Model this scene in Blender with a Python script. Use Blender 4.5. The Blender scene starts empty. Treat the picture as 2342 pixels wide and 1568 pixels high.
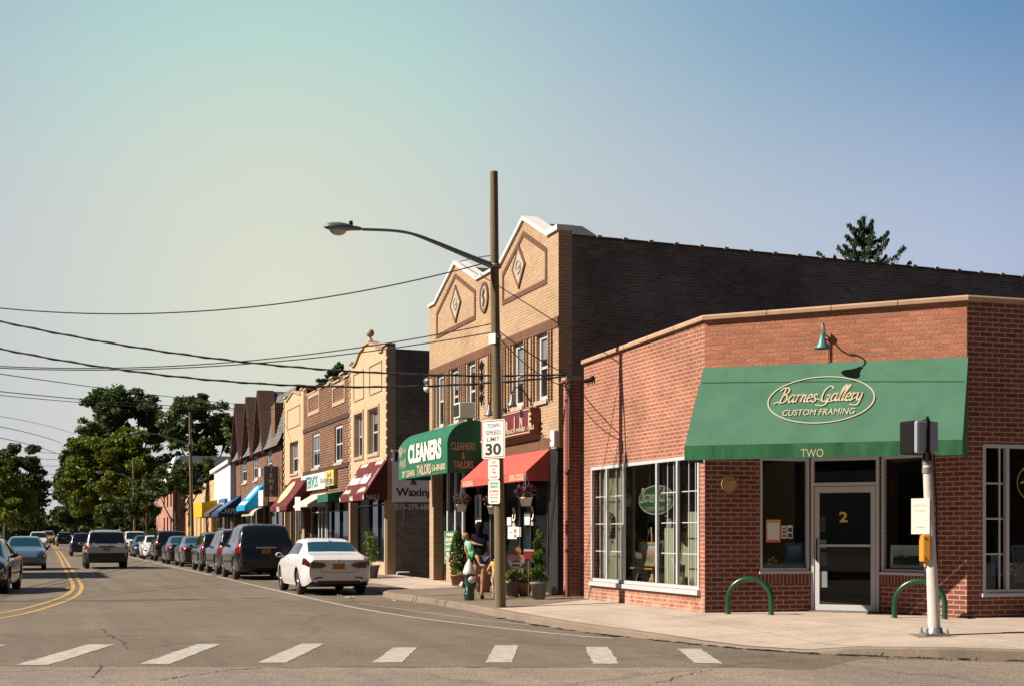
import bpy, bmesh, math, random
from mathutils import Vector, Matrix
random.seed(7)
SC = bpy.context.scene
COL = SC.collection
R = math.radians
# ---------------------------------------------------------------- camera, sky, sun, exposure
HEAD = R(18.2)
CA, SA = math.cos(HEAD), math.sin(HEAD)
EYE = 1.6
cd = bpy.data.cameras.new("camera"); cam = bpy.data.objects.new("camera", cd); COL.objects.link(cam)
cam.location = (0, 0, EYE); cam.rotation_euler = (R(90), 0, -HEAD)
cd.sensor_width = 36; cd.lens = 3279/2342*36; cd.shift_y = 0.1853
cd.clip_start = 0.1; cd.clip_end = 3000
SC.camera = cam
SC.view_settings.view_transform = 'Standard'; SC.view_settings.look = 'None'
SC.view_settings.exposure = 1.0; SC.view_settings.gamma = 1.0
SC.cycles.max_bounces = 6; SC.cycles.diffuse_bounces = 2; SC.cycles.transparent_max_bounces = 12
LIGHT = Vector((1.0, -0.09, -0.80)).normalized()      # the way the sunlight travels
elev = math.asin(-LIGHT.z); azim = math.atan2(-LIGHT.x, -LIGHT.y)
sd = bpy.data.lights.new("sun", 'SUN'); sun = bpy.data.objects.new("sun", sd); COL.objects.link(sun)
sun.location = (-30, 10, 40)
sun.rotation_euler = LIGHT.to_track_quat('-Z', 'Y').to_euler()
sd.energy = 4.6; sd.angle = R(0.5); sd.color = (1.0, 0.88, 0.72)
W = bpy.data.worlds.new("World"); SC.world = W; W.use_nodes = True
wn, wl = W.node_tree.nodes, W.node_tree.links
bg = wn['Background']; bg.inputs[1].default_value = 0.1
sky = wn.new('ShaderNodeTexSky'); sky.sky_type = 'NISHITA'; sky.sun_disc = False
sky.sun_elevation = elev; sky.sun_rotation = azim
tc = wn.new('ShaderNodeTexCoord')
def wmath(op, a, b=None, c=None):
    n = wn.new('ShaderNodeMath'); n.operation = op
    for i, x in enumerate((a, b, c)):
        if x is None: continue
        if hasattr(x, 'links') or hasattr(x, 'is_output'): wl.new(x, n.inputs[i])
        else: n.inputs[i].default_value = x
    return n.outputs[0]
def ramp(nodes, links, fac, stops):
    r = nodes.new('ShaderNodeValToRGB'); e = r.color_ramp.elements
    while len(e) < len(stops): e.new(0.5)
    for el, (p, c) in zip(e, stops): el.position = p; el.color = (*c, 1)
    links.new(fac, r.inputs[0]); return r.outputs[0]
def ray(u, v):
    X = (u-1171)/3279.0
    return Vector((X*CA+SA, -X*SA+CA, (1218-v)/3279.0))
g = ray(640, 690).normalized()
dot = wn.new('ShaderNodeVectorMath'); dot.operation = 'DOT_PRODUCT'
wl.new(tc.outputs['Generated'], dot.inputs[0]); dot.inputs[1].default_value = g
ang = wmath('DIVIDE', wmath('ARCCOSINE', wmath('MINIMUM', dot.outputs['Value'], 1.0)), math.pi)
q = 1/180.0
hi = ramp(wn, wl, ang, [(0, (.775, .80, .615)), (5*q, (.68, .795, .64)), (10*q, (.50, .74, .66)), (14.4*q, (.42, .575, .64)), (20*q, (.27, .44, .59)), (28*q, (.14, .30, .52)), (50*q, (.03, .075, .17)), (110*q, (.02, .04, .085))])
lo = ramp(wn, wl, ang, [(0, (.78, .80, .62)), (7*q, (.68, .70, .635)), (11*q, (.63, .635, .645)), (18*q, (.55, .60, .68)), (27*q, (.47, .54, .715)), (45*q, (.13, .16, .24)), (110*q, (.05, .06, .085))])
sx = wn.new('ShaderNodeSeparateXYZ'); wl.new(tc.outputs['Generated'], sx.inputs[0])
mr = wn.new('ShaderNodeMapRange'); mr.interpolation_type = 'SMOOTHSTEP'
mr.inputs[1].default_value = 0.16; mr.inputs[2].default_value = 0.36
wl.new(sx.outputs['Z'], mr.inputs[0])
mx = wn.new('ShaderNodeMix'); mx.data_type = 'RGBA'; wl.new(mr.outputs[0], mx.inputs[0]); wl.new(lo, mx.inputs[6]); wl.new(hi, mx.inputs[7])
sc_ = wn.new('ShaderNodeVectorMath'); sc_.operation = 'SCALE'; sc_.inputs['Scale'].default_value = 4.7
wl.new(mx.outputs[2], sc_.inputs[0])
m2 = wn.new('ShaderNodeMix'); m2.data_type = 'RGBA'; m2.inputs[0].default_value = 0.06
wl.new(sc_.outputs[0], m2.inputs[6]); wl.new(sky.outputs[0], m2.inputs[7])
wl.new(m2.outputs[2], bg.inputs[0])

# ---------------------------------------------------------------- measuring: where a sight line meets a known plane (units: metres)
FX = 11.1                                              # the shopfront line of the street
def onx(u, v, x=FX):
    d = ray(u, v); t = x/d.x; return (t*d.y, EYE+t*d.z)
def ony(u, v, y):
    d = ray(u, v); t = y/d.y; return (t*d.x, EYE+t*d.z)
def onz(u, v, z=0.0):
    d = ray(u, v); t = (z-EYE)/d.z; return (t*d.x, t*d.y)
def dep(u, v, D):
    d = ray(u, v); return Vector((D*d.x, D*d.y, EYE+D*d.z))
def yu(u, x=FX): return onx(u, 1200, x)[0]
def zz(u, v, x=FX): return onx(u, v, x)[1]

# ---------------------------------------------------------------- helpers
def wloc(o):
    p = Vector((0, 0, 0))
    while o is not None: p = p + o.location; o = o.parent
    return p
class MB:
    def __init__(s): s.v = []; s.f = []; s.sm = []
    def add(s, vs, fs, smooth=False):
        b = len(s.v); s.v += [Vector(p) for p in vs]
        for f in fs: s.f.append([i+b for i in f]); s.sm.append(smooth)
        return s
    def poly(s, pts): return s.add(pts, [list(range(len(pts)))])
    def box(s, x0, x1, y0, y1, z0, z1):
        v = [(x, y, z) for x in (x0, x1) for y in (y0, y1) for z in (z0, z1)]
        return s.add(v, [(0,1,3,2), (4,6,7,5), (0,4,5,1), (2,3,7,6), (0,2,6,4), (1,5,7,3)])
    def fbox(s, fr, a0, a1, w0, w1, z0, z1):           # a box in a facade's frame
        v = [fr.p(a, w, z) for a in (a0, a1) for w in (w0, w1) for z in (z0, z1)]
        return s.add(v, [(0,1,3,2), (4,6,7,5), (0,4,5,1), (2,3,7,6), (0,2,6,4), (1,5,7,3)])
    def prism(s, pts, d):                              # planar outline pushed along vector d
        n = len(pts); d = Vector(d); P = [Vector(p) for p in pts]
        fs = [list(range(n)), [n+i for i in range(n)][::-1]]
        fs += [[i, (i+1) % n, n+(i+1) % n, n+i] for i in range(n)]
        return s.add(P+[p+d for p in P], fs)
    def tube(s, pts, r, seg=8, cap=True, smooth=True):
        P = [Vector(p) for p in pts]; n = len(P)
        rr = r if isinstance(r, (list, tuple)) else [r]*n
        vs = []; up = None
        for i in range(n):
            t = (P[min(i+1, n-1)]-P[max(i-1, 0)])
            t = t.normalized() if t.length > 1e-9 else Vector((0, 0, 1))
            if up is None:
                up = Vector((0, 0, 1)) if abs(t.z) < .9 else Vector((1, 0, 0))
            a = t.cross(up)
            if a.length < 1e-6: a = t.cross(Vector((1, 0, 0)))
            a.normalize(); b = a.cross(t).normalized(); up = b
            for k in range(seg):
                th = 2*math.pi*k/seg
                vs.append(P[i]+(a*math.cos(th)+b*math.sin(th))*rr[i])
        fs = []
        for i in range(n-1):
            for k in range(seg):
                k2 = (k+1) % seg
                fs.append((i*seg+k, i*seg+k2, (i+1)*seg+k2, (i+1)*seg+k))
        s.add(vs, fs, smooth)
        if cap: s.add(vs[:seg], [list(range(seg))[::-1]]); s.add(vs[-seg:], [list(range(seg))])
        return s
    def lathe(s, prof, c=(0, 0, 0), seg=20, axis='z', smooth=True):
        vs = []; c = Vector(c)
        for (r, h) in prof:
            for k in range(seg):
                th = 2*math.pi*k/seg; a, b = r*math.cos(th), r*math.sin(th)
                vs.append(c+(Vector((a, b, h)) if axis == 'z' else Vector((h, a, b)) if axis == 'x' else Vector((b, h, a))))
        fs = [(i*seg+k, i*seg+(k+1) % seg, (i+1)*seg+(k+1) % seg, (i+1)*seg+k) for i in range(len(prof)-1) for k in range(seg)]
        return s.add(vs, fs, smooth)
    def ball(s, c, rx, ry=None, rz=None, seg=14, ring=9):
        ry = ry or rx; rz = rz or rx; c = Vector(c)
        vs = [c+Vector((0, 0, rz))]
        for i in range(1, ring):
            ph = math.pi*i/ring
            for k in range(seg):
                th = 2*math.pi*k/seg
                vs.append(c+Vector((rx*math.sin(ph)*math.cos(th), ry*math.sin(ph)*math.sin(th), rz*math.cos(ph))))
        vs.append(c-Vector((0, 0, rz)))
        fs = [(0, 1+k, 1+(k+1) % seg) for k in range(seg)]
        for i in range(ring-2):
            for k in range(seg):
                a = 1+i*seg; fs.append((a+k, a+seg+k, a+seg+(k+1) % seg, a+(k+1) % seg))
        b = 1+(ring-2)*seg
        fs += [(b+k, len(vs)-1, b+(k+1) % seg) for k in range(seg)]
        return s.add(vs, fs, True)
    def build(s, name, mat, parent=None, recalc=True, bevel=0):
        off = wloc(parent) if parent else Vector((0, 0, 0))
        me = bpy.data.meshes.new(name)
        me.from_pydata([p-off for p in s.v], [], s.f)
        for p, sm in zip(me.polygons, s.sm): p.use_smooth = sm
        if recalc:
            b = bmesh.new(); b.from_mesh(me)
            if bevel: bmesh.ops.remove_doubles(b, verts=b.verts, dist=1e-5)
            bmesh.ops.recalc_face_normals(b, faces=b.faces)
            if bevel: bmesh.ops.bevel(b, geom=b.edges[:], offset=bevel, segments=2, affect='EDGES', profile=0.6)
            b.to_mesh(me); b.free()
        uvmap(me, off)
        o = bpy.data.objects.new(name, me); COL.objects.link(o)
        if mat: me.materials.append(mat)
        if parent: o.parent = parent
        return o
def uvmap(me, off=Vector((0, 0, 0))):                  # box projection in metres, along each face's own plane
    uv = me.uv_layers.new(name="UVMap").data
    for p in me.polygons:
        n = p.normal
        if abs(n.z) > .75: t = Vector((1, 0, 0)); b = Vector((0, 1, 0))
        else:
            t = Vector((-n.y, n.x, 0)); t.normalize(); b = Vector((0, 0, 1))
        for li in p.loop_indices:
            c = me.vertices[me.loops[li].vertex_index].co+off
            uv[li].uv = (c.dot(t), c.dot(b))
def props(o, label=None, cat=None, group=None, kind=None):
    if label: o['label'] = label
    if cat: o['category'] = cat
    if group: o['group'] = group
    if kind: o['kind'] = kind
    return o
def thing(name, label, cat, loc=(0, 0, 0), group=None):
    o = bpy.data.objects.new(name, None); COL.objects.link(o); o.location = loc
    o.empty_display_size = .3
    return props(o, label, cat, group)
def dup(o, parent=None):
    c = o.copy(); COL.objects.link(c)
    if parent: c.parent = parent
    for ch in list(o.children): dup(ch, c)
    return c
class Frame:                                           # a facade: origin, direction along it, outward normal
    def __init__(s, o, t, n, up=(0, 0, 1)): s.o = Vector(o); s.t = Vector(t).normalized(); s.n = Vector(n).normalized(); s.up = Vector(up).normalized()
    def p(s, a, w, z): return s.o+s.t*a+s.n*w+s.up*z
    def at(s, u, v, w=0):                              # where the sight line through a pixel meets this plane: (along, height)
        d = ray(u, v); e = Vector((0, 0, EYE)); o = s.o+s.n*w; t = (o-e).dot(s.n)/d.dot(s.n); q = e+d*t-s.o
        return q.dot(s.t), q.dot(s.up)
STREET = Frame((FX, 0, 0), (0, 1, 0), (-1, 0, 0))      # along = y, out = towards the road
def wall(fr, a0, a1, z0, z1, holes=(), reveal=.22, top=None, mb=None):
    mb = mb or MB()
    A = sorted({a0, a1, *[h[0] for h in holes], *[h[1] for h in holes]})
    Z = sorted({z0, z1, *[h[2] for h in holes], *[h[3] for h in holes]})
    A = [a for a in A if a0 <= a <= a1]; Z = [z for z in Z if z0 <= z <= z1]
    def hole(a, z): return any(h[0] < a < h[1] and h[2] < z < h[3] for h in holes)
    for i in range(len(A)-1):
        for j in range(len(Z)-1):
            if not hole((A[i]+A[i+1])/2, (Z[j]+Z[j+1])/2):
                mb.poly([fr.p(A[i], 0, Z[j]), fr.p(A[i+1], 0, Z[j]), fr.p(A[i+1], 0, Z[j+1]), fr.p(A[i], 0, Z[j+1])])
    for (b0, b1, y0, y1) in holes:
        for (p, q_) in (((b0, y0), (b1, y0)), ((b1, y0), (b1, y1)), ((b1, y1), (b0, y1)), ((b0, y1), (b0, y0))):
            mb.poly([fr.p(p[0], 0, p[1]), fr.p(q_[0], 0, q_[1]), fr.p(q_[0], -reveal, q_[1]), fr.p(p[0], -reveal, p[1])])
    return mb
def strip(fr, pts, wd, w=0.006, d=0.004, mb=None, closed=False):   # a flat ribbon along a polyline on a facade: (a, z) points
    mb = mb or MB(); P = [Vector((p[0], p[1])) for p in pts]
    if closed: P.append(P[0])
    L = []; Rr = []
    n = len(P)
    for i in range(n):
        a = P[i-1] if i > 0 else (P[-2] if closed else P[0]); b = P[i+1] if i < n-1 else (P[1] if closed else P[-1])
        d1 = (P[i]-a); d2 = (b-P[i])
        d1 = d1.normalized() if d1.length > 1e-9 else d2.normalized()
        d2 = d2.normalized() if d2.length > 1e-9 else d1
        t = (d1+d2); t = t.normalized() if t.length > 1e-6 else d1
        nn = Vector((-t.y, t.x)); k = min(2.2, 1/max(.3, abs(nn.dot(Vector((-d1.y, d1.x))))))
        L.append(P[i]+nn*wd/2*k); Rr.append(P[i]-nn*wd/2*k)
    for i in range(n-1):
        q4 = [L[i], L[i+1], Rr[i+1], Rr[i]]
        mb.prism([fr.p(c.x, w, c.y) for c in q4], fr.n*d)
    return mb
def text_mesh(s, fr, a, z, h=None, width=None, w=.008, flip=False, shear=0, bold=0.0, ex=.002, align='C', slope=None, mb=None):
    """lettering laid on a facade: centre (a, z), cap height h, total width; slope = (up vector)"""
    c = bpy.data.curves.new("lettering", 'FONT'); c.body = s; c.size = 1; c.shear = shear; c.offset = bold; c.extrude = 0; c.resolution_u = 3
    o = bpy.data.objects.new("lettering", c)
    me = o.to_mesh(); V = [v.co.copy() for v in me.vertices]; F_ = [list(p.vertices) for p in me.polygons]
    o.to_mesh_clear(); bpy.data.objects.remove(o); bpy.data.curves.remove(c)
    mb = mb or MB()
    if not V: return mb
    x0, x1 = min(v.x for v in V), max(v.x for v in V); y0, y1 = min(v.y for v in V), max(v.y for v in V)
    ky = h/(y1-y0) if h else width/(x1-x0); kx = width/(x1-x0) if width else ky
    up = slope or fr.up; sg = -1 if flip else 1
    base = fr.p(a, 0, z); nrm = fr.t.cross(up).normalized()
    if nrm.dot(fr.n) < 0: nrm = -nrm
    out = []
    for v in V:
        out.append(base+fr.t*sg*((v.x-(x0+x1)/2)*kx)+up*((v.y-(y0+y1)/2)*ky)+nrm*w)
    mb.add(out, F_)
    return mb

# hand-lettered script: each letter is a few pen strokes
PEN = {'B': ([[(.12, 0), (.18, .5), (.2, .98)], [(-.2, .8), (-.05, .97), (.3, 1.02), (.55, .86), (.46, .62), (.2, .53), (.5, .47), (.62, .25), (.48, .03), (.18, -.03), (-.1, .04), (-.38, -.08)]], .78),
 'a': ([[(.42, .44), (.24, .52), (.05, .36), (.03, .14), (.16, 0), (.31, .09), (.42, .3), (.43, .5), (.43, .1), (.5, 0), (.6, .08)]], .6),
 'r': ([[(0, .46), (.08, .5), (.09, 0)], [(.09, .3), (.2, .48), (.36, .48)]], .42),
 'n': ([[(0, .46), (.08, .5), (.09, 0)], [(.09, .3), (.23, .5), (.36, .42), (.36, .08), (.44, 0), (.54, .07)]], .56),
 'e': ([[(.04, .24), (.34, .3), (.32, .46), (.18, .52), (.03, .32), (.07, .06), (.2, -.01), (.42, .12)]], .45),
 's': ([[(.34, .43), (.2, .52), (.07, .42), (.15, .29), (.3, .18), (.27, .02), (.1, -.02), (-.02, .08)]], .45),
 'G': ([[(.8, .84), (.62, 1.0), (.36, 1.0), (.12, .76), (.06, .36), (.2, .03), (.45, 0), (.64, .18), (.7, .42), (.42, .4)], [(.7, .42), (.62, -.12), (.3, -.3), (-.25, -.2)]], .88),
 'l': ([[(.05, .0), (.08, .5), (.16, .92), (.3, 1.08), (.36, .98), (.2, .7), (.1, .3), (.14, .04), (.26, .04)]], .3),
 'y': ([[(0, .46), (.08, .5), (.1, .15), (.2, .02), (.35, .18), (.43, .5), (.38, -.1), (.22, -.32), (-.35, -.24)]], .6), ' ': ([], .25)}
def pen_text(word, fr, a, z, width, hgt, wd, flip=False, slant=.28, w=.008, mb=None):
    mb = mb or MB(); tot = sum(PEN[c][1] for c in word); x = -tot/2; sg = -1 if flip else 1
    for c in word:
        for st in PEN[c][0]:
            P = smooth([((x+px+slant*(py-.25))/tot*width, (py-.3)*hgt, 0) for px, py in st], 4)
            strip(fr, [(a+sg*p.x, z+p.y) for p in P], wd, w, .002, mb)
        x += PEN[c][1]
    return mb
def smooth(pts, k=6):
    P = [Vector(p) for p in pts]; out = []
    for i in range(len(P)-1):
        a = P[max(0, i-1)]; b = P[i]; c = P[i+1]; d = P[min(len(P)-1, i+2)]
        for j in range(k):
            t = j/k
            out.append(.5*((2*b)+(c-a)*t+(2*a-5*b+4*c-d)*t*t+(3*b-a-3*c+d)*t**3))
    out.append(P[-1]); return out

# ---------------------------------------------------------------- materials
MATS = {}
def newmat(name):
    m = bpy.data.materials.new(name); m.use_nodes = True; MATS[name] = m
    nt = m.node_tree; return m, nt.nodes, nt.links, nt.nodes['Principled BSDF']
def setp(b, color=None, rough=None, metal=None, spec=None, coat=None):
    if color is not None: b.inputs['Base Color'].default_value = (*color, 1)
    if rough is not None: b.inputs['Roughness'].default_value = rough
    if metal is not None: b.inputs['Metallic'].default_value = metal
    if spec is not None: b.inputs['Specular IOR Level'].default_value = spec
    if coat is not None: b.inputs['Coat Weight'].default_value = coat
def noisy(N, L, b, color, var=.2, scale=4, det=6, coord='Object', color2=None, stretch=None):
    t = N.new('ShaderNodeTexCoord'); src = t.outputs[coord]
    if stretch:
        mp = N.new('ShaderNodeMapping'); mp.inputs['Scale'].default_value = stretch; L.new(src, mp.inputs[0]); src = mp.outputs[0]
    n = N.new('ShaderNodeTexNoise'); n.inputs['Scale'].default_value = scale; n.inputs['Detail'].default_value = det; n.inputs['Roughness'].default_value = .65
    L.new(src, n.inputs['Vector'])
    c2 = color2 or [c*(1+var) for c in color]; c1 = [c*(1-var) for c in color]
    o = ramp(N, L, n.outputs['Fac'], [(.3, c1), (.7, c2)])
    L.new(o, b.inputs['Base Color']); return n, o
def plain(name, color, rough=.6, metal=0, spec=.5, var=.12, scale=5, bump=0, bscale=40, coat=0, stretch=None, color2=None):
    m, N, L, b = newmat(name); setp(b, color, rough, metal, spec, coat)
    if var: noisy(N, L, b, color, var, scale, stretch=stretch, color2=color2)
    if bump:
        n = N.new('ShaderNodeTexNoise'); n.inputs['Scale'].default_value = bscale; n.inputs['Detail'].default_value = 4
        t = N.new('ShaderNodeTexCoord'); L.new(t.outputs['Object'], n.inputs['Vector'])
        bp = N.new('ShaderNodeBump'); bp.inputs['Strength'].default_value = bump; bp.inputs['Distance'].default_value = .02
        L.new(n.outputs['Fac'], bp.inputs['Height']); L.new(bp.outputs[0], b.inputs['Normal'])
    return m
def mixn(N, L, fac, a, b_, mode='MIX'):
    x = N.new('ShaderNodeMix'); x.data_type = 'RGBA'; x.blend_type = mode
    for i, s in ((0, fac), (6, a), (7, b_)):
        if hasattr(s, 'is_output'): L.new(s, x.inputs[i])
        elif i == 0: x.inputs[0].default_value = s
        else: x.inputs[i].default_value = (*s, 1)
    return x.outputs[2]
def brick(name, c1, c2, mortar, w=.215, h=.0715, ms=.011, bump=.5, dirt=.25, rough_bricks=0, offset=.5, dirt_scale=.7, odd=None, stain=None):
    m, N, L, b = newmat(name); setp(b, c1, .85, 0, .25)
    t = N.new('ShaderNodeTexCoord')
    vec = t.outputs['UV']
    if rough_bricks:
        n0 = N.new('ShaderNodeTexNoise'); n0.inputs['Scale'].default_value = 9; n0.inputs['Detail'].default_value = 3; L.new(vec, n0.inputs['Vector'])
        vm = N.new('ShaderNodeVectorMath'); vm.operation = 'MULTIPLY_ADD'; vm.inputs[1].default_value = (rough_bricks,)*3
        sb = N.new('ShaderNodeVectorMath'); sb.operation = 'SUBTRACT'; sb.inputs[1].default_value = (.5,)*3
        L.new(n0.outputs['Color'], sb.inputs[0]); L.new(sb.outputs[0], vm.inputs[0]); L.new(vec, vm.inputs[2]); vec = vm.outputs[0]
    br = N.new('ShaderNodeTexBrick'); L.new(vec, br.inputs['Vector'])
    br.offset = offset
    for k, v in (('Scale', 1), ('Mortar Size', ms), ('Mortar Smooth', .25), ('Bias', 0), ('Brick Width', w), ('Row Height', h)): br.inputs[k].default_value = v
    br.inputs['Color1'].default_value = (*c1, 1); br.inputs['Color2'].default_value = (*c2, 1); br.inputs['Mortar'].default_value = (*mortar, 1)
    col = br.outputs['Color']
    n = N.new('ShaderNodeTexNoise'); n.inputs['Scale'].default_value = dirt_scale; n.inputs['Detail'].default_value = 8; n.inputs['Roughness'].default_value = .7; L.new(t.outputs['UV'], n.inputs['Vector'])
    dr = ramp(N, L, n.outputs['Fac'], [(.3, (1-dirt,)*3), (.7, (1+dirt*.6,)*3)])
    col = mixn(N, L, 1.0, col, dr, 'MULTIPLY')
    n2 = N.new('ShaderNodeTexNoise'); n2.inputs['Scale'].default_value = 30; n2.inputs['Detail'].default_value = 4; L.new(t.outputs['UV'], n2.inputs['Vector'])
    d2 = ramp(N, L, n2.outputs['Fac'], [(.3, (.8,)*3), (.7, (1.2,)*3)])
    col = mixn(N, L, 1.0, col, d2, 'MULTIPLY')
    if odd:                                            # a scatter of off-colour bricks
        b2 = N.new('ShaderNodeTexBrick'); L.new(vec, b2.inputs['Vector']); b2.offset = offset
        for k, v in (('Scale', 1), ('Mortar Size', 0.0), ('Bias', -.55), ('Brick Width', w), ('Row Height', h)): b2.inputs[k].default_value = v
        b2.inputs['Color1'].default_value = (0, 0, 0, 1); b2.inputs['Color2'].default_value = (1, 1, 1, 1)
        f = N.new('ShaderNodeMath'); f.operation = 'MULTIPLY'
        rr = ramp(N, L, b2.outputs['Color'], [(.35, (0, 0, 0)), (.75, (1, 1, 1))])
        inv = N.new('ShaderNodeMath'); inv.operation = 'SUBTRACT'; inv.inputs[0].default_value = 1; L.new(br.outputs['Fac'], inv.inputs[1])
        L.new(rr, f.inputs[0]); L.new(inv.outputs[0], f.inputs[1])
        col = mixn(N, L, f.outputs[0], col, odd)
    if stain:                                          # pale lime bloom and splash dirt near the ground, in patches
        sp = N.new('ShaderNodeSeparateXYZ'); L.new(t.outputs['UV'], sp.inputs[0])
        m1 = N.new('ShaderNodeMapRange'); m1.inputs[1].default_value = stain[0]; m1.inputs[2].default_value = stain[0]-.5; L.new(sp.outputs['Y'], m1.inputs[0])
        n4 = N.new('ShaderNodeTexNoise'); n4.inputs['Scale'].default_value = 3.2; n4.inputs['Detail'].default_value = 6; L.new(t.outputs['UV'], n4.inputs['Vector'])
        k4 = ramp(N, L, n4.outputs['Fac'], [(.42, (0, 0, 0)), (.64, (1, 1, 1))])
        mm_ = N.new('ShaderNodeMath'); mm_.operation = 'MULTIPLY'; L.new(k4, mm_.inputs[0]); L.new(m1.outputs[0], mm_.inputs[1])
        m5 = N.new('ShaderNodeMath'); m5.operation = 'MULTIPLY'; m5.inputs[1].default_value = .6; L.new(mm_.outputs[0], m5.inputs[0])
        col = mixn(N, L, m5.outputs[0], col, stain[1])
    L.new(col, b.inputs['Base Color'])
    ad = N.new('ShaderNodeMath'); ad.operation = 'MULTIPLY_ADD'; ad.inputs[1].default_value = -1.0
    L.new(br.outputs['Fac'], ad.inputs[0])
    ml = N.new('ShaderNodeMath'); ml.operation = 'MULTIPLY'; ml.inputs[1].default_value = .6; L.new(n2.outputs['Fac'], ml.inputs[0]); L.new(ml.outputs[0], ad.inputs[2])
    bp = N.new('ShaderNodeBump'); bp.inputs['Strength'].default_value = bump; bp.inputs['Distance'].default_value = .012
    L.new(ad.outputs[0], bp.inputs['Height']); L.new(bp.outputs[0], b.inputs['Normal'])
    return m
def shopglass(name, tint=(.8, .85, .85), refl=.08):
    m = bpy.data.materials.new(name); m.use_nodes = True; N, L = m.node_tree.nodes, m.node_tree.links
    N.remove(N['Principled BSDF']); out = N['Material Output']
    tr = N.new('ShaderNodeBsdfTransparent'); tr.inputs[0].default_value = (*tint, 1)
    gl = N.new('ShaderNodeBsdfGlossy'); gl.inputs['Roughness'].default_value = .02
    lw = N.new('ShaderNodeLayerWeight'); lw.inputs[0].default_value = .5
    fr = N.new('ShaderNodeMath'); fr.operation = 'POWER'; fr.inputs[1].default_value = 4.5; L.new(lw.outputs['Facing'], fr.inputs[0])
    ad = N.new('ShaderNodeMath'); ad.operation = 'MULTIPLY_ADD'; ad.inputs[1].default_value = .8; ad.inputs[2].default_value = refl; L.new(fr.outputs[0], ad.inputs[0])
    mix = N.new('ShaderNodeMixShader'); L.new(ad.outputs[0], mix.inputs[0]); L.new(tr.outputs[0], mix.inputs[1]); L.new(gl.outputs[0], mix.inputs[2])
    L.new(mix.outputs[0], out.inputs[0]); return m
def darkglass(name, color=(.010, .013, .014), rough=.06, spec=.32):
    m, N, L, b = newmat(name); setp(b, color, rough, 0, spec)
    n = N.new('ShaderNodeTexNoise'); n.inputs['Scale'].default_value = 1.2; t = N.new('ShaderNodeTexCoord'); L.new(t.outputs['Object'], n.inputs['Vector'])
    bp = N.new('ShaderNodeBump'); bp.inputs['Strength'].default_value = .03; bp.inputs['Distance'].default_value = .05
    L.new(n.outputs['Fac'], bp.inputs['Height']); L.new(bp.outputs[0], b.inputs['Normal'])
    return m
M = {}
M['brick_red'] = brick('red_brick', w=.23, h=.0755, c1=(.305, .112, .075), c2=(.25, .083, .056), mortar=(.40, .275, .205), bump=.4, odd=(.20, .075, .055), dirt=.38, stain=(.75, (.44, .32, .27)))
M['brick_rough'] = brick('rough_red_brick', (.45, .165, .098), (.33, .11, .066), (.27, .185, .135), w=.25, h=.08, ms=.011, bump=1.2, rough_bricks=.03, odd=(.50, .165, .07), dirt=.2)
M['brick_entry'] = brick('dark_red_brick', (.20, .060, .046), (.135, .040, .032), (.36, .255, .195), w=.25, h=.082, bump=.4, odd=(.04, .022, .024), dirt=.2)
M['brick_tan'] = brick('tan_brick', (.44, .315, .205), (.385, .262, .168), (.25, .165, .105), ms=.009, bump=.3, dirt=.22, odd=(.33, .215, .125))
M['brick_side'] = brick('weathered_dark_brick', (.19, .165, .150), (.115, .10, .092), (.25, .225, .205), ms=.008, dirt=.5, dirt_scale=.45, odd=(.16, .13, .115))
M['brick_brown'] = brick('brown_brick', (.34, .18, .105), (.24, .118, .07), (.075, .05, .038), w=.22, h=.1, ms=.026, bump=.8, dirt=.3)
M['brick_band'] = brick('brown_soldier_brick', (.155, .075, .047), (.12, .058, .036), (.13, .08, .055), w=.075, h=.24, ms=.007, offset=0, dirt=.2)
M['brick_dark'] = brick('dark_brown_brick', (.10, .05, .035), (.07, .036, .026), (.05, .035, .03), dirt=.35)
M['stucco'] = plain('tan_stucco', (.455, .335, .22), .9, var=.09, scale=1.2, bump=.15, bscale=60)
M['stucco_trim'] = plain('tan_trim', (.38, .28, .185), .85, var=.1)
M['coping'] = plain('clay_coping', (.38, .25, .165), .8, var=.15, scale=3, bump=.2)
M['coping_dark'] = plain('dark_coping', (.055, .05, .05), .6, var=.2)
M['white'] = plain('white_paint', (.66, .64, .62), .5, var=.05)
M['white_trim'] = plain('white_window_frame', (.43, .435, .465), .45, var=.05)
M['alu'] = plain('painted_aluminium', (.44, .46, .48), .4, var=.05)
M['stone'] = plain('grey_limestone', (.36, .31, .25), .9, var=.3, scale=9, bump=.6, bscale=22)
M['shingle'] = brick('roof_shingles', (.055, .052, .055), (.035, .034, .037), (.02, .02, .02), w=.3, h=.14, ms=.012, bump=.6)
M['slate'] = brick('grey_slate', (.17, .17, .165), (.12, .12, .12), (.06, .06, .06), w=.35, h=.2, ms=.016, bump=.7)
M['awn_green'] = plain('green_canvas', (.056, .140, .094), .9, spec=.2, var=.14, scale=1.6, bump=.06, bscale=9, stretch=(1, 1, .35))
M['awn_green2'] = plain('bright_green_canvas', (.014, .115, .070), .75, spec=.3, var=.16, scale=3.0, stretch=(1.5, 1.5, .2))
M['awn_red'] = plain('faded_red_canvas', (.40, .085, .070), .9, spec=.2, var=.12, scale=2)
M['awn_maroon'] = plain('maroon_canvas', (.105, .022, .028), .85, spec=.2, var=.1)
M['awn_blue'] = plain('bright_blue_canvas', (.01, .25, .50), .8, spec=.2, var=.08)
M['awn_navy'] = plain('navy_canvas', (.02, .045, .13), .85, spec=.2)
M['awn_yellow'] = plain('yellow_canvas', (.56, .33, .02), .85, spec=.2)
M['cream'] = plain('cream_lettering', (.43, .36, .25), .7, var=.06)
M['white_letter'] = plain('white_lettering', (.70, .66, .58), .7, var=.04)
M['black_letter'] = plain('black_lettering', (.012, .012, .014), .6, var=0)
M['red_letter'] = plain('red_lettering', (.50, .03, .04), .6, var=0)
M['green_letter'] = plain('green_lettering', (.02, .28, .14), .6, var=0)
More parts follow.
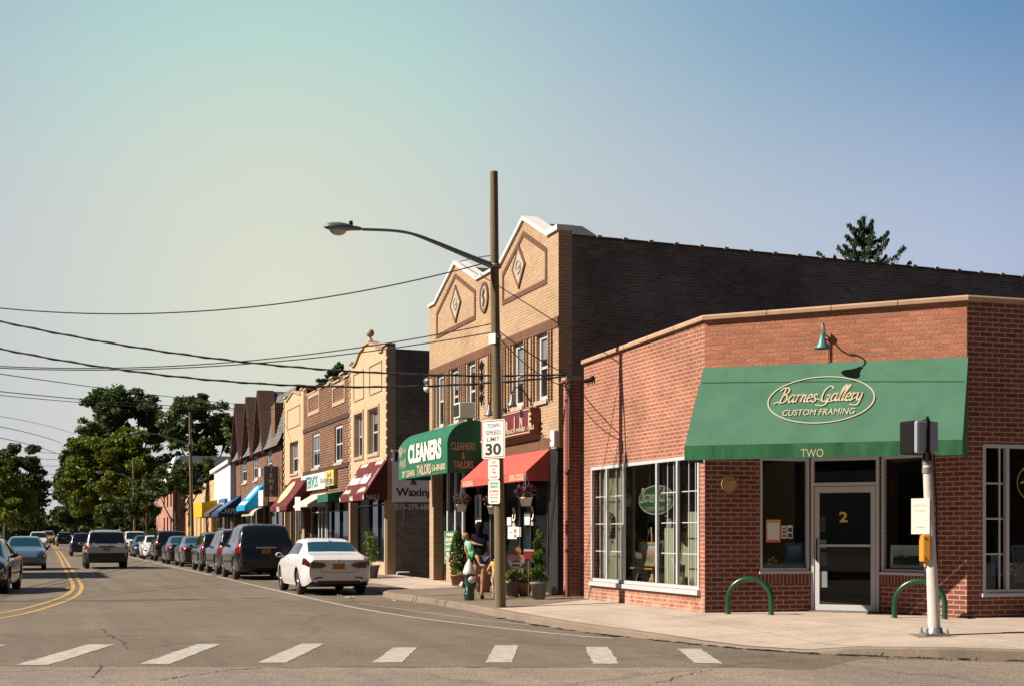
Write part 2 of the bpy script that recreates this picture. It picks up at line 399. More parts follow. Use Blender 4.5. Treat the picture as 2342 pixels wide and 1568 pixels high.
M['teal_letter'] = plain('teal_lettering', (.0, .22, .22), .6, var=0)
M['gold_letter'] = plain('gold_lettering', (.55, .40, .10), .5, var=0)
M['gilt'] = plain('gilded_wood', (.46, .29, .11), .45, metal=.0, var=.25, scale=15)
M['burgundy'] = plain('burgundy_sign_board', (.14, .018, .024), .4, var=.06)
M['sign_white'] = plain('white_sign_sheet', (.66, .63, .60), .5, var=.03)
M['sign_grey'] = plain('pale_violet_grey_board', (.76, .72, .78), .6, var=.05)
M['sign_mint'] = plain('faded_mint_sign', (.48, .62, .52), .5, var=.03)
M['glass_shop'] = shopglass('shop_glass', refl=.04)
M['glass_door'] = shopglass('door_glass', (.75, .78, .78), refl=.02)
M['glass_dark'] = darkglass('dark_window_glass')
M['glass_sky'] = darkglass('pale_window_glass', (.05, .07, .085), .05, .8)
M['asphalt'] = None
M['wood_pole'] = plain('weathered_pole_wood', (.115, .082, .050), .9, var=.35, scale=7, bump=.5, bscale=30, stretch=(3, 3, .12), color2=(.20, .155, .085))
M['galv'] = plain('galvanised_steel', (.23, .235, .25), .45, metal=.5, var=.15)
M['lamp_grey'] = plain('grey_lamp_casting', (.13, .14, .16), .45, metal=.4, var=.12)
M['lens'] = plain('lamp_lens', (.42, .42, .40), .15, var=0)
M['post_paint'] = plain('pale_painted_post', (.50, .46, .45), .5, var=.08, scale=8)
M['black'] = plain('black_rubber', (.008, .008, .009), .7, spec=.12, var=.1)
M['wire'] = plain('black_cable', (.012, .013, .016), .6, var=0)
M['green_gloss'] = plain('green_gloss_paint', (.006, .055, .026), .28, var=.1, coat=.3)
M['hyd_green'] = plain('dark_green_enamel', (.010, .040, .026), .3, var=.15, coat=.3)
M['hyd_silver'] = plain('chipped_silver_paint', (.55, .53, .52), .45, metal=.1, var=.2, scale=14)
M['amber'] = plain('amber_paint', (.55, .24, .03), .45, var=.08)
M['teal_lamp'] = plain('verdigris_lamp_enamel', (.05, .15, .17), .4, var=.2, scale=10)
M['copper'] = plain('copper_conduit', (.35, .15, .10), .5, metal=.2, var=.15)
M['pipe_red'] = plain('red_painted_downpipe', (.17, .05, .042), .5, var=.1)
M['terracotta'] = plain('terracotta', (.27, .14, .08), .85, var=.15)
M['pot_grey'] = plain('grey_resin_pot', (.15, .14, .145), .6, var=.12)
M['pot_white'] = plain('white_plastic_pot', (.62, .60, .57), .5, var=.04)
M['tyre'] = plain('tyre_rubber', (.014, .014, .015), .75, var=.15)
M['rim'] = plain('alloy_rim', (.42, .41, .40), .3, metal=.7, var=.1)
M['chrome'] = plain('chrome', (.6, .6, .6), .15, metal=1, var=0)
M['lamp_red'] = plain('red_tail_lamp', (.22, .006, .010), .15, var=.1, coat=.5)
M['lamp_smoke'] = plain('smoked_red_lamp', (.055, .006, .010), .12, var=.1, coat=.5)
M['lamp_clear'] = plain('clear_lamp', (.55, .56, .58), .12, var=.1, coat=.5)
M['plate'] = plain('orange_number_plate', (.30, .12, .02), .5, var=.05)
M['trim_black'] = plain('black_plastic_trim', (.015, .016, .017), .5, var=.1)
M['skin'] = plain('skin', (.50, .27, .17), .55, var=.05)
M['skin_dark'] = plain('tanned_skin', (.36, .185, .115), .55, var=.05)
M['navy'] = plain('navy_cloth', (.010, .011, .024), .95, spec=.1, var=.15)
M['denim'] = plain('dark_denim', (.035, .055, .11), .9, var=.2)
M['mint_cloth'] = plain('mint_cloth', (.22, .55, .38), .9, var=.1)
M['green_cloth'] = plain('green_cloth', (.02, .36, .13), .9, var=.1)
M['yellow_cloth'] = plain('yellow_cloth', (.60, .40, .12), .9, var=.08)
M['pale_cloth'] = plain('pale_blue_cloth', (.50, .52, .58), .9, var=.2, scale=20)
M['hair_dark'] = plain('dark_hair', (.008, .007, .007), .95, spec=.05, var=.2)
M['hair_fair'] = plain('light_brown_hair', (.26, .13, .06), .6, var=.2)
M['shoe'] = plain('grey_shoe', (.40, .40, .42), .6, var=.1)
M['beige_wall'] = plain('beige_plaster', (.40, .31, .18), .9, var=.08)
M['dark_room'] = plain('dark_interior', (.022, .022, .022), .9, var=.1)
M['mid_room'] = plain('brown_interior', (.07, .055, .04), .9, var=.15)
M['wood'] = plain('brown_wood', (.16, .085, .04), .6, var=.2)
M['paper'] = plain('paper', (.62, .59, .57), .7, var=.05)
M['blue_print'] = plain('blue_print', (.06, .12, .24), .5, var=.5, scale=9)
M['grey_print'] = plain('grey_print', (.11, .13, .14), .5, var=.5, scale=8)
M['paint_white'] = plain('white_road_paint', (.37, .345, .31), .85, var=.32, scale=6)
M['paint_yellow'] = plain('yellow_road_paint', (.40, .245, .075), .85, var=.25, scale=9)
# ---------------------------------------------------------------- ground, roads, pavements
def asphalt(name, base, tint, patch=True):
    m, N, L, b = newmat(name); setp(b, base, .88, 0, .3)
    t = N.new('ShaderNodeTexCoord')
    def ns(scale, det, stretch=None, rough=.6):
        src = t.outputs['Object']
        if stretch:
            mp = N.new('ShaderNodeMapping'); mp.inputs['Scale'].default_value = stretch; L.new(src, mp.inputs[0]); src = mp.outputs[0]
        n = N.new('ShaderNodeTexNoise'); n.inputs['Scale'].default_value = scale; n.inputs['Detail'].default_value = det; n.inputs['Roughness'].default_value = rough
        L.new(src, n.inputs['Vector']); return n.outputs['Fac']
    big = ramp(N, L, ns(.25, 6), [(.3, [c*.86 for c in base]), (.5, base), (.72, tint)])
    streak = ramp(N, L, ns(1.0, 5, (1.1, .03, 1)), [(.35, (.86,)*3), (.6, (1.06,)*3)])
    c = mixn(N, L, 1, big, streak, 'MULTIPLY')
    grit = ramp(N, L, ns(30, 4), [(.30, (.42,)*3), (.5, (1,)*3), (.70, (1.7,)*3)])
    c = mixn(N, L, 1, c, grit, 'MULTIPLY')
    mid = ramp(N, L, ns(3.2, 7, None, .7), [(.33, (.84,)*3), (.66, (1.1,)*3)])
    c = mixn(N, L, 1, c, mid, 'MULTIPLY')
    v = N.new('ShaderNodeTexVoronoi'); v.feature = 'DISTANCE_TO_EDGE'; v.inputs['Scale'].default_value = .16
    mp = N.new('ShaderNodeMapping'); L.new(t.outputs['Object'], mp.inputs[0])
    wob = N.new('ShaderNodeTexNoise'); wob.inputs['Scale'].default_value = .9; wob.inputs['Detail'].default_value = 6; L.new(t.outputs['Object'], wob.inputs['Vector'])
    av = N.new('ShaderNodeVectorMath'); av.operation = 'MULTIPLY_ADD'; av.inputs[1].default_value = (1.6, 1.6, 0); L.new(wob.outputs['Color'], av.inputs[0]); L.new(mp.outputs[0], av.inputs[2]); L.new(av.outputs[0], v.inputs['Vector'])
    cr = ramp(N, L, v.outputs['Distance'], [(.0, (.5,)*3), (.005, (.72,)*3), (.010, (1,)*3)])
    c = mixn(N, L, .55, c, mixn(N, L, 1, c, cr, 'MULTIPLY'))
    L.new(c, b.inputs['Base Color'])
    bp = N.new('ShaderNodeBump'); bp.inputs['Strength'].default_value = .35; bp.inputs['Distance'].default_value = .012
    L.new(ns(60, 4), bp.inputs['Height']); L.new(bp.outputs[0], b.inputs['Normal'])
    return m
M['asphalt'] = asphalt('worn_asphalt', (.150, .122, .094), (.185, .152, .118))
M['asphalt2'] = asphalt('pale_asphalt', (.225, .182, .15), (.28, .228, .19))
def concrete(name, base, joints=True):
    m, N, L, b = newmat(name); setp(b, base, .9, 0, .3)
    t = N.new('ShaderNodeTexCoord')
    n = N.new('ShaderNodeTexNoise'); n.inputs['Scale'].default_value = .8; n.inputs['Detail'].default_value = 8; n.inputs['Roughness'].default_value = .65; L.new(t.outputs['Object'], n.inputs['Vector'])
    c = ramp(N, L, n.outputs['Fac'], [(.3, [x*.78 for x in base]), (.6, [x*1.08 for x in base])])
    n2 = N.new('ShaderNodeTexNoise'); n2.inputs['Scale'].default_value = 24; n2.inputs['Detail'].default_value = 5; L.new(t.outputs['Object'], n2.inputs['Vector'])
    c = mixn(N, L, 1, c, ramp(N, L, n2.outputs['Fac'], [(.3, (.88,)*3), (.7, (1.08,)*3)]), 'MULTIPLY')
    n3 = N.new('ShaderNodeTexNoise'); n3.inputs['Scale'].default_value = 5; n3.inputs['Detail'].default_value = 3; L.new(t.outputs['Object'], n3.inputs['Vector'])
    c = mixn(N, L, 1, c, ramp(N, L, n3.outputs['Fac'], [(.60, (1,)*3), (.74, (.80,)*3)]), 'MULTIPLY')
    if joints:
        br = N.new('ShaderNodeTexBrick'); br.offset = 0
        for k, v in (('Scale', 1), ('Mortar Size', .009), ('Mortar Smooth', .2), ('Brick Width', 1.52), ('Row Height', 1.52)): br.inputs[k].default_value = v
        br.inputs['Color1'].default_value = (1, 1, 1, 1); br.inputs['Color2'].default_value = (.86, .87, .88, 1); br.inputs['Mortar'].default_value = (.32, .29, .26, 1)
        mp = N.new('ShaderNodeMapping'); mp.inputs['Location'].default_value = (.35, .6, 0); L.new(t.outputs['Object'], mp.inputs[0])
        L.new(mp.outputs[0], br.inputs['Vector'])
        c = mixn(N, L, 1, c, br.outputs['Color'], 'MULTIPLY')
    L.new(c, b.inputs['Base Color'])
    bp = N.new('ShaderNodeBump'); bp.inputs['Strength'].default_value = .25; bp.inputs['Distance'].default_value = .01
    L.new(n2.outputs['Fac'], bp.inputs['Height']); L.new(bp.outputs[0], b.inputs['Normal'])
    return m
M['concrete'] = concrete('pavement_concrete', (.45, .37, .315))
M['kerb'] = concrete('kerb_concrete', (.20, .16, .13), False)
M['earth'] = plain('dry_earth', (.12, .10, .07), .95, var=.25)

g_ = MB(); g_.poly([(-140, -75, -.06), (170, -75, -.06), (170, 345, -.06), (-140, 345, -.06)])
props(g_.build('ground', M['earth']), kind='structure')
r_ = MB(); r_.poly([(-70, -60, 0), (90, -60, 0), (90, 300, 0), (-70, 300, 0)])
road = props(r_.build('road', M['asphalt']), kind='structure')
s_ = MB(); e = Vector((CA, -SA, 0)); fwd = Vector((SA, CA, 0))
p0 = Vector((*onz(900, 1526), .004))
s_.poly([p0-e*60, p0-e*14, p0-e*6+fwd*.12, p0-e*1+fwd*.03, p0+e*4.2, p0+e*4.9-fwd*.4, Vector((9.9, 15.9, .004)), Vector((11.7, 14.72, .004)), Vector((14, 13.9, .004)), Vector((70, 13.0, .004)), p0-fwd*50+e*60, p0-fwd*50-e*60])
props(s_.build('side_street', M['asphalt2']), kind='structure')

KERB = [(8.6, 300, .13), (8.6, 44.2, .13), (8.6, 42.6, .03), (8.6, 37.2, .03), (8.55, 36.3, .13), (8.18, 35.3, .13), (8.16, 34.2, .13), (8.36, 31.5, .13), (8.38, 28.8, .13), (8.28, 25.7, .13), (8.26, 23.6, .13),
        (8.30, 22.2, .125), (8.48, 20.9, .11), (8.77, 19.75, .08), (9.02, 18.75, .04), (9.30, 17.8, .02), (9.72, 17.0, .025), (10.17, 16.45, .10), (10.9, 15.7, .13), (11.75, 15.06, .13), (14, 14.2, .13), (20, 13.6, .13), (70, 13.3, .13)]
INN = [(11.4, 300), (11.4, 44.2), (11.4, 42.6), (11.4, 37.2), (11.4, 36.3), (11.4, 35.3), (11.4, 34.2), (11.4, 31.5), (11.4, 28.8), (11.4, 26.8), (11.4, 25.4),
       (11.6, 24.2), (12.2, 23.8), (12.9, 23.4), (13.5, 23.1), (14.0, 22.7), (14.4, 22.2), (14.8, 21.8), (15.2, 21.4), (16, 21.2), (17, 21), (22, 21), (70, 21)]
pv = MB(); kb = MB()
n = len(KERB); vs = []; NR = 7
for i, ((x, y, z), (ix, iy)) in enumerate(zip(KERB, INN)):
    d = Vector((ix-x, iy-y)); ln = d.length; d.normalize()
    for k in range(NR):
        t = .16+(ln-.16)*k/(NR-1)
        zf = z+(0.2-z)*min(1, (t/ min(ln, 3.0)))
        vs.append((x+d.x*t, y+d.y*t, zf))
pv.add(vs, [(i*NR+k, (i+1)*NR+k, (i+1)*NR+k+1, i*NR+k+1) for i in range(n-1) for k in range(NR-1)], True)
kv = []
for i, ((x, y, z), (ix, iy)) in enumerate(zip(KERB, INN)):
    d = Vector((ix-x, iy-y)).normalized()
    kv += [(x, y, -.02), (x+d.x*.012, y+d.y*.012, z-.015), (x+d.x*.03, y+d.y*.03, z+.002), (x+d.x*.165, y+d.y*.165, z+.004)]
kb.add(kv, [(i*4+k, (i+1)*4+k, (i+1)*4+k+1, i*4+k+1) for i in range(n-1) for k in range(3)])
pave = props(pv.build('pavement', M['concrete']), kind='structure')
kb.build('kerb', M['kerb'], pave)
M['concrete_old'] = concrete('old_brown_pavement', (.20, .155, .115))
op = MB(); rows_ = []
for (y0_, y1_) in [(26.75+k*1.5, 26.75+(k+1)*1.5) for k in range(6)]+[(35.75, 37.2)]:
    for y in (y0_,): pass
ysl = [26.72, 28.8, 31.5, 34.2, 35.3, 36.3, 37.2, 42.6, 44.2, 60, 300]
def kx(y):
    for (x0, ya, z0), (x1, yb, z1) in zip(KERB, KERB[1:]):
        if yb <= y <= ya: f = (ya-y)/(ya-yb); return x0+(x1-x0)*f, z0+(z1-z0)*f
for y in ysl:
    x, z = kx(y)
    for k in range(7): t = .17+(11.38-x-.17)*k/6; yy = y+(2.0*max(0, (k-1)/5) if y < 27 else 0) ; rows_.append((x+t, yy, z+(.2-z)*min(1, t/3.0)+.004))
op.add(rows_, [(i*7+k, (i+1)*7+k, (i+1)*7+k+1, i*7+k+1) for i in range(len(ysl)-1) for k in range(6)], True)
props(op.build('pavement', M['concrete_old']), kind='structure')
# the pavement over the road
lp = MB(); lp.box(-12, -7.4, -20, 300, -.02, .13); props(lp.build('pavement', M['concrete']), kind='structure')

def flat(pts, wd, z=.005, mb=None):                    # painted line on the road
    mb = mb or MB(); P = [Vector((p[0], p[1], 0)) for p in pts]; vs = []
    for i, p in enumerate(P):
        t = (P[min(i+1, len(P)-1)]-P[max(0, i-1)]).normalized(); nn = Vector((-t.y, t.x, 0))
        w_ = wd[i] if isinstance(wd, list) else wd
        vs += [p+nn*w_/2+Vector((0, 0, z)), p-nn*w_/2+Vector((0, 0, z))]
    mb.add(vs, [(2*i, 2*i+1, 2*i+3, 2*i+2) for i in range(len(P)-1)]); return mb
L1 = [(1.45, 215), (1.28, 120), (1.08, 76.3), (1.0, 56), (.96, 47.5), (.86, 42.6), (.56, 38.2), (.05, 34.3), (-.75, 30.4), (-2.6, 25.5)]
L2 = [(1.75, 215), (1.56, 120), (1.34, 76.3), (1.25, 56), (1.20, 46.8), (1.08, 42), (.8, 37.4), (.27, 33.3), (-.55, 29.1), (-2.4, 24.2)]
for l in (L1, L2): flat(smooth([(a, b, 0) for a, b in l]), .115).build('centre_line', M['paint_yellow'], road)
flat(smooth([(5.3, 180, 0), (5.81, 87, 0), (6.1, 60, 0), (6.16, 55.2, 0)]), .11).build('edge_line', M['paint_white'], road)
flat(smooth([(6.18, 53.6, 0), (6.22, 44, 0), (6.32, 33, 0), (6.55, 28, 0), (7.1, 24.2, 0), (7.84, 21.2, 0), (8.25, 20.2, 0)]), .10).build('edge_line', M['paint_white'], road)
flat(smooth([(6.9, 32.2, 0), (7.3, 28.5, 0), (7.75, 25.2, 0), (8.1, 23.4, 0)]), .05).build('edge_line', M['paint_white'], road)
BARS = [[(-.29, 18.38), (.09, 18.26), (1.01, 21.33), (.64, 21.46)], [(1.14, 18.03), (1.49, 17.93), (2.47, 20.94), (2.15, 21.03)], [(2.53, 17.76), (2.87, 17.65), (3.9, 20.55), (3.58, 20.64)],
        [(3.90, 17.37), (4.24, 17.27), (5.0, 19.44), (4.68, 19.53)], [(5.22, 16.93), (5.54, 16.84), (6.46, 19.36), (6.15, 19.47)], [(6.42, 16.35), (6.73, 16.26), (7.56, 18.68), (7.25, 18.78)], [(7.65, 16.06), (7.94, 15.87), (8.66, 18.0), (8.36, 18.1)],
        [(-1.75, 18.8), (-1.4, 18.7), (-.45, 21.75), (-.8, 21.85)]]
rr = random.Random(3)
for B in BARS:                                         # worn edges: the outline wanders by a centimetre or two
    mb = MB(); a, b, c, d = [Vector((*p, .005)) for p in B]
    Lf, Rt = [], []
    for i in range(15):
        t = i/14; j = lambda: rr.uniform(-.012, .012)
        Lf.append(a.lerp(d, t)+Vector((j(), j(), 0))); Rt.append(b.lerp(c, t)+Vector((j(), j(), 0)))
    mb.add(Lf+Rt, [(i, 15+i, 16+i, i+1) for i in range(14)]); mb.build('crossing_bar', M['paint_white'], road)
def crack(pix, wd, z=.0045):
    P = [Vector((*onz(u, v), 0)) for u, v in pix]; out = []
    for a, b in zip(P, P[1:]):
        for k in range(8):
            p = a.lerp(b, k/8); out.append(p+Vector((rr.uniform(-.05, .05), rr.uniform(-.05, .05), 0)))
    out.append(P[-1])
    flat(out, [wd*.55*rr.uniform(.15, 1.3) for _ in out], z).build('crack', M['crack'], road)
M['crack'] = plain('tar_filled_crack', (.055, .046, .038), .9, var=.3)
crack([(232, 1437), (247, 1450), (262, 1458), (285, 1470), (290, 1482)], .05)
crack([(225, 1520), (238, 1526), (215, 1550)], .06, .0085)
crack([(360, 1556), (430, 1545), (520, 1532), (600, 1527)], .05, .0085)
crack([(620, 1527), (800, 1525.5), (980, 1525.5), (1170, 1526), (1400, 1526), (1700, 1525), (1940, 1523)], .05, .0085)
crack([(770, 1524.5), (900, 1524.6), (1100, 1526.2)], .07, .009)
crack([(1480, 1568), (1560, 1545), (1625, 1530)], .035, .0085)
M['dirt'] = plain('gutter_dirt', (.06, .05, .035), .95, var=.4, scale=8)
gd = MB()
for i in range(9, len(KERB)-3):                        # dirt lying along the gutter
    (x, y, z), (x2, y2, z2) = KERB[i], KERB[i+1]
    for k in range(10):
        t = rr.random(); px, py = x+(x2-x)*t, y+(y2-y)*t
        d = Vector((x-INN[i][0], y-INN[i][1], 0)).normalized()*rr.uniform(.01, .12); a = rr.uniform(.03, .10)
        gd.poly([(px+d.x+a*math.cos(q_)*rr.uniform(.6, 1.5), py+d.y+a*math.sin(q_)*rr.uniform(.6, 1.5), .0095) for q_ in (0, 1, 2, 3, 4, 5)])
props(gd.build('gutter_dirt', M['dirt']), kind='stuff', label='dark dirt and litter lying along the kerb')
tf = MB()
for (u, v, n_) in ((2075, 1506, 26), (2215, 1511, 14), (2010, 1500, 12)):
    x, y = onz(u, v)
    for _ in range(n_):
        a = rr.uniform(0, 6.3); px, py = x+rr.uniform(-.3, .3), y+rr.uniform(-.05, .08); h = rr.uniform(.03, .08)
        dx, dy = math.cos(a)*h*.8, math.sin(a)*h*.8
        tf.poly([(px, py, 0), (px+dy*.3, py-dx*.3, 0), (px+dx, py+dy, h)])
M['weed'] = plain('weed_leaves', (.10, .12, .03), .8, var=.3)
props(tf.build('kerb_weeds', M['weed']), kind='stuff', label='small weeds growing out of the kerb')
# ---------------------------------------------------------------- the corner gallery
A_ = Vector((11.1, 22.9, 0)); B_ = Vector((14.5, 20.1, 0)); D1 = Vector((13.13, 22.75, 0)); D2 = Vector((13.98, 21.88, 0))
tg = (B_-A_).normalized(); DIAG = Frame(A_, tg, Vector((tg.y, -tg.x, 0)))     # the angled corner, along = to the right
if DIAG.n.x > 0: DIAG.n = -DIAG.n
t1 = (D1-A_).normalized(); RUN1 = Frame(A_, t1, (t1.y, -t1.x, 0))
td = (D2-D1).normalized(); DOOR = Frame(D1, td, (td.y, -td.x, 0))
t2 = (B_-D2).normalized(); RUN2 = Frame(D2, t2, (t2.y, -t2.x, 0))
SIDE = Frame(B_, (1, 0, 0), (0, -1, 0))
GS = Frame((FX, 0, 0), (0, 1, 0), (-1, 0, 0))
ZL, ZA, ZB = 5.22, 5.33, 5.42; YL = 28.8; XR = 30.0
gal = thing('gallery_building', 'one-storey red brick corner gallery with its angled entrance under a green awning', 'building', (A_.x, A_.y, 0))
W1 = (23.11, 28.38, .585, 3.0)
m = wall(GS, 22.9, YL, 0, 5.15, [W1], .16)
m.poly([GS.p(22.9, 0, 5.15), GS.p(YL, 0, 5.15), GS.p(YL, 0, ZL), GS.p(22.9, 0, ZA)])
m.poly([GS.p(YL, 0, 0), GS.p(YL, -8, 0), GS.p(YL, -8, ZL), GS.p(YL, 0, ZL)])
m.build('wall', M['brick_red'], gal)
LD = (B_-A_).length; m = MB()
m.poly([DIAG.p(0, 0, 2.95), DIAG.p(LD, 0, 2.95), DIAG.p(LD, 0, ZB), DIAG.p(0, 0, ZA)])
m.build('wall', M['brick_rough'], gal)
L1_, Ld, L2_ = (D1-A_).length, (D2-D1).length, (B_-D2).length
w1a = RUN1.at(1738, 1200)[0]; w2b = RUN2.at(2118, 1200)[0]
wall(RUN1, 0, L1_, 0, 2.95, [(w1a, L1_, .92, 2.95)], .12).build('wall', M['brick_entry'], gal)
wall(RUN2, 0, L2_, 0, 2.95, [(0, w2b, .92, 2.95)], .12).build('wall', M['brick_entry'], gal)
wsd0, wsd1 = .30, 2.9
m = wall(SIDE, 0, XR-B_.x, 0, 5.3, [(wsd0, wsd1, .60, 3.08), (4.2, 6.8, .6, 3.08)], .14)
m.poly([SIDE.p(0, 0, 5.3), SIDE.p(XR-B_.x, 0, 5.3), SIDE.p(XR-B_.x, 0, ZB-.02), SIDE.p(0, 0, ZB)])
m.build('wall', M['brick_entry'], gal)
# soldier course under the windows of the entrance
M['brick_sill'] = brick('red_soldier_brick', (.20, .060, .046), (.135, .040, .032), (.36, .255, .195), w=.0715, h=.5, ms=.010, offset=0, dirt=.2)
m = MB(); m.fbox(RUN1, w1a-.05, L1_-.01, .0, .018, .70, .915); m.build('sill_course', M['brick_sill'], gal)
m = MB(); m.fbox(RUN2, .01, w2b+.05, .0, .018, .70, .915); m.build('sill_course', M['brick_sill'], gal)
m = MB(); m.poly([(A_.x+.05, YL-.05, 4.9), (A_.x+.05, A_.y, 4.9), (B_.x, B_.y+.05, 4.9), (XR, B_.y+.05, 4.9), (XR, YL-.05, 4.9)])
m.build('roof', M['coping_dark'], gal)
m = MB(); m.poly([A_+Vector((.02, 0, 2.97)), D1+Vector((0, 0, 2.97)), D2+Vector((0, 0, 2.97)), B_+Vector((0, .02, 2.97))]); m.build('soffit', M['white_trim'], gal)
# clay coping, in lengths
m = MB(); P = [Vector((FX+.0, YL, ZL)), Vector((A_.x, A_.y, ZA)), Vector((B_.x, B_.y, ZB)), Vector((XR, B_.y, ZB-.02))]
OUT = [GS.n, DIAG.n, SIDE.n]
for i in range(3):
    a, b = P[i], P[i+1]; ln = (b-a).length; k = max(1, round(ln/ (1.15 if i == 1 else 1.25))); o = OUT[i]
    mi0 = (OUT[i-1]+o).normalized() if i > 0 else o; mi1 = (o+OUT[i+1]).normalized() if i < 2 else o
    for j in range(k):
        ga, gb = (.006/ln if j else 0), (.006/ln if j < k-1 else 0)
        p, q_ = a.lerp(b, j/k+ga), a.lerp(b, (j+1)/k-gb)
        oa = mi0/mi0.dot(o) if j == 0 else o; ob = mi1/mi1.dot(o) if j == k-1 else o
        prof = [(.07, 0), (.075, .055), (.055, .085), (-.10, .105), (-.25, .085), (-.25, 0)]
        va = [p+oa*w_+Vector((0, 0, z)) for w_, z in prof]; vb = [q_+ob*w_+Vector((0, 0, z)) for w_, z in prof]
        nn = len(prof); m.add(va+vb, [list(range(nn)), [nn+x for x in range(nn)]]+[[x, (x+1) % nn, nn+(x+1) % nn, nn+x] for x in range(nn)])
m.build('coping', M['coping'], gal)
# rooms behind the glass
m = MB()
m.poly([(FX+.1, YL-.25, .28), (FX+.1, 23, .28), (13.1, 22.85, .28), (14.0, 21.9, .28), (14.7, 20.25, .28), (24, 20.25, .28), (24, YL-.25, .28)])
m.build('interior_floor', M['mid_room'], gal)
m = MB(); m.poly([(FX+.25, YL-.3, .28), (14.4, YL-.3, .28), (14.4, YL-.3, 4.85), (FX+.25, YL-.3, 4.85)])
m.poly([(14.4, YL-.3, .28), (14.4, 25.6, .28), (14.4, 25.6, 4.85), (14.4, YL-.3, 4.85)])
m.build('interior_wall', M['beige_wall'], gal)
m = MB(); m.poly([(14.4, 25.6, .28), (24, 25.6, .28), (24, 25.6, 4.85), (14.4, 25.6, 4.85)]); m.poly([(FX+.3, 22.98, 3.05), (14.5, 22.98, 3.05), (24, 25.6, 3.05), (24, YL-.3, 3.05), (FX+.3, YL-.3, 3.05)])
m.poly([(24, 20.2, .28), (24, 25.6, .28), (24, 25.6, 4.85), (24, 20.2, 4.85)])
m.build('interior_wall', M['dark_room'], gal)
def windowbars(fr, a0, a1, z0, z1, splits, wd=.055, depth=.06, w=-.05, rows=0, rowwd=.03):
    mb = MB()
    mb.fbox(fr, a0, a1, w-depth, w, z0, z0+wd); mb.fbox(fr, a0, a1, w-depth, w, z1-wd, z1)
    for a in [a0]+list(splits)+[a1]:
        b0 = max(a0, a-wd/2); b1 = min(a1, a+wd/2)
        if a == a0: b1 = a0+wd
        if a == a1: b0 = a1-wd
        mb.fbox(fr, b0, b1, w-depth+.003, w+.003, z0+wd+.001, z1-wd-.001)
    return mb
def grid(fr, a0, a1, z0, z1, nc, nr, wd=.022, w=-.09, d=.02):
    mb = MB()
    for i in range(1, nc): a = a0+(a1-a0)*i/nc; mb.fbox(fr, a-wd/2, a+wd/2, w-d, w, z0, z1)
    for j in range(1, nr): z = z0+(z1-z0)*j/nr; mb.fbox(fr, a0, a1, w-d-.002, w+.002, z-wd/2, z+wd/2)
    return mb
# street window
a0, a1, z0, z1 = W1
sp = [yu(u) for u in (1549, 1502, 1426, 1388)]
win = windowbars(GS, a0+.005, a1-.005, z0+.005, z1-.005, sp, wd=.065, depth=.05, w=.012).build('window', M['white_trim'], gal)
pn = MB(); pn.fbox(GS, a0+.03, a1-.03, -.118, -.11, z0+.03, z1-.03); pn.build('pane', M['glass_shop'], win)
m = MB(); m.fbox(GS, a0-.04, a1+.04, -.02, .07, z0-.085, z0-.002); m.build('sill', M['white_trim'], win)
ed = [a0]+sp+[a1]
for i in (0, 1, 3, 4):
    gg = grid(GS, ed[i]+.05, ed[i+1]-.05, z0+.07, z1-.07, 3, 4, .017, -.075, .015); gg.build('glazing_bar', M['white_trim'], win)
# entrance windows
def entry_window(fr, b0, b1, z0, z1):
    wi = windowbars(fr, b0+.004, b1-.004, z0, z1, [], wd=.05, depth=.08, w=-.01).build('window', M['white_trim'], gal)
    p = MB(); p.fbox(fr, b0+.02, b1-.02, -.062, -.056, z0+.02, z1-.02); p.build('pane', M['glass_shop'], wi)
    s = MB(); s.fbox(fr, b0-.02, b1, -.03, .05, z0-.05, z0-.002); s.build('sill', M['white_trim'], wi)
    return wi
entry_window(RUN1, w1a, L1_-.03, .925, 2.945); entry_window(RUN2, .03, w2b, .925, 2.945)
# the door
dh = 2.44
m = MB()
for (p, q_) in ((0.0, .055), (Ld-.055, Ld)): m.fbox(DOOR, p, q_, -.06, .03, .2, 2.945)
m.fbox(DOOR, .055, Ld-.055, -.06, .03, dh, dh+.06); m.fbox(DOOR, .055, Ld-.055, -.06, .03, 2.89, 2.945)
dr_frame = m.build('door_frame', M['white_trim'], gal)
m = MB(); m.fbox(DOOR, .056, Ld-.056, -.03, -.024, dh+.06, 2.89); m.build('pane', M['glass_door'], dr_frame)
m = MB(); m.fbox(DOOR, 0, Ld, -.1, .25, .12, .215); m.build('threshold', M['kerb'], gal)
d0, d1 = .065, Ld-.065; m = MB()
m.fbox(DOOR, d0, d0+.085, -.03, .015, .225, dh-.01); m.fbox(DOOR, d1-.085, d1, -.03, .015, .225, dh-.01)
m.fbox(DOOR, d0+.085, d1-.085, -.03, .015, .225, .33); m.fbox(DOOR, d0+.085, d1-.085, -.03, .015, dh-.12, dh-.01)
m.fbox(DOOR, d0+.085, d1-.085, -.02, .025, 1.36, 1.40)
door = m.build('door', M['white_trim'], gal)
m = MB(); m.fbox(DOOR, d0+.08, d1-.08, -.012, -.006, .32, dh-.11); m.build('pane', M['glass_door'], door)
m = MB(); m.tube([DOOR.p(d0+.05, .02, 1.1), DOOR.p(d0+.05, .06, 1.12), DOOR.p(d0+.05, .06, 1.48), DOOR.p(d0+.05, .02, 1.5)], .013); m.build('handle', M['black'], door)
aa, z2 = DOOR.at(1929, 1181)
text_mesh('2', DOOR, aa, z2, h=.19, width=.15, w=.0, bold=.03).build('numeral', M['gold_letter'], door)
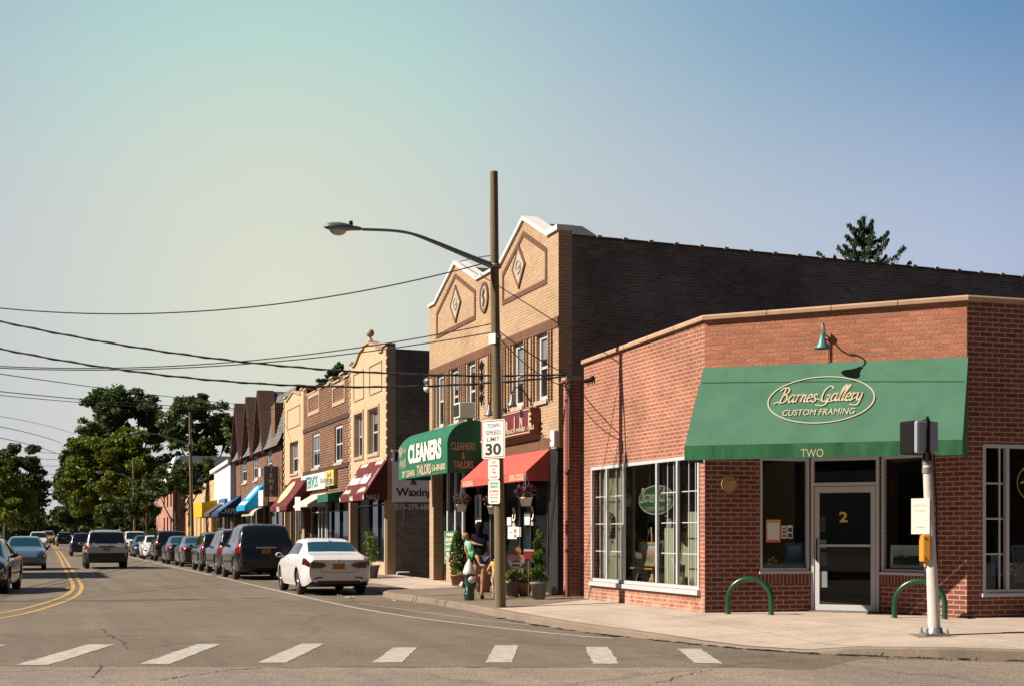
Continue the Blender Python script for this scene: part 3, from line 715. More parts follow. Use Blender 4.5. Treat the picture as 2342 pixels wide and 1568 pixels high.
# side window
ws = [SIDE.at(2304, 1200)[0]]
win = windowbars(SIDE, wsd0, wsd1, .605, 3.075, ws, wd=.06, depth=.08, w=.01).build('window', M['white_trim'], gal)
m = MB(); m.fbox(SIDE, wsd0+.02, wsd1-.02, -.10, -.094, .62, 3.06); m.build('pane', M['glass_shop'], win)
m = MB(); m.fbox(SIDE, wsd0-.03, wsd1+.03, -.02, .06, .545, .603); m.build('sill', M['white_trim'], win)
gg = grid(SIDE, wsd0+.05, ws[0]-.05, .665, 3.015, 1, 4, .03, -.05, .02); gg.fbox(SIDE, ws[0]-.13, ws[0]-.10, -.07, -.05, .665, 3.015); gg.build('glazing_bar', M['white_trim'], win)
ca, cz = SIDE.at(2405, 1100)
mb = MB(); strip(SIDE, [(ca+.62*math.cos(x/30*2*math.pi), cz-.02+.40*math.sin(x/30*2*math.pi)) for x in range(30)], .012, -.09, .002, mb, closed=True)
pen_text('Barnes Gallery', SIDE, ca, cz+.06, .98, .26, .022, w=-.09, mb=mb)
text_mesh('CUSTOM FRAMING', SIDE, ca, cz-.17, h=.07, width=.74, w=-.088, mb=mb)
mb.build('lettering', M['gold_letter'], win)
# a fixed second window further along, its outline only
win = windowbars(SIDE, 4.2, 6.8, .605, 3.075, [5.5], wd=.06, depth=.08, w=.01).build('window', M['white_trim'], gal)
m = MB(); m.fbox(SIDE, 4.22, 6.78, -.10, -.094, .62, 3.06); m.build('pane', M['glass_shop'], win)

# awning over the entrance
EW = 1.34; zt, zb, zv = 4.5, 3.06, 2.82
def aw(a, e, z): return DIAG.p(a, e, z)
a_l, a_r = -.02, LD+.02
m = MB()
NS = 14; rows = []
for k in range(9):
    t = k/8; e_ = .02+(EW-.02)*t; z_ = zt+(zb-zt)*t
    rows.append([aw(a_l+(a_r-a_l)*i/NS, e_+.006*math.sin(i*math.pi)*0, z_-.012*math.sin(math.pi*t)*(1 if i % 2 else .3)) for i in range(NS+1)])
vs = [p for r0 in rows for p in r0]
m.add(vs, [(k*(NS+1)+i, k*(NS+1)+i+1, (k+1)*(NS+1)+i+1, (k+1)*(NS+1)+i) for k in range(8) for i in range(NS)], True)
for a in (a_l, a_r): m.poly([aw(a, .02, zt), aw(a, EW, zb), aw(a, EW, zv), aw(a, .02, zv)])
awn = m.build('awning', M['awn_green'], gal, recalc=False)
m = MB(); m.prism([aw(a_l, EW+.003, zb-.003), aw(a_r, EW+.003, zb-.003), aw(a_r, EW+.003, zv), aw(a_l, EW+.003, zv)], DIAG.n*.012)
M['awn_valance'] = plain('stained_green_canvas', (.020, .105, .055), .9, spec=.2, var=.45, scale=2.2, stretch=(2, 2, .35), color2=(.035, .14, .06))
val = m.build('valance', M['awn_valance'], awn)
up = (DIAG.p(0, .02, zt)-DIAG.p(0, EW, zb)).normalized()
SL = Frame(DIAG.p(0, EW, zb), tg, tg.cross(up), up)
if SL.n.dot(DIAG.n) < 0: SL.n = -SL.n
ca, cz = SL.at(1877, 914); la = SL.at(1757, 914)[0]; ra = SL.at(1999, 910)[0]; rx = (ra-la)/2
ry = (SL.at(1877, 862)[1]-SL.at(1877, 967)[1])/2
mb = strip(SL, [(ca+rx*math.cos(x/48*2*math.pi), cz+ry*math.sin(x/48*2*math.pi)) for x in range(48)], .022, .012, .003, closed=True)
x0, x1 = SL.at(1785, 905)[0], SL.at(1975, 905)[0]
pen_text('Barnes Gallery', SL, (x0+x1)/2, SL.at(1880, 908)[1], (x1-x0), .36, .024, w=.012, mb=mb)
x0, x1 = SL.at(1790, 943)[0], SL.at(1955, 943)[0]
text_mesh('CUSTOM FRAMING', SL, (x0+x1)/2, SL.at(1872, 942)[1], h=.145, width=x1-x0, w=.014, shear=.12, bold=.0, mb=mb)
strip(SL, [(SL.at(u, v)[0], SL.at(u, v)[1]) for u, v in ((1868, 912), (1890, 920), (1915, 914))], .018, .012, .003, mb)
strip(SL, [(SL.at(u, v)[0], SL.at(u, v)[1]) for u, v in ((1928, 912), (1945, 916), (1958, 908))], .018, .012, .003, mb)
mb.build('lettering', M['cream'], awn)
m = strip(SL, [(.02, SL.at(1600, 875)[1]), (LD*.5, SL.at(1890, 872)[1]), (LD-.02, SL.at(2195, 872)[1])], .012, .006, .003); m.build('seam', M['awn_valance'], awn)
VF = Frame(DIAG.p(0, EW, 0), tg, DIAG.n)
aa, z2 = VF.at(1858, 1035); text_mesh('TWO', VF, aa, z2, h=.135, width=.36, w=.02).build('lettering', M['cream'], val)

# gap, brick pier and downpipe between the gallery and its neighbour
m = MB(); m.box(FX-.02, FX+.28, 29.78, 30.02, 0, 5.0)
pier = thing('brick_pier', 'slim red brick pier closing the gap between gallery and two-storey shop', 'wall', (FX, 29.9, 0))
m.build('shaft', M['brick_red'], pier)
m = MB(); m.box(FX-.06, FX+.32, 29.74, 30.06, 5.0, 5.08); m.build('cap', M['coping'], pier)
dp = MB(); dp.tube([(FX-.06, 29.66, .15), (FX-.06, 29.66, 4.9)], .05, 10); 
for z in (1.2, 2.9, 4.5): dp.box(FX-.12, FX, 29.6, 29.72, z, z+.05)
props(dp.build('downpipe', M['pipe_red']), 'red painted downpipe beside the slim brick pier', 'pipe')
m = MB(); m.poly([(FX+.9, 28.8, 0), (FX+.9, 30.4, 0), (FX+.9, 30.4, 4.9), (FX+.9, 28.8, 4.9)])
m.poly([(FX+.9, 28.8, 4.9), (FX+.9, 30.4, 4.9), (FX+8, 30.4, 4.9), (FX+8, 28.8, 4.9)])
m.build('back_wall', M['brick_entry'], pier)

# wall lamp over the awning
a, z = DIAG.at(1892, 767); base = DIAG.p(a, 0, z)
lamp = thing('wall_lamp', 'verdigris gooseneck lamp bracketed to the brick above the green awning', 'lamp', base)
m = MB(); m.prism([base+DIAG.t*.07*math.cos(k*math.pi/6)+Vector((0, 0, .07*math.sin(k*math.pi/6))) for k in range(12)], DIAG.n*.07); m.build('wall_box', M['copper'], lamp)
hp = lambda w, dz, ds=0: base+DIAG.n*w+Vector((0, 0, dz))+DIAG.t*ds
m = MB(); m.tube(smooth([hp(.06, 0), hp(.16, -.03), hp(.26, .02), hp(.33, .11), hp(.42, .16), hp(.50, .11), hp(.52, .02), hp(.52, -.05)], 5), .013, 8); m.build('arm', M['galv'], lamp)
m = MB(); c = hp(.52, 0); m.lathe([(.0, -.02), (.035, -.025), (.04, -.10), (.062, -.13), (.068, -.17), (.13, -.27), (.135, -.29), (.122, -.28), (.05, -.17), (0, -.15)], c, 20); m.build('shade', M['teal_lamp'], lamp)
m = MB(); m.tube([hp(.03, -.06, .02), hp(.03, DIAG.at(1892, 829)[1]-z, .02)], .014, 8); m.build('conduit', M['copper'], lamp)

# plaque beside the window
a, z = RUN1.at(1667, 1106); base = RUN1.p(a, .0, z)
pl = thing('plaque', 'round gilt plaque screwed to the dark brick left of the door', 'plaque', base)
m = MB(); m.prism([base+RUN1.t*.145*math.cos(k*math.pi/14)+Vector((0, 0, .145*math.sin(k*math.pi/14))) for k in range(28)], RUN1.n*.025); m.build('disc', M['gilt'], pl)
mb = strip(RUN1, [(a+.128*math.cos(k*math.pi/14), z+.128*math.sin(k*math.pi/14)) for k in range(28)], .008, .026, .002, closed=True)
text_mesh('TWO', RUN1, a, z+.07, h=.045, w=.028, mb=mb, bold=.01); text_mesh('Barnes Gallery', RUN1, a, z, width=.2, w=.028, mb=mb); text_mesh('CUSTOM FRAMING', RUN1, a, z-.065, width=.17, w=.028, mb=mb)
mb.build('lettering', M['trim_black'], pl)

# ---- things in the windows
def framed(name, label, fr, px, w, mat, fmat, lean=.0, fw=.04, group=None, mat_board=None):
    """a framed picture standing in a window: px = (u0, v0, u1, v1)"""
    (a0, z1), (a1, z0) = fr.at(px[0], px[1], w), fr.at(px[2], px[3], w)
    if a0 > a1: a0, a1 = a1, a0
    t = thing(name, label, 'picture', fr.p((a0+a1)/2, w, z0), group)
    m = MB(); lz = lambda z: w-lean*(z-z0)
    def bar(p0, p1, q0, q1): m.prism([fr.p(p0, lz(q0), q0), fr.p(p1, lz(q0), q0), fr.p(p1, lz(q1), q1), fr.p(p0, lz(q1), q1)], fr.n*.03)
    bar(a0, a1, z0, z0+fw); bar(a0, a1, z1-fw, z1); bar(a0, a0+fw, z0+fw, z1-fw); bar(a1-fw, a1, z0+fw, z1-fw)
    m.build('frame', fmat, t)
    m = MB(); m.prism([fr.p(a0+fw, lz(z0)+.008, z0+fw), fr.p(a1-fw, lz(z0)+.008, z0+fw), fr.p(a1-fw, lz(z1)+.008, z1-fw), fr.p(a0+fw, lz(z1)+.008, z1-fw)], fr.n*.004)
    m.build('picture_sheet', mat, t)
    return t, (a0, a1, z0, z1), lz
def artmat(name, stops, scale=3, axis=True):
    m, N, L, b = newmat(name); setp(b, (.3, .3, .3), .5)
    t = N.new('ShaderNodeTexCoord'); n = N.new('ShaderNodeTexNoise'); n.inputs['Scale'].default_value = scale*3; n.inputs['Detail'].default_value = 5; L.new(t.outputs['UV'], n.inputs['Vector'])
    s = N.new('ShaderNodeSeparateXYZ'); L.new(t.outputs['Generated'], s.inputs[0])
    ad = N.new('ShaderNodeMath'); ad.operation = 'MULTIPLY_ADD'; ad.inputs[1].default_value = .45; L.new(n.outputs['Fac'], ad.inputs[0])
    sb = N.new('ShaderNodeMath'); sb.operation = 'SUBTRACT'; sb.inputs[1].default_value = .22; L.new(s.outputs['Z'], sb.inputs[0]); L.new(sb.outputs[0], ad.inputs[2])
    L.new(ramp(N, L, ad.outputs[0], stops), b.inputs['Base Color']); return m
M['art_autumn'] = artmat('autumn_landscape', [(.0, (.30, .27, .22)), (.25, (.16, .17, .06)), (.45, (.42, .16, .09)), (.65, (.50, .27, .2)), (.9, (.42, .45, .5))])
M['art_lake'] = artmat('grey_lake_print', [(.0, (.10, .12, .12)), (.3, (.025, .03, .035)), (.52, (.03, .035, .04)), (.6, (.42, .45, .46)), (.9, (.52, .54, .55))])
M['art_blue'] = artmat('blue_garden_print', [(.0, (.10, .16, .24)), (.35, (.04, .08, .16)), (.7, (.16, .25, .38)), (.95, (.25, .33, .45))])
# easel with an autumn landscape behind the street window
fr = Frame((FX+.45, 0, 0), (0, 1, 0), (-1, 0, 0))
(ya, za), (yb, zb_) = fr.at(1497, 1322), fr.at(1456, 1330)
ez = thing('easel', 'light wooden easel standing inside the gallery street window', 'easel', fr.p((ya+yb)/2, 0, .28))
m = MB(); yc = (ya+yb)/2; wd_ = abs(yb-ya)
for s_ in (-1, 1): m.tube([fr.p(yc+s_*wd_*.62, .06, .28), fr.p(yc+s_*.03, -.12, 1.72)], .018, 6)
m.build('leg', M['gilt'], ez); m = MB(); m.tube([fr.p(yc, -.5, .28), fr.p(yc, -.12, 1.7)], .018, 6); m.build('leg', M['gilt'], ez)
m = MB(); m.fbox(fr, yc-wd_*.62, yc+wd_*.62, 0, .10, fr.at(1478, 1297)[1]-.03, fr.at(1478, 1297)[1]); m.build('ledge', M['gilt'], ez)
framed('framed_painting', 'gilt framed autumn tree painting resting on the easel', fr, (1460, 1238, 1500, 1294), .06, M['art_autumn'], M['gilt'], lean=.12, fw=.05)
# hanging oval sign
fr2 = Frame((FX+.2, 0, 0), (0, 1, 0), (-1, 0, 0))
ya, zc = fr2.at(1503, 1142); yb = fr2.at(1464, 1142)[0]; yc = ya; ryy = abs(yb-ya)
ry_ = (fr2.at(1490, 1107)[1]-fr2.at(1490, 1172)[1])/2
ov = thing('oval_sign', 'green oval hanging sign with cream script inside the street window', 'sign', fr2.p(yc, 0, zc-ry_))
m = MB(); m.prism([fr2.p(yc+ryy*math.cos(k*math.pi/20), 0, zc+ry_*math.sin(k*math.pi/20)) for k in range(40)], fr2.n*.02); m.build('board', plain('dark_green_board', (.022, .075, .042), .5), ov)
mb = strip(fr2, [(yc+ryy*math.cos(k*math.pi/20), zc+ry_*math.sin(k*math.pi/20)) for k in range(40)], .02, .022, .003, closed=True)
pen_text('Barnes Gallery', fr2, yc, zc+.05, ryy*1.7, .26, .024, flip=True, w=.022, mb=mb); text_mesh('CUSTOM FRAMING', fr2, yc, zc-.17, h=.08, width=ryy*1.3, w=.024, flip=True, mb=mb)
mb.build('lettering', M['cream'], ov)
m = MB()
for s_ in (-.4, .4): m.tube([fr2.p(yc+s_*ryy, .01, zc+ry_*.9), fr2.p(yc+s_*ryy, .01, 3.04)], .004, 5)
m.build('chain', M['galv'], ov)
# more stock seen through the street window
fr3 = Frame((FX+.7, 0, 0), (0, 1, 0), (-1, 0, 0))
framed('framed_picture', 'small bright landscape picture low in the left end of the street window', fr3, (1402, 1270, 1424, 1318), 0, artmat('meadow_print', [(0, (.2, .25, .05)), (.4, (.3, .34, .1)), (.6, (.3, .45, .5)), (1, (.5, .55, .58))]), M['black'], lean=.1, fw=.03)
framed('framed_picture', 'pale canvas standing at the right end of the street window', fr3, (1556, 1215, 1590, 1320), -.3, plain('pale_canvas', (.45, .40, .26), .8, var=.2), M['gilt'], lean=.08, fw=.03)
framed('framed_picture', 'dark portrait picture leaning beside the easel', fr3, (1512, 1245, 1542, 1325), -.2, M['grey_print'], M['wood'], lean=.08, fw=.035)
mir = thing('oval_mirror', 'dark oval mirror hung on the beige gallery wall', 'mirror', (12.4, YL-.34, 1.6))
m = MB(); m.prism([(12.4+.28*math.cos(k*math.pi/14), YL-.33, 1.9+.38*math.sin(k*math.pi/14)) for k in range(28)], (0, -.03, 0)); m.build('glass', M['glass_dark'], mir)
m = MB(); m.tube([(12.4+.29*math.cos(k*math.pi/14), YL-.35, 1.9+.39*math.sin(k*math.pi/14)) for k in range(29)], .03, 6, False); m.build('frame', M['wood'], mir)
# entrance windows
fr4 = Frame(RUN1.p(0, -.18, 0), RUN1.t, RUN1.n)
framed('framed_picture', 'blue framed print leaning in the window left of the door', fr4, (1797, 1240, 1840, 1302), 0, M['art_blue'], plain('blue_frame', (.06, .12, .2), .4), lean=.12, fw=.05)
fr5 = Frame(RUN2.p(0, -.14, 0), RUN2.t, RUN2.n)
framed('framed_picture', 'grey lake print in a white mount right of the door', fr5, (2038, 1245, 2112, 1300), 0, M['art_lake'], M['white'], lean=.05, fw=.06)
def notice(label, fr, px, w, mat, name='notice', lines=None, lm=None, th=.003):
    (a0, z1), (a1, z0) = fr.at(px[0], px[1], w), fr.at(px[2], px[3], w); a0, a1 = min(a0, a1), max(a0, a1)
    t = thing(name, label, 'notice', fr.p((a0+a1)/2, w, z0)); m = MB(); m.fbox(fr, a0, a1, w, w+th, z0, z1); m.build('sheet', mat, t)
    if lines:
        m = MB()
        for (x, y, ww, hh) in lines: m.fbox(fr, a0+(a1-a0)*x, a0+(a1-a0)*(x+ww), w+th, w+th+.002, z0+(z1-z0)*y, z0+(z1-z0)*(y+hh))
        m.build('print', lm or M['black_letter'], t)
    return t
n_ = notice('orange to pink poster with a white card taped inside the window', RUN1, (1752, 1187, 1785, 1239), -.052, artmat('sunset_poster', [(0, (.5, .13, .16)), (.5, (.55, .2, .1)), (1, (.58, .30, .05))], .2), 'poster', [(.08, .12, .84, .74)], M['sign_white'])
notice('upper cream sticker strip on the glass beside the poster', RUN1, (1787, 1201, 1799, 1230), -.052, M['sign_white'], 'sticker', [(.15, .1, .7, .2), (.15, .4, .7, .2), (.15, .7, .7, .15)], M['wood'])
notice('white sticker strip with navy squares near the door frame', RUN1, (1801, 1200, 1813, 1230), -.052, M['paper'], 'sticker', [(.15, .08, .7, .3), (.15, .5, .7, .3)], M['awn_navy'])
notice('small blue sticker on the glass right of the door', RUN2, (2017, 1200, 2025, 1222), -.052, M['awn_blue'], 'sticker')
for i, (u0, v0, u1, v1, k) in enumerate(((1872, 1262, 1892, 1292, 'blue_print'), (1873, 1305, 1892, 1342, 'paper'), (1872, 1233, 1890, 1252, 'sign_mint'), (1872, 1180, 1888, 1215, 'grey_print'))):
    notice(['dark blue leaflet on the door glass below the push bar', 'lowest white leaflet on the door glass', 'mint card on the door glass at the push bar', 'grey leaflet on the door glass above the push bar'][i], DOOR, (u0, v0, u1, v1), -.02, M[k], 'leaflet')
# things behind the side window
fr6 = Frame(SIDE.p(0, -.5, 0), SIDE.t, SIDE.n)
framed('framed_picture', 'grey framed board leaning behind the side window at the right edge', fr6, (2318, 1245, 2375, 1330), 0, M['grey_print'], M['galv'], lean=.15, fw=.04)
framed('framed_picture', 'blue print low behind the narrow light of the side window', fr6, (2262, 1265, 2290, 1318), 0, M['art_blue'], M['black'], lean=.1, fw=.03)
M['foil'] = plain('silver_foil', (.5, .5, .52), .2, metal=.9, var=.3, scale=30)
m = MB(); rg = random.Random(5)
cx_, cz_ = fr6.at(2300, 1300)
for _ in range(40): m.ball(fr6.p(cx_+rg.uniform(-.18, .2), rg.uniform(-.1, .1), cz_+rg.uniform(-.1, .14)), rg.uniform(.015, .05), seg=6, ring=4)
props(m.build('foil_bundle', M['foil']), 'crumpled silver foil bundle behind the side window', 'foil')
m = MB()
for (u, v) in ((1760, 1278), (1768, 1274), (1764, 1284), (1774, 1281), (1757, 1288)): m.ball(fr4.p(fr4.at(u, v)[0], 0, fr4.at(u, v)[1]), .035, seg=7, ring=5)
fl = thing('flower_vase', 'small vase of yellow flowers in the window left of the door', 'flowers', fr4.p(fr4.at(1765, 1300)[0], 0, .9))
m.build('blossom', plain('yellow_petals', (.6, .45, .03), .7), fl); m = MB(); m.lathe([(0, 0), (.05, 0), (.06, .1), (.03, .2), (.035, .22)], fr4.p(fr4.at(1765, 1300)[0], 0, .92), 12); m.build('vase', M['pot_grey'], fl)
# bicycle hoops on the pavement
def hoop(label, x0, x1, y0, y1, zt_=.86):
    a = Vector((x0, y0, .17)); b = Vector((x1, y1, .17)); t = thing('bike_rack', label, 'bike rack', (a+b)/2, 'green hoop bike racks outside the gallery')
    r = (b-a).length/2; d = (b-a).normalized(); c = (a+b)/2; h = zt_-.045-.17-r*.95
    pts = [a+Vector((0, 0, -.03)), a+Vector((0, 0, h*.5)), a+Vector((0, 0, h))]+[c+d*(-r*math.cos(th))+Vector((0, 0, h+r*.95*math.sin(th))) for th in [math.pi*k/16 for k in range(1, 16)]]+[b+Vector((0, 0, h)), b+Vector((0, 0, h*.5)), b+Vector((0, 0, -.03))]
    m = MB(); m.tube(pts, .045, 14); m.build('hoop', M['green_gloss'], t)
    m = MB()
    for p in (a, b): m.lathe([(0, .045), (.055, .045), (.06, .03), (.06, .0)], p, 14)
    m.build('collar', M['green_gloss'], t); return t
def rk(u, v): return onz(u, v, .19)
(x0, y0), (x1, y1) = rk(1665, 1404), rk(1764, 1406); hoop('green hoop bike rack at the left brick pier of the entrance', x0, x1, y0, y1)
(x0, y0), (x1, y1) = rk(2046, 1413), rk(2161, 1416); hoop('green hoop bike rack half hidden behind the traffic signal post', x0, x1, y0, y1)
# traffic signal seen from behind
px_, py_ = onz(2137, 1455, .15)
sg_ = thing('traffic_signal', 'pale post with a signal head seen from behind at the corner kerb', 'traffic signal', (px_, py_, .15))
D_ = Vector((px_, py_, 0)); SF = Frame(D_, (CA, -SA, 0), (-SA, -CA, 0))          # faces the camera side
def sz(u, v, w=0): return SF.at(u, v, w)
top = sz(2118, 1045)[1]; lean = sz(2120, 1045)[0]
m = MB(); m.tube([SF.p(0, 0, .22), SF.p(lean*.5, 0, .22+(top-.22)*.5), SF.p(lean, 0, top)], [.088, .072, .062], 16)
m.build('post', M['post_paint'], sg_)
m = MB(); m.tube([SF.p(lean*.97, 0, top-.22), SF.p(lean*.97, 0, top-.14)], .072, 16); m.tube([SF.p(lean, 0, top-.1), SF.p(lean, 0, top+.02)], .068, 16); m.build('collar', M['galv'], sg_)
m = MB(); m.fbox(SF, -.30, .26, -.26, .26, .10, .17); m.build('footing', M['kerb'], sg_)
m = MB(); m.fbox(SF, -.17, .17, -.17, .17, .17, .20); m.lathe([(.13, .0), (.12, .04), (.095, .09)], SF.p(0, 0, .19), 16); m.build('base_plate', M['galv'], sg_)
for (a, w_) in ((-.14, -.14), (.14, -.14), (-.14, .14), (.14, .14)):
    m = MB(); m.tube([SF.p(a, w_, .17), SF.p(a, w_, .27)], .014, 8); m.lathe([(.024, 0), (.024, .025)], SF.p(a, w_, .2), 6, smooth=False); m.build('bolt', M['galv'], sg_)
# head: a rounded box turned so that its dark hooded front looks left
hz0, hz1 = sz(2105, 1036)[1], sz(2105, 962)[1]; ha = sz(2110, 1000)[0]
hd = Vector((-.06, 1, 0)).normalized(); HF = Frame(SF.p(ha+.03, .02, 0), hd, (-hd.y, hd.x, 0))
def rbox(fr, a0, a1, w0, w1, z0, z1, r, name, mat, parent):
    m = MB(); m.fbox(fr, a0, a1, w0, w1, z0, z1); return m.build(name, mat, parent, bevel=r)
M['signal_grey'] = plain('grey_signal_housing', (.24, .27, .34), .5, metal=.1, var=.06)
rbox(HF, -.06, .015, -.185, .185, hz0, hz1, .03, 'signal_head', M['signal_grey'], sg_)
rbox(HF, .018, .33, -.19, .19, hz0-.005, hz1+.008, .03, 'visor', M['black'], sg_)
m = MB(); m.fbox(HF, -.08, -.062, -.022, .022, hz0-.03, hz1+.02); m.fbox(HF, -.08, .05, -.022, .022, hz1+.003, hz1+.022); m.tube([HF.p(-.05, 0, hz1+.01), HF.p(-.05, 0, hz1+.06)], .02, 8); m.build('bracket', M['black'], sg_)
m = MB(); m.tube([HF.p(-.05, 0, hz0-.1), HF.p(-.05, 0, hz0+.01)], .06, 12); m.build('bracket', M['black'], sg_)
m = MB(); m.tube([SF.p(lean+.09, .03, top+.05), SF.p(lean*.8+.1, .03, top-.6), SF.p(lean*.55+.09, .03, top-1.5)], .012, 6); m.build('cable', M['wire'], sg_)
# sign plate on the post, turned to the traffic on the left, and the amber push-button box
(a0, z1), (a1, z0) = sz(2101, 1138, .1), sz(2131, 1220, .1)
sd_ = Vector((CA*.85-SA*.5, -SA*.85-CA*.5, 0)).normalized(); PF = Frame(SF.p(a1-.02, .07, 0), sd_, (sd_.y, -sd_.x, 0))
m = MB(); wp = .255; m.fbox(PF, -wp, .0, 0, .006, z0, z1); m.build('sign_plate', M['sign_white'], sg_, bevel=.0)
mb = text_mesh('PUSH BUTTON', PF, -wp/2, z1-.1, width=.19, w=.008); text_mesh('TO CROSS', PF, -wp/2, z1-.17, width=.15, w=.008, mb=mb); mb.fbox(PF, -wp*.7, -wp*.3, .007, .009, z0+.09, z0+.105); mb.build('lettering', plain('faded_red_print', (.55, .40, .36), .6, var=0), sg_)
(a0, z1), (a1, z0) = sz(2106, 1221, .0), sz(2122, 1283, .0)
rbox(SF, a0, a1+.02, -.1, .1, z0, z1, .02, 'button_box', M['amber'], sg_)
m = MB(); m.tube([SF.p((a0+a1)/2+.02, 0, z0-.07), SF.p((a0+a1)/2+.02, 0, z0+.01)], .03, 8); m.build('conduit', M['amber'], sg_)
m = MB()
for z in (z0+.05, z1-.05): m.tube([SF.p(a0+.035, .098, z), SF.p(a0+.035, .108, z)], .012, 8)
m.build('screw', M['black'], sg_)
# fittings of the street window: shelf, curtain and back panel, all struck by the sun through the glass
m = MB(); m.box(FX+.16, FX+1.15, 23.2, 28.3, .50, .56); m.box(FX+.2, FX+1.1, 23.25, 28.25, .28, .50); m.build('display_shelf', M['wood'], gal)
cu = thing('curtain', 'beige curtain hanging behind the left panes of the street window', 'curtain', (FX+.2, 27.9, .6))
vs = []; nC = 60
for i in range(nC+1):
    y = 27.28+1.2*i/nC; vs += [(FX+.24+.035*math.sin(i*1.05)+.015*math.sin(i*2.7), y, .62), (FX+.24+.03*math.sin(i*1.05), y, 2.98)]
m = MB(); m.add(vs, [(2*i, 2*i+2, 2*i+3, 2*i+1) for i in range(nC)], True); m.build('cloth', plain('beige_cloth', (.42, .34, .22), .9, var=.1), cu, recalc=False)
bp_ = thing('display_panel', 'cream display panel behind the right panes of the street window', 'panel', (FX+.4, 24, .56))
m = MB(); m.box(FX+.45, FX+.50, 23.95, 24.55, .56, 2.0); m.box(FX+.4, FX+.45, 25.05, 25.5, .56, 1.7); m.build('board', plain('cream_board', (.50, .45, .31), .8, var=.08), bp_)
wr = thing('wreath', 'dark round wreath hung before the beige curtain', 'wreath', (FX+.15, 27.85, 1.5)); m = MB(); rg5 = random.Random(9)
for k in range(60): th = k*.1047; m.ball((FX+.17+rg5.uniform(-.03, .03), 27.75+.17*math.cos(th), 1.75+.24*math.sin(th)), rg5.uniform(.03, .06), seg=6, ring=4)
m.build('twigs', M['wood'], wr)
vz = [(23.35, .56, .13, .34, 'pot_white', 'white vase at the right end of the window shelf'), (23.62, .56, .09, .5, 'pot_grey', 'tall grey vase near the right end of the window shelf'), (24.35, .56, .10, .28, 'terracotta', 'small brown jug on the window shelf'), (24.95, .56, .11, .3, 'gilt', 'gilt urn on the window shelf beside the easel'), (26.6, .56, .12, .36, 'wood', 'dark carved figure base on the window shelf left of the easel'), (26.3, .56, .08, .22, 'gilt', 'low gilt bowl on the window shelf')]
for y, z, r, h, mk_, lab in vz:
    t = thing('vase', lab, 'vase', (FX+.5, y, z)); m = MB(); m.lathe([(0, 0), (r*.6, 0), (r, h*.35), (r*.8, h*.65), (r*.4, h*.8), (r*.55, h), (r*.45, h), (0, h*.75)], (FX+.5, y, z), 16); m.build('body', M[mk_], t)
for (px, w_, mk_, lab) in (((1512, 1130, 1530, 1180), -.5, 'blue_print', 'small blue canvas high behind the fourth window section'), ((1525, 1185, 1545, 1235), -.4, 'art_autumn', 'warm small painting behind the fourth window section'), ((1392, 1215, 1420, 1262), -.1, 'paper', 'white mounted sheet in the second window section'), ((1565, 1150, 1590, 1205), -.6, 'grey_print', 'grey print behind the fifth window section'), ((1440, 1262, 1456, 1322), -.2, 'paper', 'narrow pale print left of the easel')):
    framed('framed_picture', lab, fr3, px, w_, M[mk_], M['gilt'], lean=.06, fw=.025)
# ---------------------------------------------------------------- the row of shops
def sash(fr, a0, a1, z0, z1, parent, w=-.10, fmat='white_trim', sill=True, blind=.0, six=False, fw=.075):
    """a double-hung window: frame > pane, sill, blind"""
    zm = (z0+z1)/2; m = MB()
    m.fbox(fr, a0, a0+fw, w-.08, w, z0, z1); m.fbox(fr, a1-fw, a1, w-.08, w, z0, z1)
    m.fbox(fr, a0+fw, a1-fw, w-.08, w, z1-fw, z1); m.fbox(fr, a0+fw, a1-fw, w-.08, w, z0, z0+fw)
    m.fbox(fr, a0+fw, a1-fw, w-.07, w-.012, zm-.03, zm+.03)
    if six: m.fbox(fr, (a0+a1)/2-.02, (a0+a1)/2+.02, w-.068, w-.015, z0+fw, z1-fw)
    wi = m.build('window', M[fmat], parent)
    p = MB(); p.fbox(fr, a0+fw*.5, a1-fw*.5, w-.06, w-.05, z0+fw*.5, z1-fw*.5); p.build('pane', M['glass_dark'], wi)
    if blind:
        p = MB(); p.fbox(fr, a0+fw, a1-fw, w-.049, w-.044, z1-fw-(z1-z0)*blind, z1-fw); p.build('blind', M['blind'], wi)
    if sill:
        p = MB(); p.fbox(fr, a0-.05, a1+.05, -.10, .055, z0-.10, z0-.002); p.build('sill', M['stone'], wi)
    return wi
M['blind'] = plain('grey_blind_behind_glass', (.17, .19, .21), .25, var=.1, spec=.6)
def slope_awning(fr, a0, a1, E, zt, zb, zv, mat, parent, name='awning', dark=None, sag=0.012):
    m = MB(); NS = 8; rows = []
    for k in range(5):
        t = k/4; rows.append([fr.p(a0+(a1-a0)*i/NS, .01+(E-.01)*t, zt+(zb-zt)*t-sag*math.sin(math.pi*t)*(1 if i % 2 else .3)) for i in range(NS+1)])
    m.add([p for r0 in rows for p in r0], [(k*(NS+1)+i, k*(NS+1)+i+1, (k+1)*(NS+1)+i+1, (k+1)*(NS+1)+i) for k in range(4) for i in range(NS)], True)
    for a in (a0, a1): m.poly([fr.p(a, .01, zt), fr.p(a, E, zb), fr.p(a, E, zv), fr.p(a, .01, zv)])
    o = m.build(name, mat, parent, recalc=False)
    v = MB(); v.prism([fr.p(a0, E+.002, zb-.002), fr.p(a1, E+.002, zb-.002), fr.p(a1, E+.002, zv), fr.p(a0, E+.002, zv)], fr.n*.01)
    val = v.build('valance', mat, o)
    up = (fr.p(0, .01, zt)-fr.p(0, E, zb)).normalized(); n = fr.t.cross(up)
    if n.dot(fr.n) < 0: n = -n
    return o, val, Frame(fr.p(0, E, zb), fr.t, n, up), Frame(fr.p(0, E, 0), fr.t, fr.n)
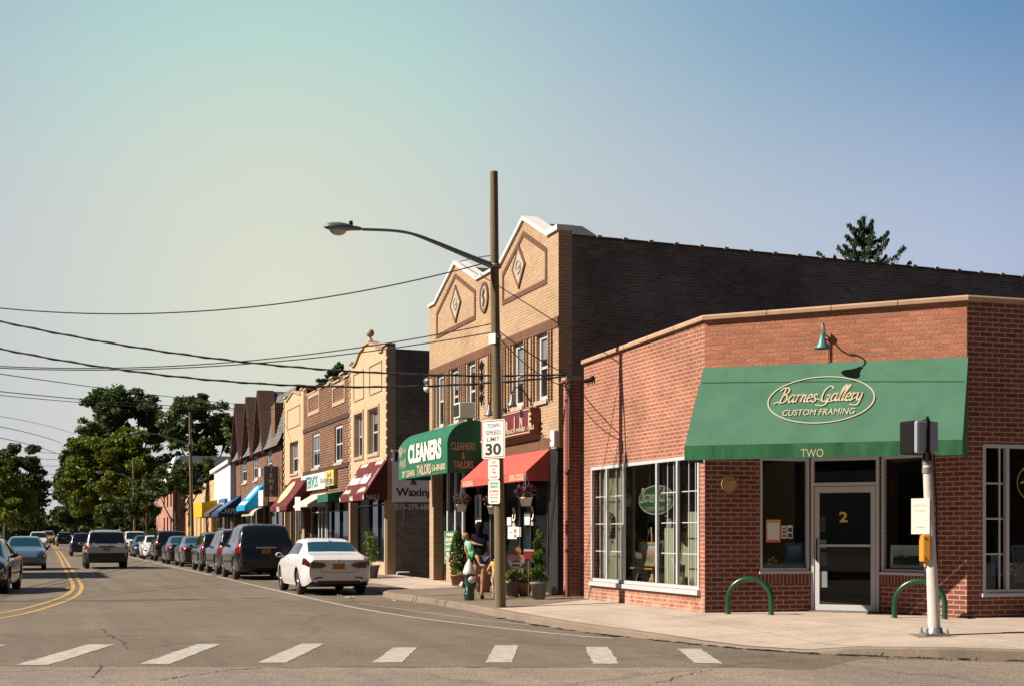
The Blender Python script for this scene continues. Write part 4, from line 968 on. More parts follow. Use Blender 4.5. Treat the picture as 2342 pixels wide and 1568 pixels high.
def shopfront(fr, a0, a1, z0, z1, parent, mull=(), w=-.3, fmat='alu', stall=.45, stallmat='brick_dark', glass='glass_dark', transom=None, fw=.06):
    m = MB(); m.fbox(fr, a0+.01, a1-.01, w-.06, w-.03, z0+stall, z1); o = m.build('shop_window', M[glass], parent)
    m = MB(); m.fbox(fr, a0+.01, a1-.01, w-.08, w+.06, z0, z0+stall-.004); m.build('stall_riser', M[stallmat], parent)
    m = MB()
    for a in [a0+.04]+list(mull)+[a1-.04]: m.fbox(fr, a-fw/2, a+fw/2, w-.025, w+.04, z0+stall, z1-.05)
    m.fbox(fr, a0+.01, a1-.01, w-.024, w+.038, z1-.05, z1); m.fbox(fr, a0+.01, a1-.01, w-.024, w+.05, z0+stall-.003, z0+stall+.05)
    if transom: m.fbox(fr, a0+.01, a1-.01, w-.02, w+.03, transom-.025, transom+.025)
    m.build('frame', M[fmat], o); return o
def shopdoor(fr, a0, a1, z0, z1, parent, w=-.3, fmat='alu', glass='glass_dark'):
    m = MB(); f = .09
    m.fbox(fr, a0, a0+f, w-.02, w+.045, z0, z1); m.fbox(fr, a1-f, a1, w-.02, w+.045, z0, z1); m.fbox(fr, a0+f, a1-f, w-.02, w+.045, z0, z0+.2); m.fbox(fr, a0+f, a1-f, w-.02, w+.045, z1-f, z1)
    d = m.build('door', M[fmat], parent); m = MB(); m.fbox(fr, a0+f*.8, a1-f*.8, w-.005, w+.005, z0+.15, z1-f*.8); m.build('pane', M[glass], d)
    m = MB(); m.fbox(fr, a0+.12, a0+.15, w+.046, w+.09, z0+.95, z0+1.3); m.build('handle', M['chrome'], d); return d
def letters(s, fr, a, z, h, width, mat, parent, w=.012, bold=.02, shear=0, flip=True, name='lettering', slope=None):
    return text_mesh(s, fr, a, z, h=h, width=width, w=w, bold=bold, shear=shear, flip=flip, slope=slope).build(name, mat, parent)
def scribble(fr, a0, a1, z0, z1, n, wd, w, seed=1, mb=None):   # illegible hand lettering
    r = random.Random(seed); mb = mb or MB(); k = 0
    for i in range(n):
        x0 = a0+(a1-a0)*i/n; x1 = a0+(a1-a0)*(i+.8)/n; h = z1-z0
        P = smooth([(x0, z0+h*r.uniform(0, .3), 0), (x0+(x1-x0)*.3, z1-h*r.uniform(0, .3), 0), (x0+(x1-x0)*.5, z0+h*r.uniform(0, .4), 0), (x0+(x1-x0)*.75, z0+h*r.uniform(.5, 1), 0), (x1, z0+h*r.uniform(0, .3), 0)], 3)
        strip(fr, [(p.x, p.y) for p in P], wd, w, .002, mb)
    return mb
S = STREET

# ======== two-storey shop with twin gables
Y0, Y1 = 30.4, 41.7
tw = thing('gabled_shop_building', 'two-storey tan brick shop building with twin white-capped gables', 'building', (FX, Y0, 0))
wins = [(31.12, 31.92), (32.84, 33.68), (34.55, 35.35), (36.86, 37.70), (38.50, 39.34), (40.05, 40.89)]
WZ0, WZ1 = 4.68, 6.25; SF0, SF1, SFZ = 30.95, 41.25, 3.5
m = wall(S, Y0, Y1, 0, 8.33, [(a, b, WZ0, WZ1) for a, b in wins]+[(SF0, SF1, .2, SFZ)], .3)
gx = [(Y0, 8.33), (Y0, 8.42), (31.08, 8.42), (31.1, 8.40), (32.82, 9.14), (34.55, 8.40), (34.6, 8.35), (36.85, 8.35), (38.85, 9.14), (40.85, 8.40), (40.9, 8.35), (Y1, 8.35), (Y1, 8.33)]
m.poly([S.p(a, 0, z) for a, z in gx])
m.build('wall', M['brick_tan'], tw)
m = MB()
for a0, a1, az in ((31.1, 34.55, 32.82), (36.85, 40.85, 38.85)):   # gable fronts have depth: the little roofs behind
    m.poly([S.p(a0, 0, 8.36), S.p(az, 0, 9.10), S.p(az, -1.5, 9.10), S.p(a0, -1.5, 8.36)]); m.poly([S.p(az, 0, 9.10), S.p(a1, 0, 8.36), S.p(a1, -1.5, 8.36), S.p(az, -1.5, 9.10)])
    m.poly([S.p(a0, -1.5, 8.0), S.p(a0, -1.5, 8.36), S.p(az, -1.5, 9.10), S.p(a1, -1.5, 8.36), S.p(a1, -1.5, 8.0)])
m.poly([(FX+.02, Y0+.02, 7.85), (30, Y0+.02, 7.85), (30, Y1-.02, 7.85), (FX+.02, Y1-.02, 7.85)])
m.build('roof', M['shingle'], tw)
m = MB()
def cope(m, pts, d0=-.34, d1=.06, th=.10):
    for (a, z), (b, y) in zip(pts, pts[1:]):
        m.prism([S.p(a, d1, z), S.p(b, d1, y), S.p(b, d1, y+th), S.p(a, d1, z+th)], -S.n*(d1-d0))
cope(m, [(31.02, 8.39), (32.82, 9.15)]); cope(m, [(32.825, 9.15), (34.62, 8.39)]); cope(m, [(36.78, 8.37), (38.85, 9.15)]); cope(m, [(38.855, 9.15), (40.95, 8.37)])
cope(m, [(34.63, 8.355), (36.77, 8.355)], th=.07); cope(m, [(40.96, 8.355), (Y1+.04, 8.355)], th=.08); cope(m, [(Y0-.05, 8.425), (31.015, 8.425)], d0=-.36, th=.12)
m.build('coping', M['white'], tw)
# side wall towards the gallery: tan return, then dark weathered brick
sdW = Frame((FX, Y0, 0), (1, 0, 0), (0, -1, 0))
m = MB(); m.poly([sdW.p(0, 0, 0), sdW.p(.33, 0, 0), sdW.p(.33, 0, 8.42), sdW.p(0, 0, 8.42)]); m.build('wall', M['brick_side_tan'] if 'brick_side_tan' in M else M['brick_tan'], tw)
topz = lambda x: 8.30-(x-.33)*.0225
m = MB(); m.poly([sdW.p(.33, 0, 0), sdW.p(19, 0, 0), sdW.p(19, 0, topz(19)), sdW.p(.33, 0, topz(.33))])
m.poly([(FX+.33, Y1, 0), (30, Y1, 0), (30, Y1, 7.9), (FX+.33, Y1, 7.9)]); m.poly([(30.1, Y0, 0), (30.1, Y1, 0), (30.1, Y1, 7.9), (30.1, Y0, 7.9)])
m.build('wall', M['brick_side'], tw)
m = MB(); m.poly([(FX, Y1, 0), (FX+.33, Y1, 0), (FX+.33, Y1, 8.33), (FX, Y1, 8.33)]); m.build('wall', M['brick_tan'], tw)
m = MB(); k = 0; x = .36
while x < 18.6:
    x1 = x+.60; m.prism([sdW.p(x, .035, topz(x)), sdW.p(x1, .035, topz(x1)), sdW.p(x1, .03, topz(x1)+.05), sdW.p(x, .03, topz(x)+.05)], (0, .3, 0)); x = x1+.04
m.build('coping', M['coping_dark'], tw)
x = .98
while x < 18.6: m = MB(); m.prism([sdW.p(x-.06, .05, topz(x)+.02), sdW.p(x+.06, .05, topz(x)+.02), sdW.p(x+.05, .05, topz(x)+.075), sdW.p(x-.05, .05, topz(x)+.075)], (0, .34, 0)); m.build('coping_roll', M['coping'], tw); x += .64
m = MB(); m.fbox(S, Y0-.005, Y1, 0, .022, 6.25, 6.48); m.build('band_course', M['brick_band'], tw); m = MB(); m.fbox(S, 30.9, 36.3, 0, .03, 3.53, 3.78); m.build('lintel', M['brick_band'], tw)
m = MB(); m.box(FX-.03, FX+.30, Y0-.03, SF0+.02, .18, 3.52); m.build('corner_post', M['trim_black'], tw)
m = strip(S, [(40.81, 7.38), (36.92, 7.38), (36.92, 8.06), (38.85, 8.83), (40.81, 8.03)], .12, .0, .022, closed=True); m.build('brick_panel_frame', M['brick_band'], tw)
m = strip(S, [(34.45, 7.40), (31.21, 7.40), (31.21, 8.12), (32.85, 8.82), (34.45, 8.10)], .12, .0, .022, closed=True)
m.build('brick_panel_frame', M['brick_band'], tw)
M['brick_rib'] = brick('stacked_tan_brick', (.36, .24, .15), (.27, .165, .10), (.14, .09, .06), w=.3, h=.075, ms=.012)
m = MB(); rb = []
for i in range(6):
    a, b = wins[i]
    for x in (a-.13, a-.30, b+.13, b+.30):
        if Y0+.2 < x < Y1-.2 and all(abs(x-y) > .1 for y in rb): rb.append(x); m = MB(); m.fbox(S, x-.035, x+.035, 0, .05, WZ0-.05, WZ1-.01); m.build('brick_rib', M['brick_rib'], tw)
def lozenge(ca, cz, ha, hz):
    m = MB(); m.prism([S.p(ca-ha, 0, cz), S.p(ca, 0, cz+hz), S.p(ca+ha, 0, cz), S.p(ca, 0, cz-hz)], S.n*.03)
    strip(S, [(ca+.18*math.cos(k*.5236), cz+.16*math.sin(k*.5236)) for k in range(12)], .03, .03, .02, m, closed=True); strip(S, [(ca-.1, cz), (ca+.1, cz)], .05, .03, .02, m)
    return m
for (ca, cz, ha, hz) in ((38.78, 8.02, .50, .49), (33.18, 8.08, .46, .49)):
    o = lozenge(ca, cz, ha, hz).build('medallion', M['stone'], tw)
    strip(S, [(ca-ha, cz), (ca, cz+hz), (ca+ha, cz), (ca, cz-hz)], .07, .0, .04, closed=True).build('border', M['brick_band'], o)
P = [(36.04+.32*math.cos(k*math.pi/14), 7.78+.36*math.sin(k*math.pi/14)) for k in range(28)]
m = MB(); m.prism([S.p(a, 0, z) for a, z in P], S.n*.03); o = m.build('medallion', M['stone'], tw)
strip(S, P, .09, 0, .045, closed=True).build('border', M['brick_band'], o)
m = MB(); strip(S, [(36.1, 7.55), (36.0, 7.7), (36.12, 7.85), (35.98, 7.98)], .09, .03, .02, m); m.build('relief', M['brick_dark'], o)
for i, (a, b) in enumerate(wins): sash(S, a+.01, b-.01, WZ0+.01, WZ1-.01, tw, w=-.08, blind=[.3, .55, .2, .1, .3, .45][i], fw=.11)
# ground floor
mu = [yu(u) for u in (1008, 1045, 1080)]
shopfront(S, yu(1046), SF1-.9, .2, SFZ, tw, [yu(1028)], w=-.2, fmat='white_trim', stall=.75, stallmat='brick_tan', fw=.12)
shopfront(S, SF0, yu(1165), .2, SFZ, tw, [yu(1190), yu(1228)], w=-.3, fmat='trim_black', stall=.35, stallmat='trim_black', fw=.07)
shopfront(S, yu(1145), yu(1050), .2, SFZ, tw, [yu(1080), yu(1105)], w=-.55, fmat='galv', stall=.3, stallmat='trim_black', fw=.05)
shopdoor(S, SF1-.88, SF1-.06, .2, 2.6, tw, w=-.35, fmat='trim_black'); shopdoor(S, yu(1164), yu(1146), .2, 2.6, tw, w=-.5, fmat='trim_black')
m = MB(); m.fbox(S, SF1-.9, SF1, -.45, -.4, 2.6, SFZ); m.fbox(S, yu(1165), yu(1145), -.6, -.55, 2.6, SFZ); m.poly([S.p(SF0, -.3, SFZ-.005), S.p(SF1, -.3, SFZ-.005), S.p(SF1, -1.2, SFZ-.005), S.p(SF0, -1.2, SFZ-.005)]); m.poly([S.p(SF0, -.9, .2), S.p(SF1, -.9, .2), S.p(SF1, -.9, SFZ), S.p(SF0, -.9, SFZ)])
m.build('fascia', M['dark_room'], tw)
# round-topped green awning
EC = 1.0; xf = FX-EC
ar, al = yu(1023, xf), yu(912, xf); zb0 = onx(1023, 1080, xf)[1]; ztop = onx(1100, 962, FX)[1]; zs = onx(1023, 1012, xf)[1]
prof = [(0.01, ztop)]+[(EC*.25+EC*.75*math.sin(th), zs+(ztop-zs)*math.cos(th)) for th in [k*math.pi/2/8 for k in range(9)]]+[(EC, zb0)]
m = MB(); NA = 10; n_ = len(prof)
vs = [S.p(ar+(al-ar)*i/NA, w_+(.012 if i % 2 else 0)*(1 if 0 < j < n_-1 else 0), z) for i in range(NA+1) for j, (w_, z) in enumerate(prof)]
m.add(vs, [(i*n_+j, (i+1)*n_+j, (i+1)*n_+j+1, i*n_+j+1) for i in range(NA) for j in range(n_-1)], True)
aw_c = m.build('awning', M['awn_green2'], tw, recalc=False)
for a in (al+.002, ar-.002): m = MB(); m.poly([S.p(a, w_, z) for w_, z in prof]+[S.p(a, .01, zb0)]); sp_ = m.build('side_panel', M['awn_green2'], aw_c, recalc=False)
CF = Frame((xf, 0, 0), (0, 1, 0), (-1, 0, 0))
def put(s, fr, u0, v0, u1, v1, mat, parent, w=.02, bold=.03, shear=0, name='lettering', vh=None):
    (a0, z0), (a1, z1) = fr.at(u0, v0), fr.at(u1, v1)
    h = vh if vh else None
    return letters(s, fr, (a0+a1)/2, (z0+z1)/2, h, abs(a1-a0), mat, parent, w=w, bold=bold, shear=shear, name=name)
hC = CF.at(975, 1010)[1]-CF.at(975, 1059)[1]
put('CLEANERS', CF, 935, 1039, 1011, 1023, M['white_letter'], aw_c, bold=.045, vh=hC*.92)
put('TAILORS', CF, 955, 1075, 987, 1070, M['cream'], aw_c, vh=.29, bold=.03)
put('516-489-8000', CF, 989, 1070, 1020, 1064, M['cream'], aw_c, vh=.19, bold=.03); put('DRY CLEANING', CF, 921, 1084, 950, 1080, M['cream'], aw_c, vh=.19, bold=.03)
mb = scribble(CF, CF.at(920, 1000)[0], CF.at(914, 1000)[0], CF.at(915, 1047)[1], CF.at(915, 1020)[1], 2, .028, .02, 4)
mb = scribble(CF, CF.at(930, 1000)[0], CF.at(912, 1000)[0], CF.at(915, 1040)[1], CF.at(915, 1022)[1], 3, .026, .02, 2, mb); scribble(CF, CF.at(930, 1000)[0], CF.at(915, 1000)[0], CF.at(920, 1072)[1], CF.at(920, 1046)[1], 3, .026, .02, 9, mb)
mb.build('lettering', M['cream'], aw_c)
PFc = Frame((FX, ar-.004, 0), (1, 0, 0), (0, -1, 0))
for s_, (u0, u1, v, hh) in {'CLEANERS': (1031, 1087, 1019, .20), '&': (1056, 1063, 1041, .17), 'TAILORS': (1037, 1082, 1061, .20)}.items():
    (x0, z0), (x1, z1) = PFc.at(u0, v), PFc.at(u1, v)
    letters(s_, PFc, (x0+x1)/2, (z0+z1)/2, hh, x1-x0, M['cream'], sp_, w=.01, bold=.01, flip=False)
# red awning
ER = .62
RX = Frame((FX-ER, 0, 0), (0, 1, 0), (-1, 0, 0))
a_r_, a_l_ = RX.at(1202, 1080)[0], RX.at(1055, 1098)[0]
zt_r = onx(1258, 1024)[1]; zb_r = RX.at(1202, 1078)[1]; zv_r = RX.at(1202, 1098)[1]
aw_r, val_r, SLr, VFr = slope_awning(S, a_r_, a_l_, ER, zt_r, zb_r, zv_r, M['awn_red'], tw)
put('505-3255', VFr, 1166, 1093, 1198, 1088, M['cream'], val_r, w=.014, vh=.145, bold=.03); put('6 FLORAL', VFr, 1060, 1106, 1083, 1103, M['cream'], val_r, w=.014, vh=.15, bold=.05)
# burgundy sign board over it
(b0, z0), (b1, z1) = S.at(1237, 990), S.at(1150, 945)
zlo = onx(1237, 991)[1]; zhi = onx(1237, 930)[1]
sb_ = thing('sign_board', 'burgundy board with raised gold letters above the faded red awning', 'sign', S.p((b0+36)/2, 0, zlo))
m = MB(); m.fbox(S, b0, 35.6, .02, .26, zlo, zhi); m.build('board', M['burgundy'], sb_, bevel=.02)
m = MB(); m.fbox(S, b0+.03, 35.57, .255, .275, zlo+.03, zlo+.055); m.fbox(S, b0+.03, 35.57, .255, .275, zhi-.055, zhi-.03); m.fbox(S, b0+.03, b0+.055, .255, .275, zlo+.056, zhi-.056); m.build('trim', M['cream'], sb_)
SB = Frame(S.p(0, .26, 0), S.t, S.n); mb = MB()
for ch, u, v in (('R', 1161, 977), ('I', 1178, 966), ('N', 1193, 962), ('E', 1213, 957)):
    a, z = SB.at(u, v); text_mesh(ch, SB, a, z, h=.30, width=.20 if ch != 'I' else .07, w=.02, bold=.035, flip=True, mb=mb)
a, z = SB.at(1190, 987); text_mesh('FRENCH WINES · DELI', SB, SB.at(1188, 985)[0], zlo+.14, h=.10, width=SB.at(1155, 985)[0]-SB.at(1222, 985)[0], w=.02, bold=.03, flip=True, mb=mb)
mb.build('lettering', M['cream'], sb_)
def sign_lamp(label, u, v, x_out):
    fr = Frame((FX-x_out, 0, 0), (0, 1, 0), (-1, 0, 0)); a, z = fr.at(u, v); c = fr.p(a, 0, z)
    t = thing('sign_lamp', label, 'lamp', (FX, a, z), 'gooseneck lamps over the burgundy sign')
    m = MB(); m.tube(smooth([(FX, a, z+.05), (FX-.2, a, z+.35), (FX-x_out*.8, a, z+.45), (FX-x_out, a, z+.3)], 5), .015, 6); m.build('arm', M['black'], t)
    m = MB(); m.lathe([(0, .30), (.04, .28), (.045, .16), (.12, .02), (.125, 0), (.11, .01), (.04, .14)], c, 14); m.build('shade', M['lamp_grey'], t)
sign_lamp('grey gooseneck lamp left of the wooden pole over the sign', 1119, 950, .45); sign_lamp('grey gooseneck lamp right of the wooden pole under a window', 1171, 928, .5)
al_ = thing('alarm_box', 'white alarm box with red spot at the brick corner by the red awning', 'alarm', S.p(Y0+.15, 0, onx(1277, 1018)[1]))
a, z = S.at(1277, 1001); m = MB(); m.fbox(S, a-.12, a+.14, .0, .16, z-.2, z+.18); m.build('case', M['sign_white'], al_, bevel=.03); m = MB(); m.tube([S.p(a+.05, .15, z-.05), S.p(a+.05, .17, z-.05)], .03, 8); m.build('light', M['lamp_red'], al_)
ac = thing('air_conditioner', 'beige window air conditioner above the green cleaners awning', 'air conditioner', S.p(37.28, 0, 4.68))
m = MB(); m.fbox(S, 36.98, 37.58, -.05, .42, 4.70, 5.12); m.build('case', M['pot_white'], ac, bevel=.02); m = MB(); m.fbox(S, 37.03, 37.53, .421, .43, 4.75, 5.07)
m.build('grille', M['trim_black'], ac)
# iron scroll sign standing out from the brick
ir = thing('iron_bracket', 'wrought iron scrollwork sign bracket between the upper windows', 'bracket', S.p(36.15, 0, 5.0))
m = MB(); m.tube([S.p(36.15, .06, 4.95), S.p(36.15, .06, 6.15)], .02, 6)
for k in range(4): m.tube([S.p(36.15+.11*math.cos(q_), .06, 5.15+.28*k+.11*math.sin(q_)) for q_ in [i*.6 for i in range(12)]], .02, 6)
m.build('scroll', M['black'], ir)
# floodlights on the far corner
for i, v in enumerate((872, 888)):
    a, z = yu(969), zz(969, v, FX); c = Vector((FX+.1, Y1+.15, onx(969, v)[1])); c = S.p(Y1+.25, -.02, onx(975, v)[1])
    t = thing('flood_light', ['upper round floodlight on the far end of the tan brick wall', 'lower pale floodlight on the far end of the tan brick wall'][i], 'lamp', c, 'floodlights on the tan brick corner')
    m = MB(); m.tube([c+Vector((.0, -.25, .05)), c], .02, 6); m.build('arm', M['galv'], t); m = MB(); m.lathe([(0, -.13), (.06, -.12), (.12, .02), (.125, .06), (0, .05)], c, 14, 'y'); m.build('head', M['pot_white' if i else 'lamp_grey'], t)
# lettering and notices on the shop windows
KF = Frame(S.p(0, -.165, 0), S.t, S.n)
(a0, z1), (a1, z0) = KF.at(1043, 1213), KF.at(1016, 1288); a0, a1 = min(a0, a1), max(a0, a1)
sg2 = thing('window_sign', 'green price sign with white lines in the cleaners window', 'sign', KF.p((a0+a1)/2, 0, z0))
m = MB(); m.fbox(KF, a0, a1, 0, .006, z0, z1); m.build('board', M['awn_green'], sg2)
mb = MB(); hh = (z1-z0)/7
for k, s_ in enumerate(('FREE', 'DELIVERY', 'SAME DAY', 'CLEANING', 'SHIRTS', 'ALTERATIONS')): text_mesh(s_, KF, (a0+a1)/2, z1-hh*(k+.75), h=hh*.6, width=(a1-a0)*.8*(len(s_)/11)**.4, w=.008, flip=True, bold=.02, mb=mb)
mb.build('lettering', M['white_letter'], sg2); m = MB(); m.fbox(KF, a0+.05, a1-.05, .006, .009, z1-hh*2.2, z1-hh*2.1); m.fbox(KF, a0+.05, a1-.05, .006, .009, z1-hh*4.2, z1-hh*4.1); m.build('rule', M['gold_letter'], sg2)
NF = Frame(S.p(0, -.3, 0), S.t, S.n); NF2 = Frame(S.p(0, -.55, 0), S.t, S.n)
def snote(label, fr, u0, v0, u1, v1, mat, name='notice', lines=None, lm=None):
    return notice(label, fr, (u0, v0, u1, v1), .03, mat, name, lines, lm)
snote('tall white banner with a blue stripe behind the shop glass', NF2, 1086, 1131, 1101, 1204, M['paper'], 'banner', [(.35, .3, .3, .62)], M['awn_blue'])
snote('white menu sheet left of the others on the dark shop glass', NF, 1161.6, 1203, 1174.5, 1231, M['paper'], 'menu', [(.2, .5, .5, .05)])
snote('middle menu sheet with dark print on the shop glass', NF, 1175, 1203, 1182, 1231, M['sign_white'], 'menu', [(.2, .1, .6, .25), (.2, .5, .6, .3)], M['wood'])
snote('pinkish menu sheet right of the others on the shop glass', NF, 1183, 1204, 1191.6, 1226, M['sign_grey'], 'menu')
snote('small white card above the menu sheets', NF, 1160, 1182, 1169.4, 1200, M['paper'], 'card')
snote('grey photo leaflet beside the right white letter on the glass', NF, 1199, 1170, 1213, 1200, M['grey_print'], 'leaflet', [(.1, .05, .8, .6)], M['paper'])
for lab, u, v in (('left white letter D stuck on the dark shop glass', 1177.5, 1176.5), ('right white letter D stuck on the dark shop glass', 1218.8, 1173.5)):
    a, z = NF.at(u, v); t = thing('window_letter', lab, 'window lettering', NF.p(a, .03, z-.15), 'white letters on the shop glass')
    mb = strip(NF, [(a-x, z+y) for x, y in [(p.x, p.y) for p in smooth([(-.1, .12, 0), (.0, .17, 0), (.1, .08, 0), (.1, -.05, 0), (.02, -.13, 0), (-.1, -.1, 0), (-.03, .08, 0), (0, .14, 0)], 4)]], .05, .03, .003)
    text_mesh('DELI', NF, a, z-.24, h=.09, width=.2, w=.033, flip=True, bold=.03, mb=mb); mb.build('letter', M['white_letter'], t)

# ======== tan stucco building with a ball finial
T0, T1 = 47.27, 53.39
tb = thing('stucco_shop_building', 'tan stucco shop building with a ball on its scrolled parapet', 'building', (FX, T0, 0))
w1_, w2_ = (48.5, 50.1), (51.05, 52.45)
m = wall(S, T0, T1, 0, 7.6, [(*w1_, 4.39, 5.95), (*w2_, 4.39, 5.95), (T0+.35, T1-.25, .2, 3.55)], .3)
oc = (T0+T1)/2
half = [(3.06, 7.6), (3.06, 7.93), (2.55, 7.93), (2.5, 7.78), (2.1, 7.80), (1.7, 7.9), (1.35, 8.08), (1.0, 8.2), (.55, 8.24), (.5, 8.32)]
m.poly([S.p(oc-a, 0, z) for a, z in half]+[S.p(oc+a, 0, z) for a, z in half[::-1]])
m.build('wall', M['stucco'], tb)
m = MB(); pts = [(oc-a, z) for a, z in half[1:]]+[(oc+a, z) for a, z in half[:0:-1]]
cope(m, pts, d0=-.3, d1=.07, th=.07); m.build('coping', M['stucco_trim'], tb)
sdT = Frame((FX, T0, 0), (1, 0, 0), (0, -1, 0))
m = MB(); m.poly([sdT.p(0, 0, 0), sdT.p(.30, 0, 0), sdT.p(.30, 0, 7.95), sdT.p(0, 0, 7.95)]); m.build('wall', M['stucco_trim'], tb)
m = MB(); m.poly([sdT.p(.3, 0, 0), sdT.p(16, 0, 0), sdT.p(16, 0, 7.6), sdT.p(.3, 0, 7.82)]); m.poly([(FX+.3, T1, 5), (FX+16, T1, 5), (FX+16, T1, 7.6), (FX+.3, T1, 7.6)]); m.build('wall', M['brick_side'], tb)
m = MB(); m.poly([(FX+.05, T0+.05, 7.4), (FX+16, T0+.05, 7.4), (FX+16, T1-.05, 7.4), (FX+.05, T1-.05, 7.4)]); m.build('roof', M['coping_dark'], tb)
m = MB()
for k in range(14):
    for a0, a1 in ((T0-.03, T0+.16), (T1-.16, T1+.0)): m.fbox(S, a0, a1, 0, .035, 3.7+k*.3, 3.88+k*.3)
m.build('quoin', M['stucco_trim'], tb)
for a0, a1, b0, b1 in ((48.0, 49.9, 6.5, 7.5), (50.9, 52.6, 6.5, 7.5)): strip(S, [(a0, b0), (a1, b0), (a1, b1), (a0, b1)], .05, 0, .03, closed=True).build('moulding', M['stucco_trim'], tb)
for (a0, a1) in (w1_, w2_): strip(S, [(a0-.08, 4.32), (a1+.08, 4.32), (a1+.08, 6.03), (a0-.08, 6.03)], .1, 0, .04, closed=True).build('window_surround', M['stucco_trim'], tb)
m = MB(); m.lathe([(.16, 0), (.17, .05), (.09, .1), (.05, .2), (.05, .24)], S.p(oc, -.1, 8.39), 14); m.ball(S.p(oc, -.1, 8.74), .15); m.build('finial', M['stucco_trim'], tb)
sash(S, *w1_, 4.4, 5.94, tb, w=-.16, six=True, blind=.25); sash(S, *w2_, 4.4, 5.94, tb, w=-.16, six=True, blind=.45)
shopfront(S, T0+.36, T1-.26, .2, 3.54, tb, [yu(865), yu(848), yu(828)], w=-.3, fmat='trim_black', stall=.4, stallmat='stucco_trim', transom=2.6)
for a0, a1 in ((T0+.05, T0+.2), (T1-.3, T1-.12)): m = MB(); m.fbox(S, a0, a1, 0, .05, .2, 3.5); m.build('pilaster', M['stucco_trim'], tb)
EN = .8; NX = Frame((FX-EN, 0, 0), (0, 1, 0), (-1, 0, 0))
n0, n1 = NX.at(833, 1130)[0], NX.at(777, 1138)[0]
an, vn, SLn, VFn = slope_awning(S, n0, n1, EN, onx(876, 1050)[1], NX.at(833, 1129)[1], NX.at(833, 1142)[1], M['awn_maroon'], tb)
LS = (SLn.at(850, 1062)[1]); 
text_mesh('Venus Nails', SLn, SLn.at(824, 1096)[0], SLn.at(824, 1096)[1], h=.42, width=abs(SLn.at(803, 1100)[0]-SLn.at(848, 1090)[0]), w=.012, shear=.25, bold=.05, flip=True).build('lettering', M['white_letter'], an)
mb = MB(); hS = SLn.at(833, 1058)[1]
for i, (ca_, cz_) in enumerate(((n0+.9, hS*.90), (n1-.9, hS*.90), (n0+.9, hS*.12), (n1-.9, hS*.12))):
    scribble(SLn, ca_-.55, ca_+.55, cz_-.10, cz_+.12, 4, .05, .012, i+3, mb)
for a in (n0+.25, n1-.25): strip(SLn, [(a+.04*(k % 2), hS*(.25+.06*k)) for k in range(9)], .05, .012, .002, mb)
mb.build('lettering', M['white_letter'], an)
mb = text_mesh('NAILS', VFn, (n0+n1)/2, (NX.at(833, 1129)[1]+NX.at(833, 1142)[1])/2, h=.16, width=.55, w=.014, bold=.03, flip=True)
for a in (n0+.1, n1-.1): mb.fbox(VFn, a-.06, a+.06, .012, .016, NX.at(833, 1140)[1], NX.at(833, 1131)[1])
mb.build('lettering', M['white_letter'], vn)
NPf = Frame((FX, n0-.004, 0), (1, 0, 0), (0, -1, 0)); (x0, z0), (x1, z1) = NPf.at(838, 1135), NPf.at(867, 1135)
text_mesh('NAILS', NPf, (x0+x1)/2, z0, h=.17, width=x1-x0, w=.008, bold=.0).build('lettering', M['white_letter'], an)
# wall sign on its dark side wall
(x0, z1), (x1, z0) = sdT.at(896, 1027), sdT.at(996, 1147)
ws_ = thing('wall_sign', 'pale grey beauty salon board on the dark brick side wall', 'sign', sdT.p((x0+x1)/2, 0, z0))
m = MB(); m.fbox(sdT, x0, x1, 0, .05, z0, z1); m.build('board', M['sign_grey'], ws_)
xc = (x0+x1)/2; mb = MB()
text_mesh('Nails', sdT, xc-.0, sdT.at(946, 1044)[1], h=.34, width=sdT.at(990, 1100)[0]-sdT.at(903, 1100)[0], w=.054, bold=.03, mb=mb)
text_mesh('&', sdT, sdT.at(946, 1100)[0], sdT.at(946, 1100)[1], h=.24, w=.054, bold=.03, mb=mb)
text_mesh('Waxing', sdT, (sdT.at(905, 1125)[0]+sdT.at(988, 1125)[0])/2, sdT.at(946, 1127)[1], h=.36, width=sdT.at(988, 1125)[0]-sdT.at(905, 1125)[0], w=.054, bold=.03, mb=mb)
mb.build('lettering', M['trim_black'], ws_)
text_mesh('516-279-6880', sdT, (sdT.at(904, 1158)[0]+sdT.at(992, 1158)[0])/2, sdT.at(946, 1158)[1], h=.19, width=sdT.at(992, 1158)[0]-sdT.at(904, 1158)[0], w=.01, bold=.01).build('lettering', M['sign_grey'], ws_)
m = MB(); m.tube([sdT.p(.55, .02, 3.6), sdT.p(.62, .03, 3.1), sdT.p(.5, .03, 2.7), sdT.p(.58, .03, 2.2), sdT.p(.5, .03, 1.9)], .015, 5); props(m.build('loose_cable', M['post_paint']), 'pale loose cable hanging down the dark side wall', 'cable')
rl = thing('hand_rail', 'low pale pipe rail at the foot of the dark side wall', 'railing', (11.9, 46.9, .2))
m = MB(); (xa, _), (xb, _) = ony(908, 1305, 46.9), ony(936, 1305, 46.9); zr = ony(908, 1308, 46.9)[1]; m.tube([(xa, 46.9, .15), (xa, 46.9, zr), (xb, 46.9, zr)], .03, 8); m.build('rail', M['post_paint'], rl)

